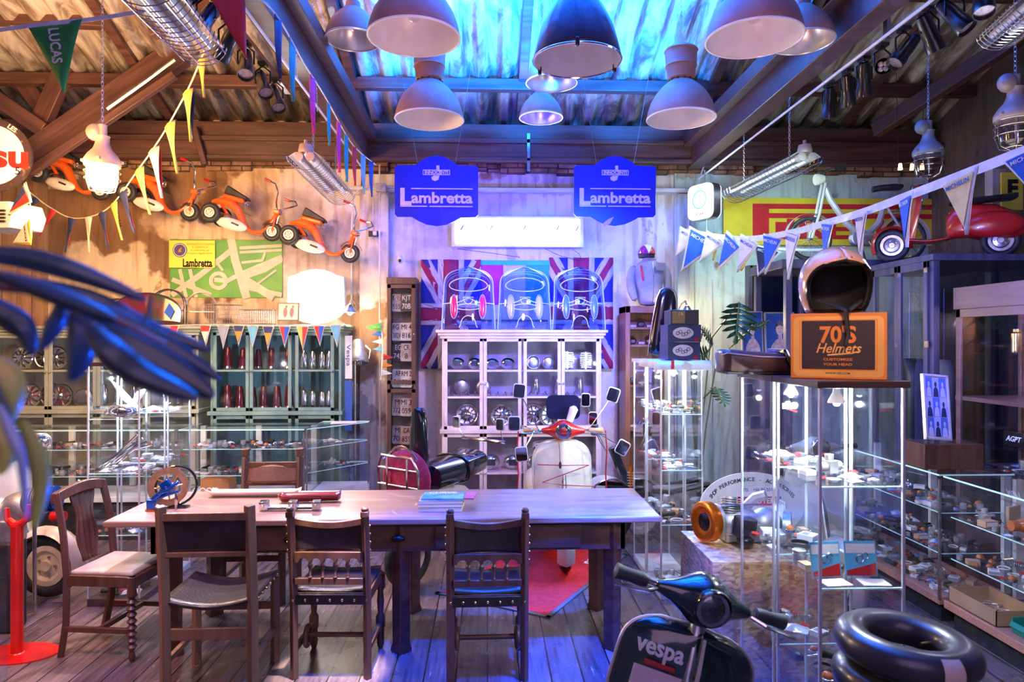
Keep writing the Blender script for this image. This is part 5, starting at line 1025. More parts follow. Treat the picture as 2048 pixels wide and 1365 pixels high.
def pennant(par, p, w_, h, m, along, face=.45, border=None, words=None, wm=None, lean=0, inner=None, half=None, vert=False, wsz=None):
    """triangle hanging from point p; along = unit vector of the cord"""
    a=Vector((along[0],along[1]*face,along[2])).normalized(); x=a; y=Vector((0,1,0)); z=Vector((0,0,1))
    R = Matrix((x, y-x*x.dot(y), (0,0,1))).transposed()
    o=E('pennant',None,None,p); o.parent=par
    ang=math.atan2(a.y,a.x); tiltz=math.atan2(a.z,math.hypot(a.x,a.y)); o.rotation_euler=(lean,-tiltz,ang)
    O('cloth', G().grid(lambda u,v:((u-.5)*w_*(1-v),.012*math.sin(v*3+u*4)*h*3,-h*v),6,10), border or m, o, sol=.002)
    if border: O('field', G().prism([(-w_*.40,-h*.05),(w_*.40,-h*.05),(0,-h*.86)],.002,plane='xz',o=(0,-.006-h*.035,0)), m, o)
    if half: O('second_colour', G().prism([(0,-h*.05),(w_*.40,-h*.05),(0,-h*.86)],.002,plane='xz',o=(0,-.009-h*.035,0)), half, o)
    if inner: O('inner_panel', G().prism([(-w_*.30,-h*.3),(w_*.30,-h*.3),(0,-h*.8)],.001,plane='xz',o=(0,-.009-h*.035,0)), inner, o)
    if words:
        if vert: text(words,w_*.26,wm or BLKG,o,(0,-.013-h*.04,-h*.36),(PI/2,PI/2,0),.0006,bold=.02,fit=h*.5)
        else: text(words,w_*.14,wm or BLKG,o,(0,-.012-h*.035,-h*.15),(PI/2,0,0),.0006,bold=.005,fit=w_*.60)
    return o
def bunting(label, ctrl, specs, cordm=None, r=.005, tape=0, n=10, cat='bunting', name='bunting'):
    pts=pole_pts(ctrl,n); t=E(name,label,cat)
    L_=[0]
    for a,b in zip(pts,pts[1:]): L_.append(L_[-1]+(b-a).length)
    if tape: O('tape', G().rings([[p+Vector((0,-.001,tape/2)),p+Vector((0,.001,tape/2)),p+Vector((0,.001,-tape/2)),p+Vector((0,-.001,-tape/2))] for p in pts]), cordm or CWH, t)
    else: O('cord', G().tube(pts,r,5), cordm or CWH, t)
    for u,kw in specs:
        s_=u*L_[-1]; i=max(k for k in range(len(L_)-1) if L_[k]<=s_); f=(s_-L_[i])/(L_[i+1]-L_[i]); p=pts[i].lerp(pts[i+1],f); pennant(t,p,along=(pts[i+1]-pts[i]),**kw)
    return t
# michelin pennants, cord coming toward us on the right
ctrl=[P(1372,462,7.1),P(1440,474,6.6),P(1500,478,6.0),P(1580,466,5.3),P(1650,447,4.7),P(1725,425,4.2),P(1815,392,3.7),P(1920,352,3.25),P(2060,298,2.85)]
pts=pole_pts(ctrl,10); L_=[0]
for a,b in zip(pts,pts[1:]): L_.append(L_[-1]+(b-a).length)
def upar(px):
    best=min(range(len(pts)),key=lambda i:abs(1024+FPX*((pts[i].x*math.cos(YAW)-pts[i].y*math.sin(YAW))/(pts[i].x*math.sin(YAW)+pts[i].y*math.cos(YAW)))-px)); return L_[best]/L_[-1]
MB=fabric('michelin_blue',(.02,.12,.6)); MY=fabric('michelin_yellow',(.8,.6,.22)); MP=fabric('michelin_pale',(.75,.68,.75))
sp_=[]
for px,dy,kind in ((1382,60,0),(1407,90,1),(1432,62,0),(1467,78,1),(1500,74,0),(1545,80,1),(1590,98,0),(1658,85,1),(1724,95,4),(1815,105,1),(1917,125,3),(2045,115,1)):
    u=upar(px); i=max(k for k in range(len(L_)-1) if L_[k]<=u*L_[-1]); y=pts[i].y; s_=SC(y); 
    m_={0:MP,1:MB,2:YEL,3:MY,4:fabric('michelin_peach',(.8,.6,.45))}[kind]
    sp_.append((u,dict(face=.2,w_=dy*s_*.82,h=dy*s_,m=m_,border=CWH,words='MICHELIN',wm=(mat('ink_blue',(.02,.06,.4),.6) if kind in(0,3,2,4) else PAPER),inner=None)))
bunting('string of white edged pennants lettered MICHELIN crossing the right side', ctrl, sp_, CWH, tape=.05)
ctrl=[P(1425,470,7.2),P(1530,495,6.0),P(1640,500,5.85),P(1690,495,5.8)]
bunting('second string of yellow and blue pennants lettered MICHELIN behind the first', ctrl, [(u,dict(w_=.26,h=.27,m=(CNV if k%2 else YEL),border=(CWH if k%2 else YEL),words='MICHELIN',wm=(PAPER if k%2 else BLKG))) for k,u in enumerate((.08,.3,.5,.66))], CWH, tape=.02)
# left pennant string
ctrl=[P(410,100,4.2),P(385,160,4.6),P(365,200,4.9),P(325,270,5.4),P(280,335,5.9),P(215,418,6.5),P(150,437,6.8),P(100,415,6.9),P(60,385,6.9)]
K=dict
bunting('string of small yellow, red and navy pennants drooping across the left wall', ctrl,
 [(.03,K(w_=.12,h=.25,m=YEL)),(.16,K(w_=.14,h=.36,m=CNV,border=YEL,half=CRD)),(.30,K(w_=.15,h=.4,m=YEL)),(.42,K(w_=.16,h=.42,m=CRD,border=CCR)),(.52,K(w_=.14,h=.42,m=YEL,words='CONTI',vert=True)),(.63,K(w_=.13,h=.40,m=CNV,half=CRD)),(.69,K(w_=.11,h=.36,m=YEL,words='CONTI',vert=True)),(.75,K(w_=.11,h=.36,m=CNV,half=CRD)),(.81,K(w_=.1,h=.34,m=CCR)),(.87,K(w_=.1,h=.34,m=CNV,half=CRD)),(.93,K(w_=.08,h=.3,m=CRD)),(.98,K(w_=.08,h=.3,m=CNV))],CCR,.006)
ctrl=[P(52,365,5.7),P(60,400,5.6),P(62,470,5.5)]
bunting('short string of pennants hanging beside the round sign at left', ctrl, [(.25,K(w_=.2,h=.3,m=CNV,border=CCR,half=CRD)),(.95,K(w_=.22,h=.3,m=CCR,border=YEL,words='XOI'))],CCR,.004)
ctrl=[P(-40,66,3.3),P(90,48,3.3),P(190,38,3.3),P(300,20,3.3)]
bunting('white tape with one big green pennant lettered LUCAS at upper left', ctrl, [(.44,K(w_=.26,h=.33,m=CGN,words='LUCAS',wm=PAPER,vert=True))],CWH,tape=.02)
# string along the left truss beam
ctrl=[P(360,-30,3.0),P(480,-10,3.2),P(545,20,3.4),P(610,130,4.2),P(648,190,4.8),P(706,290,6.3),P(752,330,7.1)]
bunting('string of narrow pink, teal and red pennants along the left beam', ctrl,
 [(.05,K(w_=.16,h=.3,m=CRD)),(.14,K(w_=.1,h=.3,m=CNV)),(.22,K(w_=.2,h=.32,m=CTL,words='LUCAS',wm=PAPER,vert=True)),(.36,K(w_=.1,h=.36,m=CPK,words='LUCAS',wm=PAPER,vert=True)),(.5,K(w_=.07,h=.3,m=CTL)),(.62,K(w_=.1,h=.4,m=CPK)),(.72,K(w_=.1,h=.4,m=CTL)),(.82,K(w_=.1,h=.36,m=CRD)),(.9,K(w_=.08,h=.38,m=CLB)),(.96,K(w_=.07,h=.36,m=CBL))],CWH,.005)
# bunting on the cabinets
cols=[CRD,CLB,CNV,CRD,CGR,CCR,CLB,CRD,YEL,CRD,CLB]
ctrl=[P(215,655,6.85),P(420,650,6.85),P(600,652,6.85),P(690,648,6.85)]
bunting('string of club pennants along the top of the green cabinet', ctrl,
 [(.03,K(w_=.14,h=.24,m=YEL,half=CRD)),(.28,K(w_=.10,h=.14,m=CRD,border=CCR)),(.41,K(w_=.12,h=.22,m=CRD,border=CCR,inner=CCR)),(.485,K(w_=.13,h=.24,m=CGR,border=CCR)),(.55,K(w_=.12,h=.21,m=CNV,border=CCR,inner=COR)),(.61,K(w_=.12,h=.23,m=CLB,border=CCR)),(.675,K(w_=.12,h=.25,m=CNV,border=CCR,inner=COR)),(.745,K(w_=.12,h=.22,m=CRD,border=CCR,half=CBL)),(.82,K(w_=.13,h=.25,m=YEL,border=CCR,half=CRD)),(.89,K(w_=.12,h=.21,m=CRD,border=CCR,half=CBL)),(.96,K(w_=.12,h=.23,m=CLB,border=CCR))],CCR,.005)
tag(E('green_pennant',None,None),None) if False else None
gp=E('pennant_flag','small green pennant pointing left on the post beside plate cabinet','pennant',(PX(762,7.1),7.12,PZ(655,7.1))); O('cloth', G().prism([(0,.05),(-.16,.0),(0,-.05)],.002,plane='xz'), CGN, gp); text('LUCAS',.03,YEL,gp,(-.05,-.003,0),ext=.0005,fit=.07)
bunting('knotted string of faded little pennants on the post by the plate cabinet',[P(762,640,7.15),P(766,700,7.15),P(762,760,7.15)],[(.1+.13*k,K(w_=.07,h=.11,m=[COR,CBL,CCR,CLB,CRD,COR,CWH][k])) for k in range(7)],CCR,.008)
# fairy lights right
fl=E('fairy_lights','short wire of small glowing yellow lanterns near the roof at right','string lights',P(1820,340,6.6)); FLM=mat('lantern_glow',(1,.7,.2),.5,emis=9,ecol=(1,.55,.12))
O('wire', G().tube([(-.14,0,.96),(-.12,0,.05),(0,0,.07),(.12,0,.06),(.14,0,.96)],.003,5), BLK, fl)
for x in (-.1,.02,.12): O('lantern', G().lathe([(.014,0),(.022,-.06)],8,(x,0,.06)), FLM, fl)
# ---------------------------------------------------------------- things on and before the back wall
YF = 7.42
def panel(name,label,cat,px0,py0,px1,py1,Y,m,th=.012,bev=.002,parent_only=False,group=None):
    a=P(px0,py0,Y); b=P(px1,py1,Y); c=((a.x+b.x)/2,Y,(a.z+b.z)/2); w_,h=b.x-a.x,a.z-b.z
    t=E(name,label,cat,c,(0,0,0),group); O('board',G().bx(-w_/2,w_/2,0,th,-h/2,h/2),m,t,bev=bev); return t,w_,h
# lit neon light box
t,w_,h = panel('neon_light_box','big overexposed white light box lettered Lambretta on the centre wall','light box',903,432,1167,495,7.42,mat('box_white',(.8,.8,.8),.4),.05)
O('diffuser', G().bx(-w_*.47,w_*.47,-.012,0,-h*.40,h*.42), mat('neon_glow',(1,1,1),.5,emis=2.6,ecol=(.84,.95,1)), t)
text('Lambretta', h*.62, mat('neon_letter',(1,1,1),.4,emis=8,ecol=(.9,1,1)), t, (0,-.03,0), ext=.008, bold=.01, fit=w_*.6)
for x in (-.42,-.2,.05,.3,.45): O('bracket', G().box((w_*x,-.03,h*.1),(.012,.02,.06),0,ry=.5), mat('bracket_blue',(.05,.2,.5),.4), t)
light('neon_box_light','AREA',(t.location.x,7.33,t.location.z),14,(.7,.85,1),w_*.9,(t.location.x,5,t.location.z),sy=h*.8)
for k,(a,b,c_) in enumerate((((915,498),(985,507),(1040,515)),((1090,498),(1120,512),(1160,522)),((1145,499),(1158,508),(1162,518)))):
    wire('thin black wire drooping below the lit box, number %s from left'%('one','two','three')[k],[P(*a,7.44),P(*b,7.42),P(*c_,7.44)],BLK,.003)
# shield light box on left
t=E('shield_light_box','glowing white shield shaped light box standing on the green cabinet','light box',P(632,640,7.15)); s_=SC(7.15)
sh=[(-52,0),(-54,30),(-52,84),(-46,86),(-38,88),(-26,94),(-12,98),(0,99),(12,98),(26,94),(38,88),(46,86),(52,84),(54,30),(51,18),(40,8),(22,-2),(0,-6),(-22,-2),(-40,4)]
O('face', G().prism([(x*s_,(y-1)*s_) for x,y in sh],-.02,plane='xz',o=(0,0,0)), mat('shield_glow',(1,1,1),.5,emis=2.6,ecol=(.97,.97,1)), t)
O('casing', G().prism([(x*s_*1.05,((y-46)*1.05+45)*s_) for x,y in sh],.08,plane='xz',o=(0,0,0)), PAPER, t)
light('shield_light','AREA',(t.location.x,7.08,t.location.z+.22),24,(1,.95,.95),.4,(t.location.x,4,t.location.z))
# posters
POY=mat('poster_yellow',(.85,.78,.08),.5,0,(.78,.7,.08),5)
t,w_,h = panel('yellow_poster','yellow poster with round navy emblem lettered Lambretta over the green map','poster',338,481,430,536,7.462,POY,.006)
text('Lambretta',.12,BLKG,t,(w_*.12,-.003,-h*.34),ext=.001,bold=.03,fit=w_*.64); O('rule',G().bx(-w_*.2,w_*.46,-.003,0,-h*.44,-h*.42),BLKG,t)
em=O('emblem', G().cyl((-w_*.26,-.004,h*.14),(-w_*.26,0,h*.14),h*.26,n=28), mat('emblem_navy',(.08,.06,.22),.5), t); O('emblem_ring', G().torus((-w_*.26,-.005,h*.14),h*.22,.004,(0,1,0)), PAPER, em)
O('emblem_mark', G().prism([(-w_*.30,h*.06),(-w_*.22,h*.08),(-w_*.24,h*.14),(-w_*.21,h*.24),(-w_*.27,h*.18)],-.002,plane='xz',o=(0,-.005,0)), COR, em)
for k,(tx_,sz) in enumerate((('SEGNALETICA STRADALE',.6),('E CASISTICA',.34),('in conformità con',.4),('il nuovo regolamento',.55))): text(tx_,.03,mat('ink_olive',(.25,.2,.03),.6),t,(w_*.18,-.003,h*(.36-.11*k)),ext=.0005,fit=w_*sz)
t,w_,h = panel('road_map_board','big green board painted with pale grey roads behind the yellow poster','map board',340,479,565,596,7.487,mat('map_green',(.06,.28,.05),.5,0,(.16,.45,.06),2.2,lo=.45,hi=.75),.012)
ROAD=mat('map_road',(.62,.48,.38),.6,0,(.7,.56,.42),9); s_=w_/225
def road(pts,wd,k=0): 
    pts=[Vector(((x-452)*s_,-.002-.0006*k,(537-y)*s_)) for x,y in pts]; g=G()
    for a,b in zip(pts,pts[1:]):
        d=(b-a).normalized(); n=Vector((-d.z,0,d.x))*wd*s_/2; a=a+Vector((0,-.00015*len(g.v)/4,0)); b=Vector((b.x,a.y,b.z)); g.add([a-n-d*wd*s_*.2,b-n+d*wd*s_*.2,b+n+d*wd*s_*.2,a+n-d*wd*s_*.2],[(0,1,2,3)])
    O('painted_road', g, ROAD, t, smooth=False)
for k,(pp,wd) in enumerate((([(462,480),(470,520),(482,560),(492,594)],16),([(345,590),(400,550),(462,500)],11),([(480,495),(562,490)],6),([(480,504),(562,499)],5),([(484,548),(562,515)],12),([(484,556),(530,540),(562,520)],8),([(346,560),(420,590)],9),([(360,540),(372,594)],7),([(380,540),(392,594)],7),([(430,520),(445,540)],5),([(490,560),(545,594)],16),([(490,575),(562,590)],9),([(486,545),(455,562),(430,560)],9),([(484,525),(525,520),(530,505)],5),([(500,580),(552,540)],4))): road(pp,wd,k)
g=G(); g.torus(((437-452)*s_,-.012,(537-562)*s_),15*s_,4*s_,(0,1,0),24,4,sq=.1); O('roundabout', g, ROAD, t)
# framed photo on green cabinet
t=E('framed_photo','small framed old photo of two dancers leaning on the green cabinet','picture frame',P(576,642,6.99),(rad(-10),0,rad(3))); 
O('frame', G().bx(-.11,.11,0,.012,0,.19), DWZ, t, bev=.003); O('photo', G().bx(-.095,.095,-.002,0,.012,.175), mat('photo_sepia',(.75,.58,.42),.5), t)
for x in (-.03,.035): O('printed_figure', G().ball((x,-.003,.085),(.02,.001,.05),10).ball((x+.01,-.003,.145),(.011,.001,.013),8), mat('photo_brown',(.3,.18,.12),.6), t)
# flags
FB=mat('flag_blue',(.012,.02,.28),.8,0,(.012,.025,.22),6,.25,14); FW=mat('flag_white',(.5,.46,.54),.8,0,(.42,.39,.48),8,.2,14); FR=mat('flag_red',(.28,.01,.06),.8,0,(.24,.008,.05),8,.2,14)
def cloth(u,v,W,H,amp=.012,ph=0): return Vector((W*u, amp*math.sin(u*23+ph)+amp*.7*math.sin(v*9+u*7+ph), H*v))
def flagpoly(par,poly,W,H,m,off,name='stripe',ph=0):
    n=len(poly); g=G()
    # fan-subdivide convex polygon in uv space
    cu=sum(p[0] for p in poly)/n; cv=sum(p[1] for p in poly)/n; N=6
    for i in range(n):
        a,b=poly[i],poly[(i+1)%n]
        g.grid(lambda s,q: cloth(cu+(a[0]+(b[0]-a[0])*s-cu)*q, cv+(a[1]+(b[1]-a[1])*s-cv)*q, W,H,ph=ph)+Vector((0,-off,0)),8,N)
    O(name,g,m,par,sol=.0015)
def band(x0,y0,x1,y1,wd):
    d=Vector((x1-x0,y1-y0)).normalized(); n=Vector((-d.y,d.x))*wd/2; return [(x0-n.x,y0-n.y),(x1-n.x,y1-n.y),(x1+n.x,y1+n.y),(x0+n.x,y0+n.y)]
def clip(poly,x0,x1,y0,y1):
    for ax,lim,sgn in ((0,x0,1),(0,x1,-1),(1,y0,1),(1,y1,-1)):
        out=[]
        for i in range(len(poly)):
            a,b=poly[i-1],poly[i]; ia=(a[ax]-lim)*sgn>=0; ib=(b[ax]-lim)*sgn>=0
            if ia!=ib: q=(lim-a[ax])/(b[ax]-a[ax]); out.append((a[0]+(b[0]-a[0])*q,a[1]+(b[1]-a[1])*q))
            if ib: out.append(b)
        poly=out
        if not poly: return poly
    return poly
def union(label,px0,px1,py0,py1,Y,ph=0):
    a=P(px0,py1,Y); b=P(px1,py0,Y); W,H=b.x-a.x,b.z-a.z; t=E('union_flag',label,'flag',a)
    flagpoly(t,[(0,0),(1,0),(1,1),(0,1)],W,H,FB,0,'field',ph)
    # drawn in 2:1 units then normalised
    for (x0,y0,x1,y1) in ((-.05,-.05,1.05,1.05),(-.05,1.05,1.05,-.05)):
        pass
    r=W/H
    def nb(x0,y0,x1,y1,wd,m,off,nm):
        pl=[(x,y/1.0) for x,y in band(x0*r,y0,x1*r,y1,wd)]; pl=clip([(x/r,y) for x,y in pl],0,1,0,1)
        if len(pl)>2: flagpoly(t,pl,W,H,m,off,nm,ph)
    for (x0,y0,x1,y1) in ((0,0,1,1),(0,1,1,0)):
        nb(x0,y0,x1,y1,.15,FW,.003,'diagonal_white'); nb(x0,y0,x1,y1,.055,FR,.006,'diagonal_red')
    flagpoly(t,[(.5-.12/r*1,0),(.5+.12/r,0),(.5+.12/r,1),(.5-.12/r,1)],W,H,FW,.009,'cross_white',ph); flagpoly(t,[(0,.40),(1,.40),(1,.60),(0,.60)],W,H,FW,.0095,'cross_white',ph)
    flagpoly(t,[(.5-.07/r,0),(.5+.07/r,0),(.5+.07/r,1),(.5-.07/r,1)],W,H,FR,.012,'cross_red',ph); flagpoly(t,[(0,.44),(1,.44),(1,.56),(0,.56)],W,H,FR,.0125,'cross_red',ph)
    return t
union('union flag pinned behind the first clear fly shield, left one',842,962,520,738,7.46)
union('union flag pinned behind the rightmost clear fly shield',1098,1226,516,738,7.46,2)
t,w_,h=panel('wall_flag','red, white and green tricolour flag folded over at centre of wall','flag',962,521,1100,640,7.47,FW,.004)
for x0,x1,m in ((-.5,-.18,mat('flag_magenta',(.45,.02,.3),.8)),(-.18,.15,FW),(.15,.5,mat('flag_teal',(.02,.35,.6),.8))): O('stripe', G().grid(lambda u,v:(w_*(x0+(x1-x0)*u),-.006-.006*math.sin(v*9+u*6),h*(-.25+.75*v)),10,12), m, t, sol=.002)
O('hem', G().bx(-w_*.5,w_*.5,-.016,-.012,h*.42,h*.5), mat('flag_cyan',(.02,.45,.6),.7), t)
# clear fly shields
ACE = mat('acrylic_edge',(.6,.78,1),.15,0,(.7,.85,1),8)
def flyscreen(label,pxc,m_light):
    Y=7.02; s_=SC(Y); zb_=z_(664)+.012; t=E('clear_fly_shield',label,'fly shield',(PX(pxc,Y),Y,zb_+.011),(rad(-8),0,0),'clear moulded fly shields on the white cabinet')
    def half(v): return (53.5-7*v) if v<.62 else (53.5-7*.62)*max(0,1-((v-.62)/.38)**3.8)**(1/2.3)
    H=124
    def sf(u,v,k=1):
        w_=half(v)*k; x=(2*u-1); return Vector((x*w_*s_,-.10+.10*abs(x)**2.5*(1)-.04*math.sin(v*PI),H*v*k*s_+ (1-k)*10*s_))
    O('shell', G().grid(lambda u,v:sf(u,1-(1-v)**2.2),24,30), ACR, t, sol=.003)
    for k,nm in ((1,'rim'),(.955,'moulded_ridge'),(.91,'moulded_ridge')):
        e=[sf(0,1-(1-i/24)**2.2,k) for i in range(25)]+[sf(1,1-(i/24)**2.2,k) for i in range(25)]; O(nm, G().tube(e,.0045 if k==1 else .0025,5), ACE, t)
    def pt(x,y,dy=-.008): 
        v=y/H; return Vector((x*s_, -.10+.10*abs(min(1,abs(x)/max(1,half(v))))**2.5-.04*math.sin(v*PI)+dy, y*s_))
    ms=[('window_ridge',[pt(38*math.cos(a)*1.0,86+(14 if math.sin(a)>0 else 14)*math.sin(a)) for a in [2*PI*i/28 for i in range(28)]],True),('mouth_ridge',[pt(x,44+3*math.cos(x/14)) for x in range(-22,23,4)],False),('mouth_ridge',[pt(x,32-3*math.cos(x/14)+6) for x in range(-22,23,4)],False),('brow_ridge',[pt(x,50+8*math.exp(-(x/12)**2)) for x in range(-52,53,4)],False),('badge_ridge',[pt(-10,60),pt(10,60),pt(7,50),pt(0,46),pt(-7,50)],True),('arch_ridge',[pt(-18,1)]+[pt(-15*math.cos(a),6+18*math.sin(a)) for a in [PI*i/10 for i in range(11)]]+[pt(18,1)],False)]
    for nm,pp,cl in ms: O(nm, G().tube(pp,.004,5,closed=cl), ACE, t)
    for sx in (-1,1):
        c=pt(sx*28,42,-.014); l=O('lamp_lens', G().ball(c,(6.0*s_,.012,22*s_),14), m_light, t)
        O('lens_rim', G().tube([c+Vector((7*s_*math.cos(a),-.002,24*s_*math.sin(a))) for a in [2*PI*i/20 for i in range(20)]],.0025,5,closed=True), ACE, l)
    return t
flyscreen('clear moulded fly shield with red lamp lenses on the white cabinet',937,mat('lens_red',(.75,.02,.12),.2,coat=.5))
flyscreen('clear moulded fly shield with milky lamp lenses, middle one on the white cabinet',1049,mat('lens_milky',(.5,.5,.75),.2,coat=.5))
flyscreen('clear moulded fly shield with blue tinted lenses, right one on the white cabinet',1158,mat('lens_blue',(.1,.25,.8),.2,coat=.5))
# jacket on form with tricolour helmet, on the bookcase
JW=mat('jacket_white',(.36,.33,.33),.55,0,(.27,.25,.26),9,.3,24)
yj=7.1; zj=PZ(612,6.9)
t=E('jacket_form','white riding jacket on a torso form standing on the reddish bookcase','jacket',(PX(1298,yj),yj,zj+.002)); s_=SC(yj)
secs=[(0,22,.09),(18,23,.10),(40,27,.11),(60,32,.11),(72,33,.10),(82,30,.085),(90,20,.07),(96,10,.05)]
O('torso', G().rings([[Vector((w_*s_*math.copysign(abs(math.cos(a))**.85,math.cos(a)),d*math.sin(a),z*s_)) for a in [2*PI*k/20 for k in range(20)]] for z,w_,d in secs]), JW, t, sub=1)
O('left_sleeve', G().tube([(-28*s_,0,84*s_),(-38*s_,0,62*s_),(-38*s_,-.02,34*s_),(-29*s_,-.06,9*s_)],[.05,.052,.048,.04],12), JW, t, sub=1)
O('right_sleeve', G().tube([(28*s_,0,84*s_),(37*s_,0,62*s_),(39*s_,-.01,40*s_),(34*s_,-.03,22*s_)],[.05,.052,.045,.04],12), JW, t, sub=1)
O('zip', G().tube([(4*s_,-.09,90*s_),(4*s_,-.115,60*s_),(3*s_,-.11,4*s_)],.004,5), STEEL, t)
O('collar', G().torus((0,0,95*s_),10*s_,.02,(0,0,1),20,8), JW, t)
O('red_stripe', G().box((-18*s_,-.10,66*s_),(.02,.01,.16),0,ry=-.15), CRD, t); O('chest_patch', G().box((19*s_,-.105,79*s_),(.11,.008,.08),rad(14)), mat('patch_grey',(.3,.27,.3),.7), t)
t=E('open_face_helmet','red, white and green striped helmet on top of the white jacket','helmet',(PX(1292,yj)+.0,yj-.02,zj+97*s_+.022))
for a0,a1,m,nm in ((PI,PI*.62,mat('helmet_purple_red',(.35,.02,.2),.2,coat=.6),'left_stripe'),(PI*.62,PI*.32,WHT,'centre_stripe'),(PI*.32,0,mat('helmet_red',(.7,.02,.05),.2,coat=.6),'right_stripe')):
    O(nm, G().grid(lambda u,v:(.088*math.cos(a0+(a1-a0)*u)*1.0,-.11*math.cos(PI*v)*math.sin(a0+(a1-a0)*u+1e-6) if False else .10*math.sin(PI*(v-.5))*math.sqrt(max(0,1-0*u)), .02+.11*math.sin(a0+(a1-a0)*u)*math.cos(PI*(v-.5))) if False else Vector((.09*math.cos(a0+(a1-a0)*u)*math.sin(PI*v)*1.0, -.10*math.cos(PI*v), .02+.105*math.sin(a0+(a1-a0)*u)*math.sin(PI*v))),10,14), m, t, sol=.004)
O('liner', G().rings([[Vector((.085*math.cos(a),.085*math.sin(a),z)) for a in [2*PI*k/20 for k in range(20)]] for z in (-.01,.03)]), BLK, t)
# vespa round light box, cameras, sconces, conduits
t=E('vespa_light_box','glowing white rounded shop light box on a bracket at the right pilaster','light box',P(1409,405,6.9),(0,0,rad(-62))); 
LBG=mat('box_glow_cool',(.95,1,1),.5,emis=1.6,ecol=(.8,.95,1))
O('casing', G().prism(rrect(.34,.36,.07,5),.10,plane='xz',o=(0,-.05,0)), STEEL, t)
for sy in (-1,1): O('face', G().prism(rrect(.33,.35,.07,5),.02,plane='xz',o=(0,sy*.055-.01 if sy>0 else -.07,0)), LBG, t); 
O('ring_logo', G().torus((0,-.072,.02),.09,.008,(0,1,0),28,6), mat('logo_blue',(.1,.3,.6),.4), t); text('VESPA',.04,RED,t,(0,-.074,-.13),ext=.001,bold=.03)
O('bracket_arm', G().cyl((0,0,.18),(0,0,.33),.008).cyl((.03,.0,-.18),(.03,0,-.3),.006), STEEL, t)
light('vespa_box_glow','POINT',(t.location.x-.15,6.6,t.location.z),13,(.7,1,1),.12)
for px,py,nm in ((801,520,'centre wall above the plate cabinet'),(1441,523,'mint wall under the right pennants')):
    t=E('security_camera','small white security camera on the '+nm,'camera',P(px,py,7.36)); O('body', G().ball((0,-.02,0),(.032,.045,.045),16), WHT, t); O('lens', G().ball((0,-.06,-.015),(.016,.01,.018),12), BLKG, t); O('mount', G().cyl((0,.0,.0),(0,.14,.02),.014), WHT, t)
def sconce(px,py,Y,label,lit,e):
    c=P(px,py,Y); t=E('wall_sconce',label,'wall lamp',c); O('arm', G().tube([(0,.35,-.02),(0,.2,.06),(0,.06,.08),(0,0,.03)],.010), STEEL, t)
    O('shade', G().lathe([(.02,.03),(.035,.0),(.075,-.05),(.078,-.055)],20,cap=False), STEEL, t, sol=.003); O('bulb', G().ball((0,0,-.05),.03,12), mat('sconce_glow',(1,.9,.6),.5,emis=30,ecol=(1,.78,.42)), t)
    light('sconce_light','POINT',(c.x,c.y-.02,c.z-.12),e,(1,.72,.36),.04)
sconce(700,615,7.05,'lit metal wall sconce glowing beside the shield light box',True,15)
sconce(1374,618,6.95,'lit small wall sconce glowing behind the carton stack',True,22)
for k,(pp,r,lb) in enumerate((
 ([(703,605),(703,470),(706,400),(716,380),(735,374),(762,374),(840,376),(1000,377),(1180,378),(1370,378)],.009,'long white conduit bending off the pilaster and running along the lintel'),
 ([(759,330),(759,540),(760,850),(761,905)],.008,'white conduit running down the left pilaster'),
 ([(745,480),(746,400),(757,385)],.007,'short bent conduit from the socket to junction box'),
 ([(1376,605),(1376,480),(1378,400),(1395,372),(1408,330)],.009,'bent white conduit beside the round light box'),
 ([(1424,560),(1424,640),(1424,900)],.007,'thin conduit running down the mint wall'))):
    wire(lb,[P(x,y,(7.36,7.345,7.38,7.36,7.492)[k]) for x,y in pp],mat('conduit_white',(.6,.6,.65),.4,.2),r,'conduit','conduit')
t=E('junction_box','grey square junction box where the conduits meet on the pilaster','junction box',P(762,376,7.34)); O('box', G().box((0,0,0),(.11,.06,.09)), STEEL, t, bev=.006); O('cover', G().box((-.02,-.032,0),(.05,.006,.07)), STEEL, t)
t=E('wall_socket','black wall socket with white plug on the left pilaster','socket',P(747,468,7.38)); O('plate', G().box((0,0,0),(.10,.03,.06)), BLK, t, bev=.004); O('plug', G().box((.02,-.03,0),(.04,.04,.045)), WHT, t, bev=.005)
# reflector lamp on pole and blue banners
t=E('stand_lamp','silver industrial reflector lamp on a pole between green cabinet and pilaster','lamp',(PX(717,7.2),7.2,0)); zl=PZ(718,7.2); 
O('pole', G().cyl((-.04,.02,0),(-.04,.02,zl+.02),.012), STEEL, t); O('foot', G().lathe([(.07,0),(.07,.02),(.0,.03)],20,(-.03,.02,0)), STEEL, t)
O('shade', G().lathe([(.108,0),(.10,.06),(.075,.12),(.065,.2),(.055,.24),(.0,.245)],28,(.0,0,zl-.04),(-.05,.25,1),cap=False), ALU, t, sol=.004); O('reflector', G().lathe([(.102,.005),(.06,.07),(.0,.09)],24,(0,0,zl-.04),(-.05,.25,1),cap=False), CHR, t)
O('rim', G().torus((0,0,zl-.04),.108,.007,(-.05,.25,1)), CHR, t); O('yoke', G().tube([(.11,0,zl),(.12,.03,zl+.09),(.06,.06,zl+.14)],.009), STEEL, t)
for k,(px,y0,y1,m,tx_,wm) in enumerate(((697,672,758,PAPER,'Vespa',mat('ink_navy',(.02,.04,.3),.5)),(697,762,862,mat('banner_blue',(.02,.08,.4),.5),'',PAPER))):
    t,w_,h=panel('hanging_banner','%s narrow vertical banner hanging at the side of green cabinet'%('white','blue')[k],'banner',px-7,y0,px+7,y1,7.0-.03*k,m,.02); tx_ and text(tx_,.06,wm,t,(0,-.003,.02),(PI/2,PI/2*-1 if k else PI/2,0),.001,fit=h*.5)
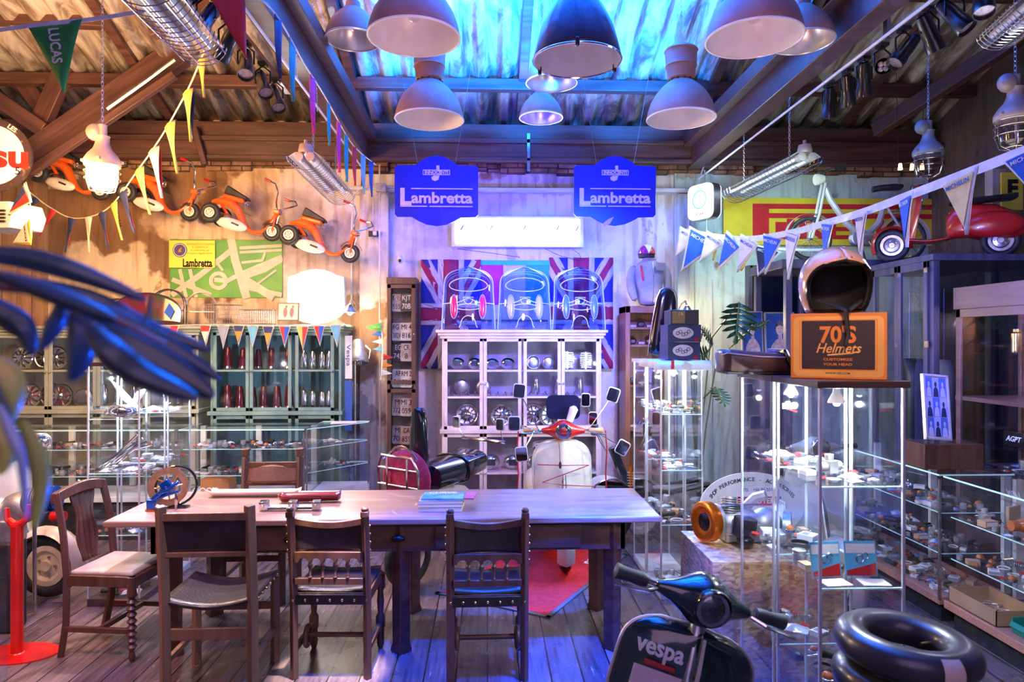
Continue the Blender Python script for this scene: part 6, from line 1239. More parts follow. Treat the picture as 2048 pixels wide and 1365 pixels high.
# round sign and vent at left edge
t=E('round_enamel_sign','round white enamel sign with red lettering cut by the left edge','sign',P(-18,310,6.0),(0,0,rad(8))); R=72*SC(6.0)
O('board', G().cyl((0,0,0),(0,.03,0),R,n=48), mat('sign_black_rim',(.05,.03,.03),.35,0,(.3,.18,.12),14,lo=.6,hi=.7), t); O('white_disc', G().cyl((0,-.004,0),(0,0,0),R*.82,n=48), mat('sign_white',(.85,.82,.85),.3,0,(.6,.4,.3),9,lo=.68,hi=.72), t)
text('Isu',R*.85,mat('sign_red_letter',(.75,.03,.02),.3),t,(R*.34,-.006,-R*.05),ext=.002,bold=.04,fit=R*1.15)
text('LES',R*.17,PAPER,t,(R*.52,-.003,R*.74),(PI/2,rad(35),0),.002,bold=.02); text('5',R*.3,BLKG,t,(R*.66,-.006,-R*.42),ext=.002)
O('hanging_wire', G().cyl((0,.01,R*.9),(0,.01,1.1),.003,n=5), STEEL, t)
t=E('air_vent','white louvred air unit jutting in from the left edge under round sign','air unit',P(0,430,5.9),(0,0,rad(-20))); O('body', G().prism([(-.3,-.11),(.10,-.11),(.15,.0),(.10,.11),(-.3,.13)],.3,plane='xz'), WHT, t, bev=.012)
for k in range(4): O('louvre', G().box((-.08,-.006,-.05+.03*k),(.3,.012,.016),0,ry=.06), BLK, t)
# pirelli flag
PY=mat('flag_yellow',(.8,.62,.03),.75,0,(.72,.55,.03),8,.2,12); PR=mat('flag_pirelli_red',(.62,.015,.02),.75,0,(.5,.01,.02),8,.2,12)
t,w_,h=panel('pirelli_banner','wide yellow and red banner lettered PIRELLI on the mint wall','banner',1447,395,1868,492,7.44,PY,.004)
s_=SC(7.44); X=lambda px:(px-1663.5)*s_; Z_=lambda py:(443.5-py)*s_
for (x0,x1,y0,y1) in ((1505,1880,408,418),(1505,1880,427,437),(1505,1538,408,480),(1552,1574,445,480)): O('red_band', G().bx(X(x0),X(x1),-.008-(.002 if x1-x0<60 else 0),-.002,Z_(y1),Z_(y0)), PR, t)
text('IRELLI',.30,PR,t,(X(1700),-.006,Z_(461)),ext=.002,bold=.03,fit=250*s_)
# yellow board right edge
t,w_,h=panel('yellow_board','yellow board with black letters standing at the upper right edge','sign',2003,345,2046,420,6.025,PY,.02); text('E',.2,BLKG,t,(.0,-.003,.02),ext=.001,bold=.05)
tag(O('wooden_post', G().bx(-.06,.06,-.05,.05,-PZ(395,6.1),.25), woodmat('pale_post',(.4,.36,.3),(.28,.24,.2),.7,2), loc=P(1990,395,6.1)), 'pale weathered wooden post beside the yellow board at upper right', 'post')
# dark window behind portraits
WIN=mat('night_glass',(.004,.006,.02),.08)
a=P(1496,532,7.46); b=P(1660,760,7.46)
struct('window_1', G().bx(a.x,b.x,7.44,7.5,b.z,a.z), WIN, smooth=False); struct('trim_60', G().bx(a.x-.02,a.x+.03,7.40,7.5,b.z,a.z).bx((a.x+b.x)/2+.1,(a.x+b.x)/2+.14,7.40,7.5,b.z,a.z).bx(a.x,b.x,7.40,7.5,a.z-.04,a.z), DBL, bev=.003)
# framed portraits (generic)
def portrait(label,px0,px1,py0,py1,Y,dress,skin=(.6,.42,.32)):
    a=P(px0,py1,Y);b=P(px1,py0,Y);w_,h=b.x-a.x,b.z-a.z; t=E('framed_portrait',label,'portrait',((a.x+b.x)/2,Y,1.663),(rad(-4),0,0),'framed portraits before the dark window')
    O('frame', G().bx(-w_/2,w_/2,0,.02,0,h).bx(-w_/2,-w_/2+.012,-.008,0,0,h).bx(w_/2-.012,w_/2,-.008,0,0,h).bx(-w_/2,w_/2,-.008,0,0,.012).bx(-w_/2,w_/2,-.008,0,h-.012,h), mat('frame_silver_wood',(.45,.38,.36),.35,.5), t)
    O('picture', G().bx(-w_/2+.012,w_/2-.012,-.002,0,.012,h-.012), mat('portrait_navy',(.015,.07,.28),.4), t)
    f=mat('print_skin',skin,.6); O('printed_bust', G().prism([(-w_*.32,.014),(-w_*.3,h*.2),(-w_*.16,h*.34),(-w_*.06,h*.38),(-w_*.05,h*.5),(w_*.07,h*.5),(w_*.08,h*.38),(w_*.2,h*.32),(w_*.34,h*.18),(w_*.36,.014)],-.001,plane='xz',o=(0,-.0025,0)), dress, t)
    hd=O('printed_face', G().ball((.0,-.004,h*.6),(w_*.13,.001,h*.14),18), f, t); O('printed_hair', G().prism([(x*1.0,h*.60+y) for x,y in arc(0,0,w_*.17,-.1,PI+.1,14,h*.2)]+[(-w_*.12,h*.66),(0,h*.70),(w_*.12,h*.66)],-.001,plane='xz',o=(0,-.006,0)), BLKG, hd)
    O('printed_eyes', G().box((-w_*.05,-.0065,h*.62),(w_*.04,.001,h*.01)).box((w_*.05,-.0065,h*.62),(w_*.04,.001,h*.01)).box((0,-.0065,h*.53),(w_*.06,.001,h*.012)), mat('print_red',(.3,.03,.03),.5), hd)
SATIN=mat('print_dress',(.6,.42,.38),.6,0,(.35,.22,.2),30)
portrait('framed blue portrait print of a woman with short dark hair and sash',1531,1590,624,710,6.55,SATIN); portrait('framed blue portrait print half hidden by the monstera leaves',1484,1527,624,712,6.6,SATIN)
tag(O('picture_ledge', G().bx(-.24,.20,-.1,.03,0,1.66), DBL, loc=(PX(1530,6.6),6.62,0), bev=.01), 'dark ledge under the framed portraits at the mint wall','ledge')
# ---------------------------------------------------------------- on the tall cases
BOXO=mat('carton_orange',(.85,.25,.02),.5,0,(.78,.22,.02),5); BOXB=mat('carton_brown_black',(.035,.015,.015),.5); BOXY=mat('carton_amber',(.95,.48,.10),.5)
hb=E('helmet_box',"orange carton lettered 70'S Helmets on top of the nearest glass case",'box',(1.375,2.63,1.656),(0,0,rad(-29))); w_,h,d=.33,.25,.20
O('carton', G().bx(-w_/2,w_/2,-d/2,d/2,0,h), BOXO, hb, bev=.002)
O('amber_frame', G().prism(rrect(w_*.94,h*.92,.02,4,(0,h/2-.002)),-.0015,plane='xz',o=(0,-d/2,0)), BOXY, hb)
O('dark_panel', G().prism(rrect(w_*.76,h*.74,.004,2,(0,h/2+.004)),-.003,plane='xz',o=(0,-d/2,0)), BOXB, hb)
O('panel_outline', G().bx(-w_*.40,w_*.40,-d/2-.0025,-d/2,h*.13,h*.145).bx(-w_*.40,w_*.40,-d/2-.0025,-d/2,h*.885,h*.90).bx(-w_*.405,-w_*.395,-d/2-.0025,-d/2,h*.13,h*.9).bx(w_*.395,w_*.405,-d/2-.0025,-d/2,h*.13,h*.9), BOXO, hb)
y=-d/2-.0035
text("70'S",.085,BOXO,hb,(0,y,h*.66),ext=.0006,bold=.03,fit=.125)
text('Helmets',.052,BOXY,hb,(0,y-.001,h*.46),ext=.0006,bold=.01,shear=.35,fit=.155)
O('swash', G().tube([(-.035,y,h*.36),(.0,y,h*.372),(.05,y,h*.39),(.078,y,h*.43)],[.003,.004,.003,.001],5), BOXY, hb)
text('CUSTOMIZE',.013,BOXO,hb,(0,y,h*.295),ext=.0005,bold=.02,fit=.10); text('YOUR HEAD',.013,BOXO,hb,(0,y,h*.22),ext=.0005,bold=.02,fit=.10); text('WWW.70S.COM',.011,BOXB,hb,(0,-d/2-.0026,h*.085),ext=.0004,bold=.02,fit=.085)
for k in range(4): O('side_print', G().box((w_/2+.0006,.0,.06+.045*k),(.001,.12,.03)), BOXY, hb)
def helmet(label,loc,rz,m,rm=.127,sc=1):
    t=E('open_face_helmet',label,'helmet',loc,(0,0,rz),sc=sc)
    def sf(u,v,R=1):
        th=rad(-48+138*v); T=rad(32); T0=rad(-30)
        f0=0 if th>=T else rad(72)*(1-max(0,(th-T0)/(T-T0))**2.6)**(1/2.2)
        ph=f0+(2*PI-2*f0)*u; cr=math.cos(th)**(.55 if th<0 else 1)
        return Vector((-rm*R*cr*math.sin(ph), -rm*1.13*R*cr*math.cos(ph), rm*R*math.sin(th)*(1.05 if th>0 else 1.22)+.120))
    O('shell', G().grid(lambda u,v:sf(u,v),36,32), m, t, sol=.006)
    O('edge_trim', G().tube([sf(0,i/40) for i in range(22)]+[sf(1,i/40) for i in range(21,-1,-1)]+[sf(1-i/24,0) for i in range(1,24)],.006,7,closed=True), BLKG, t)
    O('liner', G().grid(lambda u,v:sf(u,v,.93),28,24), mat('helmet_liner',(.012,.012,.015),.7), t, sol=.01)
    for k in range(3): 
        p=sf((.03,.5,.97)[k] if k!=1 else .0,(.62,.60,.62)[k]); O('snap_stud', G().ball(p,.0065,8), STEEL, t)
    for sx in (.06,.94): 
        p=sf(.22 if sx<.5 else .78,.28); O('side_stud', G().ball(p,.006,8), BRASS, t)
    O('chin_strap', G().tube([(-.08,-.05,.04),(-.03,-.11,.016),(-.01,-.142,.002),(.0,-.142,-.09),(-.01,-.142,-.13)],[.008,.008,.008,.007,.004],6).tube([(.08,-.05,.04),(.03,-.11,.016),(.0,-.142,.0)],.008,6), BLK, t)
    return t
helmet('amber cream open face helmet with black lining on the orange box',(1.365,2.64,1.914),rad(-8),mat('helmet_amber',(.85,.45,.18),.18,0,(.82,.42,.16),3,coat=.8))
# long scooter seat on the second case
LSB=mat('seat_brown_vinyl',(.07,.035,.03),.4,0,(.1,.05,.045),8,.1,60,coat=.2)
t=E('scooter_saddle','long dark brown scooter seat with pale piping lying on the second glass case','seat',(1.27,2.98,1.657),(0,0,rad(-4)))
secs=[(-.25,.06,.10,.0),(-.235,.10,.115,.0),(-.1,.11,.095,.0),(.05,.11,.09,.0),(.2,.10,.09,.0),(.27,.09,.11,.0),(.29,.05,.10,.0)]
O('cushion', G().rings([[Vector((x,w_*math.copysign(abs(math.cos(a))**.5,math.cos(a)),h/2+h/2*math.copysign(abs(math.sin(a))**.5,math.sin(a)))) for a in [2*PI*k/20 for k in range(20)]] for x,w_,h,_ in secs]), LSB, t, sub=1)
O('piping', G().tube([(x,-w_*.99-.003,h*.80) for x,w_,h,_ in secs],.003,5), mat('piping_pale',(.7,.6,.55),.5), t)
O('pan', G().bx(-.235,.27,-.09,.09,-.0,.012), BLK, t, bev=.003)
O('grab_strap', G().tube([(.04,-.115,.02),(.02,-.12,.06),(.01,-.1,.098),(.01,0,.10),(.01,.1,.098)],.012,6), BLKG, t); O('strap_stud', G().cyl((.045,-.118,.025),(.045,-.13,.025),.012), STEEL, t)
# cloth + cartons + upright seat on third case
t=E('cotton_cloth','white printed cloth draped over the top of the third glass case','cloth',(1.35,4.91,1.657)); 
O('fabric', G().grid(lambda u,v:Vector(((u-.5)*.40,(v-.5)*.52-.005,.004+.003*math.sin(u*19)*math.sin(v*13)-(.06*max(0,(.06-v)/.06))-(.05*max(0,(.04-u)/.04)))),24,24), PAPER, t, sol=.002)
O('red_stripe', G().box((-.08,-.268,-.02),(.02,.004,.06)), CRD, t); O('tag', G().box((.02,-.27,-.03),(.06,.002,.05),0,ry=.5), mat('tag_cream',(.7,.62,.5),.6), t)
CNVX=mat('carton_navy',(.02,.018,.05),.35,0,(.03,.025,.07),4); CTAN=mat('carton_print_tan',(.7,.6,.5),.5)
z=1.668
for k,(w_,h,nm,m) in enumerate(((.235,.125,'lowest',CNVX),(.24,.122,'middle',CNVX),(.20,.105,'topmost',BOXB))):
    b=E('parts_carton','dark navy parts carton with pale print, %s in the stack'%nm if k<2 else 'dark carton with small brass emblem, topmost in the stack','box',(1.39+.006*k,4.90,z),(0,0,rad(3-2*k)),'dark cartons on the third glass case')
    O('carton', G().bx(-w_/2,w_/2,-.10,.10,0,h), m, b, bev=.002); z+=h+.001
    if k<2: O('oval_print', G().at((-.01,-.101,h*.52),(PI/2,0,0),(1,.55,1)).lathe([(.075,-.001),(.075,.001),(0,.0012)],28), CTAN, b); g=G(); [g.torus((-.05+.02*q,-.1035,h*.5+.012*math.sin(q*2)),.011,.0018,(0,1,0),12,4) for q in range(5)]; O('line_drawing', g, BOXB, b); O('side_label', G().box((w_*.36,-.101,.015),(.03,.002,.02)), RED, b)
    else: O('emblem', G().torus((-.03,-.102,h*.7),.012,.003,(0,1,0),14,5).box((-.03,-.102,h*.7),(.008,.003,.012)), BRASS, b); O('brass_panel', G().bx(-w_/2+.01,0,-.101,-.1,.01,h-.01), mat('panel_bronze',(.25,.16,.03),.4), b)
t=E('upright_saddle','black scooter seat stood upright with orange and white lettering behind the cartons','seat',(PX(1322,5.2),5.22,1.672),(rad(-4),rad(7),0)); 
pr=[(0,.105,.05),(.1,.105,.055),(.3,.095,.05),(.46,.08,.045),(.52,.06,.035),(.545,.02,.02)]
O('pad', G().rings([[Vector((w_*math.copysign(abs(math.cos(a))**.7,math.cos(a)),dd*math.sin(a),z)) for a in [2*PI*k/18 for k in range(18)]] for z,w_,dd in pr]), BLKG, t, sub=1)
O('edge_piping', G().tube([(-w_,-.02,z) for z,w_,dd in pr]+[(w_,-.02,z) for z,w_,dd in pr[::-1]],.004,5), STEEL, t)
text('VIPMAN',.05,COR,t,(.03,-.056,.27),(PI/2,PI/2,0),.001,bold=.02); text('GILERA',.028,PAPER,t,(.03,-.058,.08),(PI/2,0,0),.001)
O('star_stud', G().ball((.02,-.05,.36),.01,8), STEEL, t)
# ---- plants
DLX=0
LEAF=mat('leaf_dark_green',(.012,.05,.018),.3,0,(.03,.10,.03),7,coat=.3); LEAFY=mat('leaf_yellow_green',(.5,.42,.04),.4,0,(.3,.33,.04),5,coat=.2); STEM=mat('plant_stem',(.1,.12,.04),.5)
def monstera(par,c,tip,W,m,roll=0,n=7):
    """split leaf: midrib from c to tip with fingers on both sides"""
    c=Vector(c);tip=Vector(tip);d=(tip-c);L_=d.length;d.normalize();s_=d.cross(Vector((0,1,0))).normalized()
    s_=(Matrix.Rotation(roll,3,d)@s_); nrm=s_.cross(d); g=G()
    for side in (-1,1):
        for k in range(n):
            a0=k/n; w_=W*math.sin(PI*min(1,(a0+.16)))**.6*(1-.25*a0)
            b=c+d*L_*(a0*.92); e=c+d*L_*(a0*.92+.11)
            out=s_*side*w_*.5+d*(L_*.10+L_*.10*(k/n)); dn=nrm*(-.12*w_)
            mid1=b+out*.62+dn*.2; mid2=e+out*.62-d*.004+dn*.2; t_=b+(e-b)*.6+out+dn
            g.add([b,e,mid2,t_,mid1],[(0,1,2,3,4)])
    g.add([c-d*L_*.04,c+d*L_*.95-s_*W*.06,tip,c+d*L_*.95+s_*W*.06],[(0,1,2,3)])
    o=O('leaf',g,m,par,sol=.0015); O('midrib',G().tube([c,c+d*L_*.5,tip],[.006,.004,.002],5),STEM,o); return o
t=E('monstera_plant','tall monstera plant with split leaves in brown pot behind the glass cases','plant',(PX(1440,6.1)+.0,6.72,0))
O('pot', G().lathe([(.12,0),(.17,.25),(.18,.27),(.16,.27),(.0,.25)],24), mat('pot_brown',(.2,.1,.06),.5), t)
def L(px,py,Y): p=P(px,py,Y); return p-t.location
for k,(a,b,wd) in enumerate((((1478,606),(1470,690),.40),((1500,660),(1540,640),.14),((1415,702),(1380,728),.22),((1425,688),(1400,655),.14),((1430,775),(1450,815),.2),((1405,668),(1378,662),.12))):
    p=L(*a,6.0); q=L(*b,5.95-.08*k); lf=monstera(t,p,q,wd,LEAF,rad((0,40,-20,30,10,60)[k])); O('stem', G().tube([(0,0,.25),((p.x)*.3,0,p.z*.5),((p.x)*.6+.03,-.02,p.z*.85),p],.008,6), STEM, t)
t=E('potted_plant','blurred dark feathery houseplant hanging in from the left, right before us','plant',P(-120,560,.72)); B0=t.location.copy()
def strip(par,pts,wd,m,bend=.25,nm='leaflet'):
    pts=pole_pts([Vector(p)-B0 for p in pts],8); n=len(pts); vs=[];fs=[]
    for i,p in enumerate(pts):
        d=(pts[min(n-1,i+1)]-pts[max(0,i-1)]).normalized(); s_=d.cross(Vector((0,1,0))).normalized(); w_=wd*math.sin(PI*(.06+.92*i/(n-1)))**.7/2
        for u in (-1,-.5,0,.5,1): vs.append(p+s_*w_*u+Vector((0,bend*w_*(abs(u)**1.2)*2,0)))
    for i in range(n-1):
        for j in range(4): fs.append((i*5+j,i*5+j+1,i*5+j+6,i*5+j+5))
    O(nm,G().add(vs,fs),m,par,sol=.0008)
DL=mat('leaf_near_dark',(.03,.06,.08),.42,0,(.015,.03,.03),3,coat=.25)
q=lambda pts,Y:[P(x,y,Y+dy) for x,y,dy in pts]
O('rachis', G().tube([p-B0 for p in q([(-120,560,0),(60,580,0),(230,640,.02),(330,690,.03)],.72)],[.006,.005,.004,.003],7), mat('rachis_brown',(.12,.05,.06),.4), t)
for pts,wd,Y,b in (([(-80,505,0),(40,515,0),(150,545,.0),(290,600,.02)],.024,.75,.3),([(150,600,0),(240,622,0),(290,640,.01),(300,590,.02)],.008,.75,.3),([(20,560,0),(170,600,0),(290,660,.02),(420,700,.03)],.026,.75,.3),
  ([(60,575,0),(220,640,.0),(340,700,.02),(440,760,.04)],.026,.74,.3),([(180,650,0),(260,700,-.01),(350,750,.0),(428,795,.01)],.034,.70,.25),([(170,650,0),(205,705,-.02),(275,755,-.01),(395,800,.0)],.030,.66,.5),
  ([(135,615,0),(150,660,0),(146,710,.0),(138,760,.01)],.034,.71,.4),([(118,600,0),(108,630,0),(92,660,0),(78,700,.01)],.020,.69,.5),([(-60,590,0),(0,630,0),(40,660,0),(62,710,.01)],.030,.76,.3),([(-30,545,0),(60,575,0),(150,610,0),(230,640,.01)],.02,.68,.6)): strip(t,q(pts,Y),wd,DL,b)
t=E('yellow_leaved_plant','blurred yellow green strap leaves hanging down at the far left edge','plant',P(-60,700,.62)); B0=t.location.copy()
for pts,wd,Y,m in (([(-60,720,0),(-15,750,0),(2,790,0),(-5,870,0)],.036,.64,LEAFY),([(-40,820,0),(-15,860,0),(4,900,0),(0,950,.0)],.022,.62,LEAFY),([(40,840,0),(62,900,0),(75,970,0),(66,1060,0)],.020,.66,LEAFY),([(-5,810,0),(15,860,0),(38,920,0),(52,1040,0)],.011,.60,mat('leaf_blue_lit',(.3,.4,.6),.25,0,(.12,.2,.25),10,coat=.5))): strip(t,q(pts,Y),wd,m,.3,'strap_leaf')  # one strap leaf has the blue light on it mixed into its colour
O('stem', G().tube([P(-60,700,.62)-B0,P(-20,750,.63)-B0,P(20,830,.64)-B0],.003,6), STEM, t)
# ---- right side: riser and photo grid
t=E('wooden_riser','low wooden riser with glass lid standing on the farther right counter','riser',(3.08,4.52,.951)); O('box', G().bx(-.2,.2,-.12,.12,0,.165), DWZ, t, bev=.003); O('lid', G().bx(-.21,.21,-.13,.13,.165,.173), GL, t, smooth=False)
t=E('photo_grid_frame','silver frame holding a grid of nine small blue portraits, leaning back on riser','picture frame',(3.0,4.44,1.140),(rad(-9),rad(5),rad(12))); w_,h=.21,.44
O('frame', G().bx(-w_/2,w_/2,0,.016,0,h).bx(-w_/2,-w_/2+.016,-.01,0,0,h).bx(w_/2-.016,w_/2,-.01,0,0,h).bx(-w_/2,w_/2,-.01,0,0,.016).bx(-w_/2,w_/2,-.01,0,h-.016,h), mat('frame_silver',(.75,.7,.8),.3,.5), t, bev=.002)
for i in range(3):
    for j in range(3):
        cx=-w_/2+.02+(w_-.04)*(i+.5)/3; cz=.02+(h-.04)*(j+.5)/3; a,b=(w_-.04)/6*.97,(h-.04)/6*.97; dk=(i+j)%2
        ph=O('small_print', G().bx(cx-a,cx+a,-.002,0,cz-b,cz+b), [mat('print_blue',(.08,.16,.5),.4),mat('print_pale',(.4,.45,.75),.4)][dk], t)
        O('printed_bust', G().prism([(cx-a*.8,cz-b),(cx-a*.6,cz-b*.2),(cx-a*.2,cz),(cx+a*.2,cz),(cx+a*.6,cz-b*.2),(cx+a*.8,cz-b)],-.001,plane='xz',o=(0,-.0022,0)).ball((cx,-.003,cz+b*.3),(a*.35,.001,b*.28),10), [mat('print_pale2',(.5,.5,.7),.4),mat('print_dark',(.02,.03,.1),.4)][dk], ph)
# oval shop board behind crate with lettering round its edge
t=E('oval_shop_board','white oval board lettered SHOP PERFORMANCE ACCESSORIES behind the engine crate','sign',(1.80,4.52,.003),(rad(-6),0,0))
O('board', G().at((0,0,.68),(PI/2,0,0),(1,.62,1)).lathe([(.36,0),(.36,.01),(.0,.011)],48), PAPER, t); O('stand', G().cyl((-.1,.04,0),(-.1,.04,.5),.01).cyl((.1,.04,0),(.1,.04,.5),.01), STEEL, t)
INK=mat('ink_dark',(.03,.03,.05),.5)
s_='SHOP PERFORMANCE - ACCESSORIES'
for i,ch_ in enumerate(s_):
    if ch_==' ': continue
    a=PI-.35-(PI-.7)*i/(len(s_)-1); x=.30*math.cos(a); z=.68+.175*math.sin(a); text(ch_,.036,INK,t,(x,-.013,z),(PI/2,-(math.atan2(.175*math.cos(a),-.30*math.sin(a))+PI) if False else (PI/2-a)*.55,0),.0006,bold=.02,name='letter')
text('TEL : +66 86 559',.03,INK,t,(.04,-.013,.785),ext=.0006,bold=.01); O('red_band', G().bx(-.1,.2,-.014,-.011,.68,.74), RED, t); text('THA',.05,INK,t,(-.2,-.013,.64),ext=.0006); text('COOTER',.05,PAPER,t,(.05,-.016,.71),ext=.0006,bold=.03)
t=E('plastic_bag','crumpled translucent white plastic bag standing on the strand crate behind the engine','bag',(1.80,4.125,.622))
O('bag_film', G().rings([[Vector(((.09-.02*q+.012*math.sin(k*2.3+q))*math.cos(2*PI*k/18),(.06+.012*math.sin(k*1.7+q*2))*math.sin(2*PI*k/18),.04*q)) for k in range(18)] for q in range(6)]), mat('bag_film',(.62,.72,.85),.3,0,(.8,.85,.92),8,.5,18,coat=.4), t)
# ---- things on top of left cabinets
zt=z_(660)+.052
def hoop(label,px,w_,h,rz=0,Y=7.1):
    t=E('chrome_hoop_rack',label,'rack',(PX(px,Y),Y,zt+.002),(0,0,rz),'chrome racks on the green cabinet')
    for k,y in enumerate((0,.05)): O('hoop_bar', G().tube([(-w_/2,y,0)]+[(-w_/2*math.cos(PI*i/14),y,h*.55+h*.45*math.sin(PI*i/14)) for i in range(15)]+[(w_/2,y,0)],.008,6), CHR, t)
    O('cross_bar', G().cyl((-w_/2,0,h*.4),(w_/2,0,h*.4),.005).cyl((-w_/2,.0,.01),(-w_/2,.05,.01),.006).cyl((w_/2,.0,.01),(w_/2,.05,.01),.006), CHR, t)
hoop('tall arched chrome bar standing left on the green cabinet, beside the map',335,.34,.36); hoop('arched chrome bar on the green cabinet, right beside wire baskets',402,.28,.34,rad(12),7.22); hoop('low arched chrome bar on the sage cabinet behind the blurred leaves',235,.36,.26)
def basket(label,px0,px1,h,Y=7.08):
    a,b=PX(px0,Y),PX(px1,Y); w_=b-a; t=E('wire_basket',label,'basket',((a+b)/2,Y,zt+.002),(0,0,0),'wire baskets on the green cabinet')
    O('rim', G().tube([(-w_/2,-.06,h),(w_/2,-.06,h),(w_/2,.06,h),(-w_/2,.06,h)],.006,6,closed=True), CHR, t); O('bottom_frame', G().tube([(-w_/2,-.06,.006),(w_/2,-.06,.006),(w_/2,.06,.006),(-w_/2,.06,.006)],.006,6,closed=True), CHR, t)
    g=G(); n=int(w_/.022)
    for k in range(n+1):
        for y in (-.06,.06): g.cyl((-w_/2+w_*k/n,y,0),(-w_/2+w_*k/n,y,h),.002,n=4)
    for k in range(4): g.cyl((-w_/2,-.06,h*k/4),(w_/2,-.06,h*k/4),.0018,n=4)
    O('wire_mesh', g, STEEL, t); 
basket('wire basket with lattice front on the green cabinet, left one',418,482,.20); basket('slatted wire basket on the green cabinet beside the framed photo',484,550,.15)
TRI=[mat('shell_red',(.3,.01,.03),.25,coat=.5),mat('shell_green',(.03,.08,.04),.25,coat=.5),CHR]
t=E('fly_screen','dark tinted red and blue fly screen edged in chrome on the sage cabinet','fly screen',(PX(290,7.0),7.0,zt+.012),(rad(-14),0,0))
def fs(u,v): a=PI*(.04+.92*u); return Vector((-.36*math.cos(a),-.06+.05*abs(math.cos(a))**2,.30*v*math.sin(a)**.6))
O('screen', G().grid(fs,30,12), mat('screen_dark_red',(.12,.01,.025),.15,0,(.02,.05,.03),2,coat=.7,lo=.45,hi=.55), t, sol=.004); O('chrome_edge', G().tube([fs(i/30,1) for i in range(31)],.006,6), CHR, t); O('blue_patch', G().prism([(.20,.10),(.27,.03),(.30,.12),(.24,.2)],-.004,plane='xz',o=(0,-.045,0)), CBL, t)
# ---------------------------------------------------------------- prototypes of the small parts, copied as individuals
PRO={}
def proto(name,g,m,**k):
    me=bpy.data.meshes.new(name); me.from_pydata(g.v,[],g.f)
    for q_ in (m if isinstance(m,(list,tuple)) else [m]): me.materials.append(q_)
    if isinstance(m,(list,tuple)): me.polygons.foreach_set('material_index',g.mi)
    me.polygons.foreach_set('use_smooth',[True]*len(me.polygons)); me.update(); me.set_sharp_from_angle(angle=rad(38)); PRO[name]=me
def put(kind,loc,rot,sc,label,cat,group,mesh=None):
    """a copy of one small part, set down so that its lowest point is at loc.z"""
    me=mesh or PRO[kind]; R=Euler(rot).to_matrix(); low=min((R@v.co).z for v in me.vertices)*sc
    o=bpy.data.objects.new(kind,me); COL.objects.link(o); o.location=(loc[0],loc[1],loc[2]-low+.0012); o.rotation_euler=rot; o.scale=(sc,sc,sc)
    return tag(o,label,cat,group)
PLA=mat('packet_film',(.8,.83,.88),.15,0,(.55,.6,.68),14,.6,25,coat=.6); PLB=mat('packet_blue',(.1,.3,.65),.3,0,(.7,.75,.8),9,lo=.45,hi=.5); SILV=mat('cast_silver',(.72,.72,.74),.35,.8,(.45,.45,.48),20)
CARD_=mat('brown_card',(.5,.3,.15),.7,0,(.42,.25,.12),8); DKM=mat('dark_metal',(.08,.08,.10),.35,.7,(.15,.15,.17),15); GRNP=mat('green_plastic',(.0,.28,.2),.35,coat=.2); TRD=mat('lens_dark_red',(.09,.006,.014),.15,0,(.13,.008,.016),6,coat=.6); AMB=mat('lens_amber',(.5,.12,.02),.2,coat=.5)
g=G(); 
for i in range(14): a=2*PI*i/14; g.box((.032*math.cos(a),.032*math.sin(a),.006),(.009,.007,.011),a)
g.lathe([(.0,.0),(.031,0),(.031,.012),(.014,.012),(.014,.02),(.0,.02)],24); proto('gear',g,SILV)
proto('lever',G().tube([(-.07,0,.008),(-.03,.008,.01),(.02,.004,.01),(.07,-.012,.008)],[.004,.007,.006,.004],7).cyl((-.07,0,0),(-.07,0,.016),.010),CHR)
g=G(); 
for r in (.032,.036,.04): g.torus((0,0,.005+(.04-r)*1.2),r,.003,(0,0,1),20,5)
proto('cable_coil',g,BLK)
random.seed(8)
g=G(); g.grid(lambda u,v:Vector(((u-.5)*.09,(v-.5)*.065,.004+.016*math.sin(PI*u)*math.sin(PI*v)+.003*math.sin(u*19+v*7)*math.sin(v*23))),12,10); g.bx(-.045,.045,-.0325,.0325,0,.002); proto('plastic_packet',g,PLA)
g=G(); g.grid(lambda u,v:Vector(((u-.5)*.085,(v-.5)*.06,.004+.012*math.sin(PI*u)*math.sin(PI*v)+.003*math.sin(u*17+v*9))),10,8); g.bx(-.0425,.0425,-.03,.03,0,.002); proto('blue_packet',g,PLB)
proto('piston',G().lathe([(.0,0),(.022,0),(.024,.004),(.024,.03),(.0225,.031),(.0225,.033),(.024,.034),(.024,.042),(.02,.045),(.0,.046)],20),SILV)
g=G(); g.lathe([(.018,0),(.026,0),(.026,.01),(.018,.01),(.018,0)],22,cap=False).lathe([(.008,0),(.013,0),(.013,.01),(.008,.01),(.008,0)],18,cap=False)
for i in range(8): a=2*PI*i/8; g.ball((.0155*math.cos(a),.0155*math.sin(a),.005),.0035,6,k=4)
proto('ball_bearing',g,STEEL)
g=G(); g.bx(-.035,.035,-.025,.025,0,.03); g.m=1; g.bx(-.03,.03,-.0255,-.025,.006,.024); proto('parts_box',g,[CARD_,PAPER])
g=G(); g.bx(-.03,.03,-.03,.03,0,.025); g.m=1; g.bx(-.028,.028,-.0305,-.03,.004,.02).bx(-.02,.02,-.005,.02,.025,.0255); proto('white_box',g,[PAPER,mat('print_grey',(.3,.34,.42),.5)])
proto('coil_spring',G().tube([(-.035+.0012*k,.011*math.cos(k*.8),.012+.011*math.sin(k*.8)) for k in range(60)],.002,4),STEEL)
g=G(); g.cyl((-.02,0,.006),(.025,0,.006),.004,n=8).cyl((-.027,0,.006),(-.02,0,.006),.008,n=6).cyl((-.005,0,.006),(.002,0,.006),.008,n=6); proto('bolt',g,STEEL)
g=G(); g.box((0,0,.03),(.05,.04,.045)).cyl((0,-.05,.03),(0,.05,.03),.018).cyl((0,0,.05),(0,0,.075),.016).cyl((.0,0,-.0),(0,0,.01),.014).tube([(.025,0,.05),(.04,.0,.06),(.045,.02,.06)],.004); proto('carburettor',g,ALU)
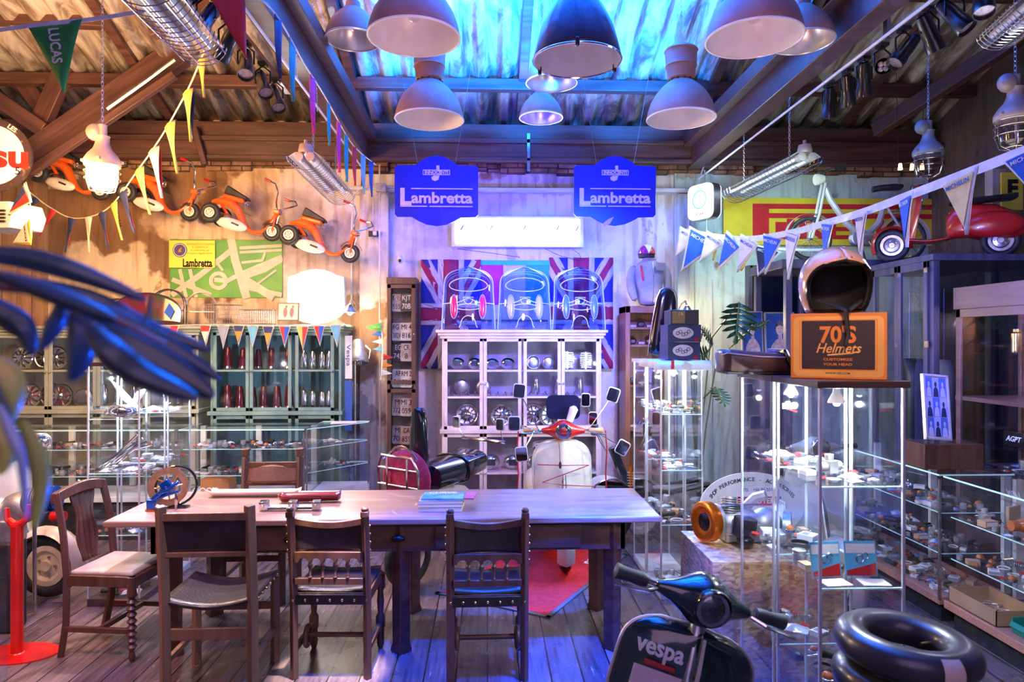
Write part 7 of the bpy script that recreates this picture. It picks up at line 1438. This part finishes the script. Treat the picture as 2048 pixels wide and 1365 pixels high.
g=G(); g.prism([(-.03,0),(0,-.02),(.03,0),(.022,.02),(-.022,.02)],.004,plane='xy'); g.torus((0,0,.005),.012,.002,(0,0,1),14,5); proto('enamel_badge',g,mat('badge_red',(.6,.03,.03),.25,coat=.5))
proto('rubber_hose',G().tube([(-.05,-.02,.008),(-.02,.02,.008),(.02,.02,.008),(.05,-.015,.01)],.007,8),BLK)
g=G(); g.lathe([(.0,.0),(.02,0),(.024,.012),(.02,.014)],18); g.m=1; g.ball((0,0,.015),(.020,.020,.018),14); proto('indicator_lamp',g,[CHR,AMB])
g=G(); g.tube([(.03*math.cos(a),.03*math.sin(a),.008) for a in [rad(d) for d in range(20,200,15)]],.006,6); g.bx(-.034,-.024,-.006,.012,0,.016).bx(.024,.034,.004,.018,0,.016); proto('brake_shoe',g,DKM)
g=G(); g.lathe([(.011,0),(.014,.01),(.012,.04),(.014,.08),(.017,.1),(.0,.101)],14,(-.05,0,.016),(1,0,0)); proto('handle_grip',g,BLK)
g=G(); g.bx(-.04,.04,-.02,.02,0,.003).bx(-.04,-.036,-.02,.02,0,.03).cyl((.02,0,0),(.02,0,.012),.009); proto('bracket_plate',g,CHR)
g=G(); g.bx(-.06,.06,-.0,.003,0,.13); g.m=1; g.bx(-.055,.055,-.001,0,.085,.12); g.m=2; g.prism([(-.055,.003),(.055,.003),(.055,.05),(-.055,.02)],-.001,plane='xz'); g.m=3; g.torus((-.005,-.004,.065),.014,.003,(0,1,0),16,5).torus((.015,-.004,.075),.012,.0025,(0,1,0),16,5); proto('blister_card',g,[mat('card_skyblue',(.1,.45,.65),.4),PAPER,RED,CHR])
g=G(); g.tube([(.03*math.cos(a)*(1+.1*math.sin(3*a)),.026*math.sin(a),.005) for a in [2*PI*i/20 for i in range(20)]],.0035,5,closed=True); proto('gasket',g,mat('gasket_white',(.75,.75,.75),.6))
g=G(); g.box((0,0,.012),(.06,.035,.024)).ball((-.02,0,.024),(.014,.014,.008)).tube([(.03,0,.015),(.05,.01,.01),(.07,.0,.008)],.003); proto('switch_unit',g,DKM)
KW={'gear':('small toothed metal gear','gear'),'lever':('slim chrome hand lever','lever'),'cable_coil':('coil of black cable','cable'),'plastic_packet':('clear plastic packet','packet'),'blue_packet':('blue white parts packet','packet'),'piston':('little cast piston','piston'),'ball_bearing':('steel ball bearing','bearing'),'parts_box':('small brown parts box','box'),'white_box':('small white and red box','box'),'coil_spring':('bare steel coil spring','spring'),'bolt':('hex bolt','bolt'),'carburettor':('cast metal carburettor','carburettor'),'enamel_badge':('small red enamel badge','badge'),'rubber_hose':('bent rubber hose','hose'),'indicator_lamp':('round amber indicator lamp','lamp'),'brake_shoe':('curved brake shoe','brake shoe'),'handle_grip':('black rubber handle grip','grip'),'bracket_plate':('bent chrome bracket','bracket'),'gasket':('thin white gasket ring','gasket'),'switch_unit':('dark switch unit with lead','switch')}
def _corners(cx,cy,b,rz,q):
    c,n=math.cos(rz),math.sin(rz); return [(cx+(x*c-y*n)*q,cy+(x*n+y*c)*q) for x,y in ((b[0],b[2]),(b[1],b[2]),(b[1],b[3]),(b[0],b[3]))]
def _hit(A,B):
    for P_ in (A,B):
        for i in range(2):
            ax=(P_[i+1][0]-P_[i][0],P_[i+1][1]-P_[i][1]); l=math.hypot(*ax); ax=(ax[0]/l,ax[1]/l)
            a=[p[0]*ax[0]+p[1]*ax[1] for p in A]; b=[p[0]*ax[0]+p[1]*ax[1] for p in B]
            if max(a)+.0012<min(b) or max(b)+.0012<min(a): return False
    return True
def scatter(case,shelf,x0,x1,y0,y1,z,nx,ny,kinds,seed,s0=.8,s1=1.15,skip=.05,rzr=PI,avoid=()):
    """random parts dropped on a shelf; a part is kept only where its footprint is free"""
    R=random.Random(seed); got=[[(a,c),(b,c),(b,d),(a,d)] for a,b,c,d in avoid]; want=int(nx*ny*(1-skip)*1.9)
    for n in range(want):
        for t in range(44):
            k=R.choice(kinds); me=PRO[k]; xs=[v.co.x for v in me.vertices]; ys=[v.co.y for v in me.vertices]; bb=(min(xs),max(xs),min(ys),max(ys))
            q=R.uniform(s0,s1)*(1-.012*t); rz=R.uniform(-rzr,rzr); C_=_corners(R.uniform(x0,x1),R.uniform(y0,y1),bb,rz,q)
            if min(p[0] for p in C_)<x0 or max(p[0] for p in C_)>x1 or min(p[1] for p in C_)<y0 or max(p[1] for p in C_)>y1: continue
            if any(_hit(C_,g_) for g_ in got): continue
            got.append(C_); c,n_=math.cos(rz),math.sin(rz); x=C_[0][0]-(bb[0]*c-bb[2]*n_)*q; y=C_[0][1]-(bb[0]*n_+bb[2]*c)*q
            ph,cat=KW[k]; put(k,(x,y,z),(0,0,rz),q,'%s on the %s of the %s'%(ph,shelf,case),cat,'%s, %s'%(shelf,case)); break
MIX=['gear','lever','cable_coil','plastic_packet','plastic_packet','piston','ball_bearing','parts_box','white_box','coil_spring','carburettor','indicator_lamp','brake_shoe','handle_grip','bracket_plate','gasket','switch_unit','blue_packet','enamel_badge','rubber_hose']
SHINY=['lever','bracket_plate','plastic_packet','plastic_packet','gasket','gear','ball_bearing','plastic_packet','white_box','carburettor','enamel_badge','lever']
T6=[('nearest right glass case',1.22,1.50,2.45,2.78,((1.27,SHINY,'upper shelf'),(.90,MIX,'middle shelf'),(.52,MIX,'lower shelf'),(.052,MIX,'floor board'))),
('case under the long seat',1.22,1.50,2.85,3.18,((1.27,SHINY,'upper shelf'),(.90,MIX,'middle shelf'),(.52,MIX,'lower shelf'),(.052,MIX,'floor board'))),
('case under dark cartons',1.22,1.48,4.72,5.10,((1.29,MIX,'upper shelf'),(.90,SHINY,'middle shelf'),(.52,MIX,'lower shelf'),(.052,MIX,'floor board'))),
('case behind the cartons',1.22,1.48,5.18,5.56,((1.29,MIX,'upper shelf'),(.90,SHINY,'middle shelf'),(.52,MIX,'lower shelf'))),
('left horn glass case',-2.69,-2.38,4.74,5.08,((.90,SHINY,'middle shelf'),(.48,MIX,'lower shelf'),(.052,MIX,'floor board'))),
('second left glass case',-2.69,-2.38,5.16,5.50,((1.27,SHINY,'upper shelf'),(.90,SHINY,'middle shelf'),(.48,MIX,'lower shelf')))]
sd=10
for nm,x0,x1,y0,y1,shs in T6:
    for z,kd,sn in shs:
        sd+=1; ny=6
        yy0=y0
        if nm.startswith('nearest') and sn=='middle shelf': yy0=y0+.14
        scatter(nm,sn,x0,x1,yy0+.02,y1,z,5,ny,kd,sd,1.0,1.4)
# counters
AV={('near right counter','glass shelf'):((2.97,3.18,3.73,3.88),(3.10,3.26,3.94,4.10),(3.02,3.18,3.44,3.56)),('long left counter','lower glass shelf'):()}
for nm,x0,x1,y0,y1,levels,nx,ny in (('near right counter',2.90,3.29,2.75,4.16,((.70,'glass shelf'),(.44,'lower glass shelf')),5,15),('farther right counter',2.90,3.29,4.30,5.70,((.70,'glass shelf'),(.44,'lower glass shelf'),(.172,'plinth')),5,12),
  ('long left counter',-2.74,-1.70,6.29,6.70,((.82,'glass shelf'),(.58,'lower glass shelf')),12,4),('far left counter',-4.3,-2.88,6.29,6.70,((.82,'glass shelf'),(.58,'lower glass shelf')),14,3)):
    for z,sn in levels:
        sd+=1; scatter(nm,sn,x0,x1,y0,y1,z,nx,ny,MIX,sd,.9,1.3,.08,avoid=AV.get((nm,sn),()))
for z,sn in ((.82,'glass shelf'),(.6,'lower glass shelf')):
    sd+=1; scatter('angled end case',sn,-1.61,-1.35,6.64,6.84,z,4,4,MIX,sd)
# named items inside cases
def card(px,x,y,label): o=put('blister_card',(x,y,.902),(rad(-10),0,rad(px)),1,label,'blister card','hanging cards in the nearest case')
card(5,1.288,2.545,'sky blue blister card with red corner at the left of the nearest glass case'); card(-4,1.425,2.55,'sky blue blister card with red corner, right one in the nearest glass case')
for k,(x,y,rz,lb) in enumerate(((1.285,2.482,.1,'left'),(1.43,2.480,-.1,'right'))):
    tag(O('instruction_sheet', G().box((0,0,.003),(.10,.07,.004)), PAPER, loc=(x,y,.902), rot=(0,0,rz), bev=.0008),'white instruction booklet on the middle shelf of nearest case, %s one'%lb,'booklet','booklets')
sg=E('price_sign','little red and white shop plate hanging inside the case beneath the seat','sign',(1.30,2.90,1.52)); O('plate', G().box((0,0,0),(.06,.003,.025)), PAPER, sg); O('red_underline', G().box((.01,-.002,-.018),(.05,.003,.008),0,ry=.3), RED, sg); O('string', G().cyl((0,0,.012),(0,0,.108),.001,n=4), STEEL, sg)
# white horns in left case
HW=mat('horn_white',(.8,.8,.85),.25,coat=.5)
for k,(a,b,r0,lb) in enumerate((((-2.655,4.90,1.53),(-2.46,4.92,1.302),.012,'leaning left'),((-2.42,5.00,1.50),(-2.58,5.02,1.302),.010,'leaning right'))):
    a,b=Vector(a),Vector(b); m_=a.lerp(b,.5)+Vector((0,0,.02 if k else -.01)); t=E('white_horn','white curved horn shaped trim in the left glass case, %s'%lb,'horn',b); O('blade', G().tube([a-b,(a.lerp(b,.3))-b,m_-b,Vector((0,0,0))],[.004,.018,.026,.02],8), HW, t)
t=E('chrome_headset','chrome scooter headset lying on the top shelf of left glass case','headset',(-2.51,4.80,1.273)); O('shell', G().ball((0,0,.045),(.10,.06,.045),16), CHR, t); O('lamp_ring', G().torus((.02,-.06,.045),.035,.006,(0,1,0)), CHR, t); O('left_arm', G().tube([(-.1,0,.05),(-.13,.02,.03)],.012), CHR, t)
for k in range(4):
    a=Vector((-2.66+.01*k,4.78+.05*k,.93)); tag(O('chrome_tube', G().tube([Vector((0,0,0)),Vector((.12,.02,.10)),Vector((.24,.03,.22-.03*k))],.009,7), CHR, loc=a),'long chrome tube slanting across the middle shelf of left glass case','tube','chrome tubes in the left case')
# left counter bits
t=E('amber_box','orange cardboard tray with small packets under the left counter shelf','box',(-2.52,6.50,.402)); O('tray', G().bx(-.13,.13,-.1,.1,.0,.12), mat('tray_orange',(.6,.22,.06),.6), t, bev=.004)
for k in range(4): tag(O('piston_ring_pair', G().torus((0,0,.03),.024,.006,(0,1,0),20,6), PAPER, loc=(-2.66+.06*k,6.33,.401)),'white ring standing in a row of four on the left counter floor','ring','row of white rings')
# green bins and cardboard tray with steel shields on the near right counter
t=E('cardboard_tray','long cardboard tray of dark spikes on the right counter floor','tray',(3.02,3.98,.172)); O('walls', G().bx(-.13,-.125,-.2,.2,0,.09).bx(.125,.13,-.2,.2,0,.09).bx(-.13,.13,-.2,-.195,0,.09).bx(-.13,.13,.195,.2,0,.09).bx(-.13,.13,-.2,.2,0,.004), CARD_, t)
R=random.Random(4)
for i in range(5):
    for j in range(8): put('coil_spring' if (i+j)%3==0 else 'bolt',(2.925+.048*i,3.81+.047*j,.176),(0,0,R.uniform(-3,3)),.56,('dark coil spring' if (i+j)%3==0 else 'dark bolt')+' inside the long cardboard tray at right',('spring' if (i+j)%3==0 else 'bolt'),'hardware in the cardboard tray')
for k in range(3):
    t=E('storage_bin','green plastic storage bin on the right counter floor, %s of three'%('farthest','middle','nearest')[k],'bin',(3.04,3.66-.125*k,.172),(0,0,0),'green storage bins'); O('tub', G().bx(-.11,-.105,-.055,.055,0,.06).bx(.105,.11,-.055,.055,0,.09).bx(-.11,.11,-.055,-.05,0,.085).bx(-.11,.11,.05,.055,0,.085).bx(-.11,.11,-.055,.055,0,.005), GRNP, t, bev=.003); O('label_lip', G().box((-.118,0,.05),(.012,.10,.03),0,ry=.4), GRNP, t)
proto('steel_cup',G().ball((0,0,.02),(.05,.035,.018),12),STEEL)
for k in range(12): put('steel_cup',(2.95+.115*(k%3),3.26-.115*(k//3),.171),(.15,.2*((k%3)-1),.3*(k%3)),1,'shiny steel cup piled in the right counter before the green bins','cup','steel cups')
for k,(x,y,m,lb) in enumerate(((3.08,3.80,AMB,'orange plastic clutch cover'),(3.18,4.02,CARD_,'brown card packet'),(3.1,3.5,REDD,'dark red tail lamp'))):
    t=E('clutch_cover' if k==0 else 'card_packet' if k==1 else 'tail_lamp',lb+' on the near right counter shelf','cover' if k==0 else 'packet' if k==1 else 'lamp',(x,y,.702))
    if k==0: O('shell', G().ball((0,0,.04),(.07,.05,.04),14).cyl((-.09,0,.04),(-.04,0,.04),.03), m, t)
    elif k==1: O('packet', G().box((0,0,.05),(.12,.02,.10),.4), m, t, bev=.004)
    else: O('lens', G().ball((0,0,.03),(.06,.04,.03),14), m, t)
# ---- wooden display contents
for z,nm,seed in ((1.728,'upper glass shelf',71),(1.088,'lower glass shelf',72),(1.402,'wooden shelf',73),(.905,'bottom shelf',74)):
    if nm=='wooden shelf': scatter('wooden display cabinet',nm,3.50,3.86,3.3,3.85,z,4,6,MIX,seed,1,1.4)
    elif nm=='upper glass shelf': scatter('wooden display cabinet',nm,3.50,3.86,3.6,4.1,z,4,4,MIX,seed,1.1,1.5,.3)
    elif nm=='lower glass shelf': scatter('wooden display cabinet',nm,3.50,3.86,3.3,3.88,z,3,5,MIX,seed,1.1,1.5,.15)
    else: scatter('wooden display cabinet',nm,3.50,3.86,3.3,4.8,z,3,10,MIX,seed,1.1,1.5,.15)
t=E('clutch_lever','orange anodised clutch lever with white drilled disc in the wooden display','clutch',(3.62,4.12,1.402),(0,0,rad(-60)))
g=rotor(G(),(0,.05,.12),(0,1,0),.10,.006); O('drilled_disc', g, WHT, t); O('lever_body', G().tube([(-.17,-.02,.03),(-.08,-.02,.06),(0,-.02,.09),(.07,-.02,.07)],[.01,.02,.035,.02],8).ball((.0,-.03,.09),(.04,.03,.03)), ORA, t); O('base', G().box((0,0,.012),(.2,.06,.024)), SILV, t)
for k,(y,m) in enumerate(((4.55,BRASS),(4.25,STEEL))): tag(O('metal_canister', G().lathe([(.0,0),(.03,0),(.032,.01),(.032,.13),(.022,.14),(.022,.16),(.0,.161)],20), m, loc=(3.62,y,1.722)),('brass' if k==0 else 'steel')+' canister on the upper glass shelf of the wooden display','canister')
for k in range(3):
    t=E('parts_carton','black carton lettered AGPT in the wooden display, %s of three'%('farthest','middle','nearest')[k],'box',(3.62,4.50-.21*k,1.081 if False else 1.084),(0,0,rad(-90)),'black cartons in the wooden display')
    O('carton', G().bx(-.09,.09,-.06,.08,.0,.10), BLKG, t, bev=.003); text('AGPT',.05,PAPER,t,(0,-.062,.05),ext=.001,bold=.02,shear=.3)
# dark cabinet contents: jackets hanging
for k,(y,m) in enumerate(((5.35,CCR),(5.6,CNV),(5.8,mat('jacket_black',(.01,.012,.02),.4)))):
    t=E('riding_jacket','%s jacket hanging inside the dark blue cabinet'%('cream','navy','black')[k],'jacket',(3.66,y,1.2)); O('coat', G().rings([[Vector((.05*math.cos(a)*1.2,w_*math.sin(a),z)) for a in [2*PI*i/14 for i in range(14)]] for z,w_ in ((-.35,.08),(0,.09),(.3,.10),(.4,.07),(.45,.02))]), m, t); O('hanger', G().tube([(0,0,.44),(0,0,.55),(0,0,1.02)],.004), STEEL, t)
# ---- cabinet contents: hubcaps, tail lamps, chrome covers
def hubm(name,m2,R=.11):
    g=G(); g.lathe([(R,0),(R,.008),(R*.92,.018),(R*.8,.012),(R*.35,.022),(R*.3,.035),(R*.12,.045),(.0,.046)],32); g.m=1
    for i in range(10):
        a=2*PI*i/10; c_,s_=math.cos(a),math.sin(a); g.box((R*.58*c_,R*.58*s_,.020),(R*.38,R*.10,.008),a)
    proto(name,g,[CHR,m2])
hubm('hubcap',BLKG); hubm('red_hubcap',REDD)
g=G(); g.lathe([(.0,0),(.045,0),(.05,.01),(.045,.03)],20); g.m=1; g.lathe([(.042,.03),(.038,.1),(.028,.2),(.02,.22),(.0,.225)],14); proto('tail_lamp',g,[CHR,TRD])
g=G(); g.lathe([(.0,0),(.035,0),(.04,.03),(.03,.15),(.02,.19),(.0,.195)],14); proto('lamp_cone',g,[CHR])
g=G(); g.lathe([(.0,-.09),(.05,-.07),(.075,-.02),(.08,0)],24,(0,0,.09),(0,-1,0)); g.m=1; g.ball((0,-.09+.085,.09),(.075,.02,.075),18); proto('headlamp_unit',g,[CHR,STEEL])
g=G(); 
for k in range(8): g.box((0,0,.02+.018*k),(.11-.004*abs(k-4),.09,.008))
g.cyl((0,0,0),(0,0,.16),.035); proto('finned_cylinder',g,STEEL)
g=G(); g.tube([(-.12,0,.012),(-.05,.02,.05),(.04,.0,.06),(.12,-.01,.02)],[.008,.012,.012,.008],7).tube([(-.1,.03,.01),(0,.04,.03),(.1,.03,.01)],.008); proto('chrome_rod',g,CHR)
g=G(); g.ball((0,0,.07),(.09,.04,.07),16); g.m=1; g.box((0,-.04,.07),(.08,.01,.06)); proto('engine_cover',g,[CHR,DKM])
def row(kind,cat,lab,grp,X0,X1,n,Y,z,rot,s0=1,jit=.01,seed=1):
    R=random.Random(seed)
    for i in range(n):
        x=X0+(X1-X0)*(i+.5)/n; put(kind,(x+R.uniform(-jit,jit),Y+.0*i,z+.002),(rot[0],rot[1],rot[2]+R.uniform(-.15,.15)),s0*R.uniform(.93,1.05),lab,cat,grp)
yb=YC+.17
zr=[z_(860)+.006,z_(794)+.001,z_(741)+.001]; cx_=[(x_(897),x_(1036)),(x_(1056),x_(1190))]
wl='inside the white cabinet'
row('engine_cover','engine cover','dark chrome engine cover on the top shelf of white cabinet','chrome parts, white cabinet top left',*cx_[0],4,yb,zr[2],(0,0,0),.86)
row('finned_cylinder','cylinder','finned cylinder on the top right shelf of the white cabinet','finned cylinders, white cabinet',x_(1120),x_(1195),2,yb,zr[2],(0,0,0),1.15)
row('headlamp_unit','headlamp','chrome headlamp on the top right shelf of the white cabinet','headlamps, white cabinet',x_(1056),x_(1116),2,yb+.03,zr[2],(0,0,0),.86)
row('headlamp_unit','headlamp','chrome headlamp on the second shelf of white cabinet','headlamps on second shelf',x_(900),x_(990),2,yb+.10,zr[1],(0,0,0),1.05)
row('chrome_rod','rod','curved chrome bar lying on the second shelf of white cabinet','chrome bars, white cabinet',*cx_[0],9,yb-.055,zr[1],(0,0,PI/2),.62,.002,3)
row('chrome_rod','rod','curved chrome bar lying on second right shelf of white cabinet','chrome bars, white cabinet right',*cx_[1],9,yb-.055,zr[1],(0,0,PI/2),.62,.002,4)
row('lamp_cone','lamp cone','tapered chrome cone on the second right shelf of white cabinet','cones in white cabinet',*cx_[1],3,yb+.12,zr[1],(0,0,0),1)
for a,b,n,sd_ in ((x_(897),x_(1040),2,5),(x_(1054),x_(1120),2,6)):
    for i in range(n): 
        x=a+(b-a)*(i+.5)/n; put('hubcap',(x,yb+.12-.10*i,zr[0]),(PI/2-.12,0,.12*i),1.1,'chrome hubcap with black slots on the third shelf of white cabinet','hubcap','hubcaps in the white cabinet')
row('plastic_packet','packet','crumpled packet on the third right shelf of white cabinet','packets in white cabinet',x_(1125),x_(1192),3,yb,zr[0],(0,0,0),1.2)
zl_=.06+(z_(860)-.035-.05)/2+.05
row('hubcap','hubcap','chrome hubcap on the lower left shelf of white cabinet','lower hubcaps',x_(895),x_(955),1,yb+.1,z_(860)*.5+.012,(PI/2-.1,0,0),1)
row('engine_cover','engine cover','dark chrome engine cover low in the white cabinet','lower covers',x_(960),x_(1185),5,yb,z_(860)*.5+.012,(0,0,0),1.1)
# green cabinet
zg=[z_(822)+.006,z_(740)+.001]
row('tail_lamp','tail lamp','tall dark red tail lamp on the upper shelf of green cabinet','tail lamps, green cabinet upper',x_(430),x_(580),5,yb,zg[1],(0,0,0),1)
row('tail_lamp','tail lamp','tall dark red tail lamp on the lower shelf of green cabinet','tail lamps, green cabinet lower',x_(432),x_(580),6,yb,zg[0],(0,0,0),1.1)
row('lamp_cone','lamp cone','tapered chrome cone on the lower shelf of green cabinet','cones in green cabinet',x_(592),x_(662),4,yb,zg[0],(0,0,0),.98)
row('lamp_cone','lamp cone','tapered chrome cone on the upper shelf of green cabinet','upper cones in green cabinet',x_(592),x_(662),4,yb,zg[1],(0,0,0),.98)
# sage cabinet
zs=[z_(818)+.006,z_(740)+.001]
for i in range(9): put('hubcap',(x_(20)+.165*i,yb+.02+.11*(i%2),zs[1]),(PI/2-.12,0,.1*(i%3-1)),1.08,'dark slotted chrome hubcap on the upper shelf of sage cabinet','hubcap','hubcaps, sage cabinet')
for i in range(3): put('red_hubcap',(x_(36)+.15*i,yb+.02+.11*(i%2),zs[0]),(PI/2-.12,0,.1*(i%3-1)),1.12,'red and chrome hubcap on the lower shelf of sage cabinet','hubcap','red hubcaps, sage cabinet')
for i in range(1): put('headlamp_unit',(x_(36)+.55,yb-.02,zs[0]),(0,0,0),1.3,'large chrome headlamp on the lower shelf of sage cabinet','headlamp',None)
row('lamp_cone','lamp cone','tapered pale cone on the lower shelf of sage cabinet','cones in sage cabinet',x_(176),x_(385),7,yb,zs[0],(0,0,0),1.2)
# bookcase bits
for k,(z,n) in enumerate(((PZ(690,6.9),3),(PZ(655,6.9),3),(1.35,3),(.9,3))):
    for i in range(n): put('parts_box' if (i+k)%2 else 'engine_cover',(PX(1290,6.9)-.088+.088*i,7.08,z+.001),(0,0,0),.48 if (i+k)%2==0 else .95,'small %s on shelf %s of the reddish bookcase'%(('parts box' if (i+k)%2 else 'chrome cover'),('one','two','three','four')[k]),'box' if (i+k)%2 else 'cover','things in the reddish bookcase')
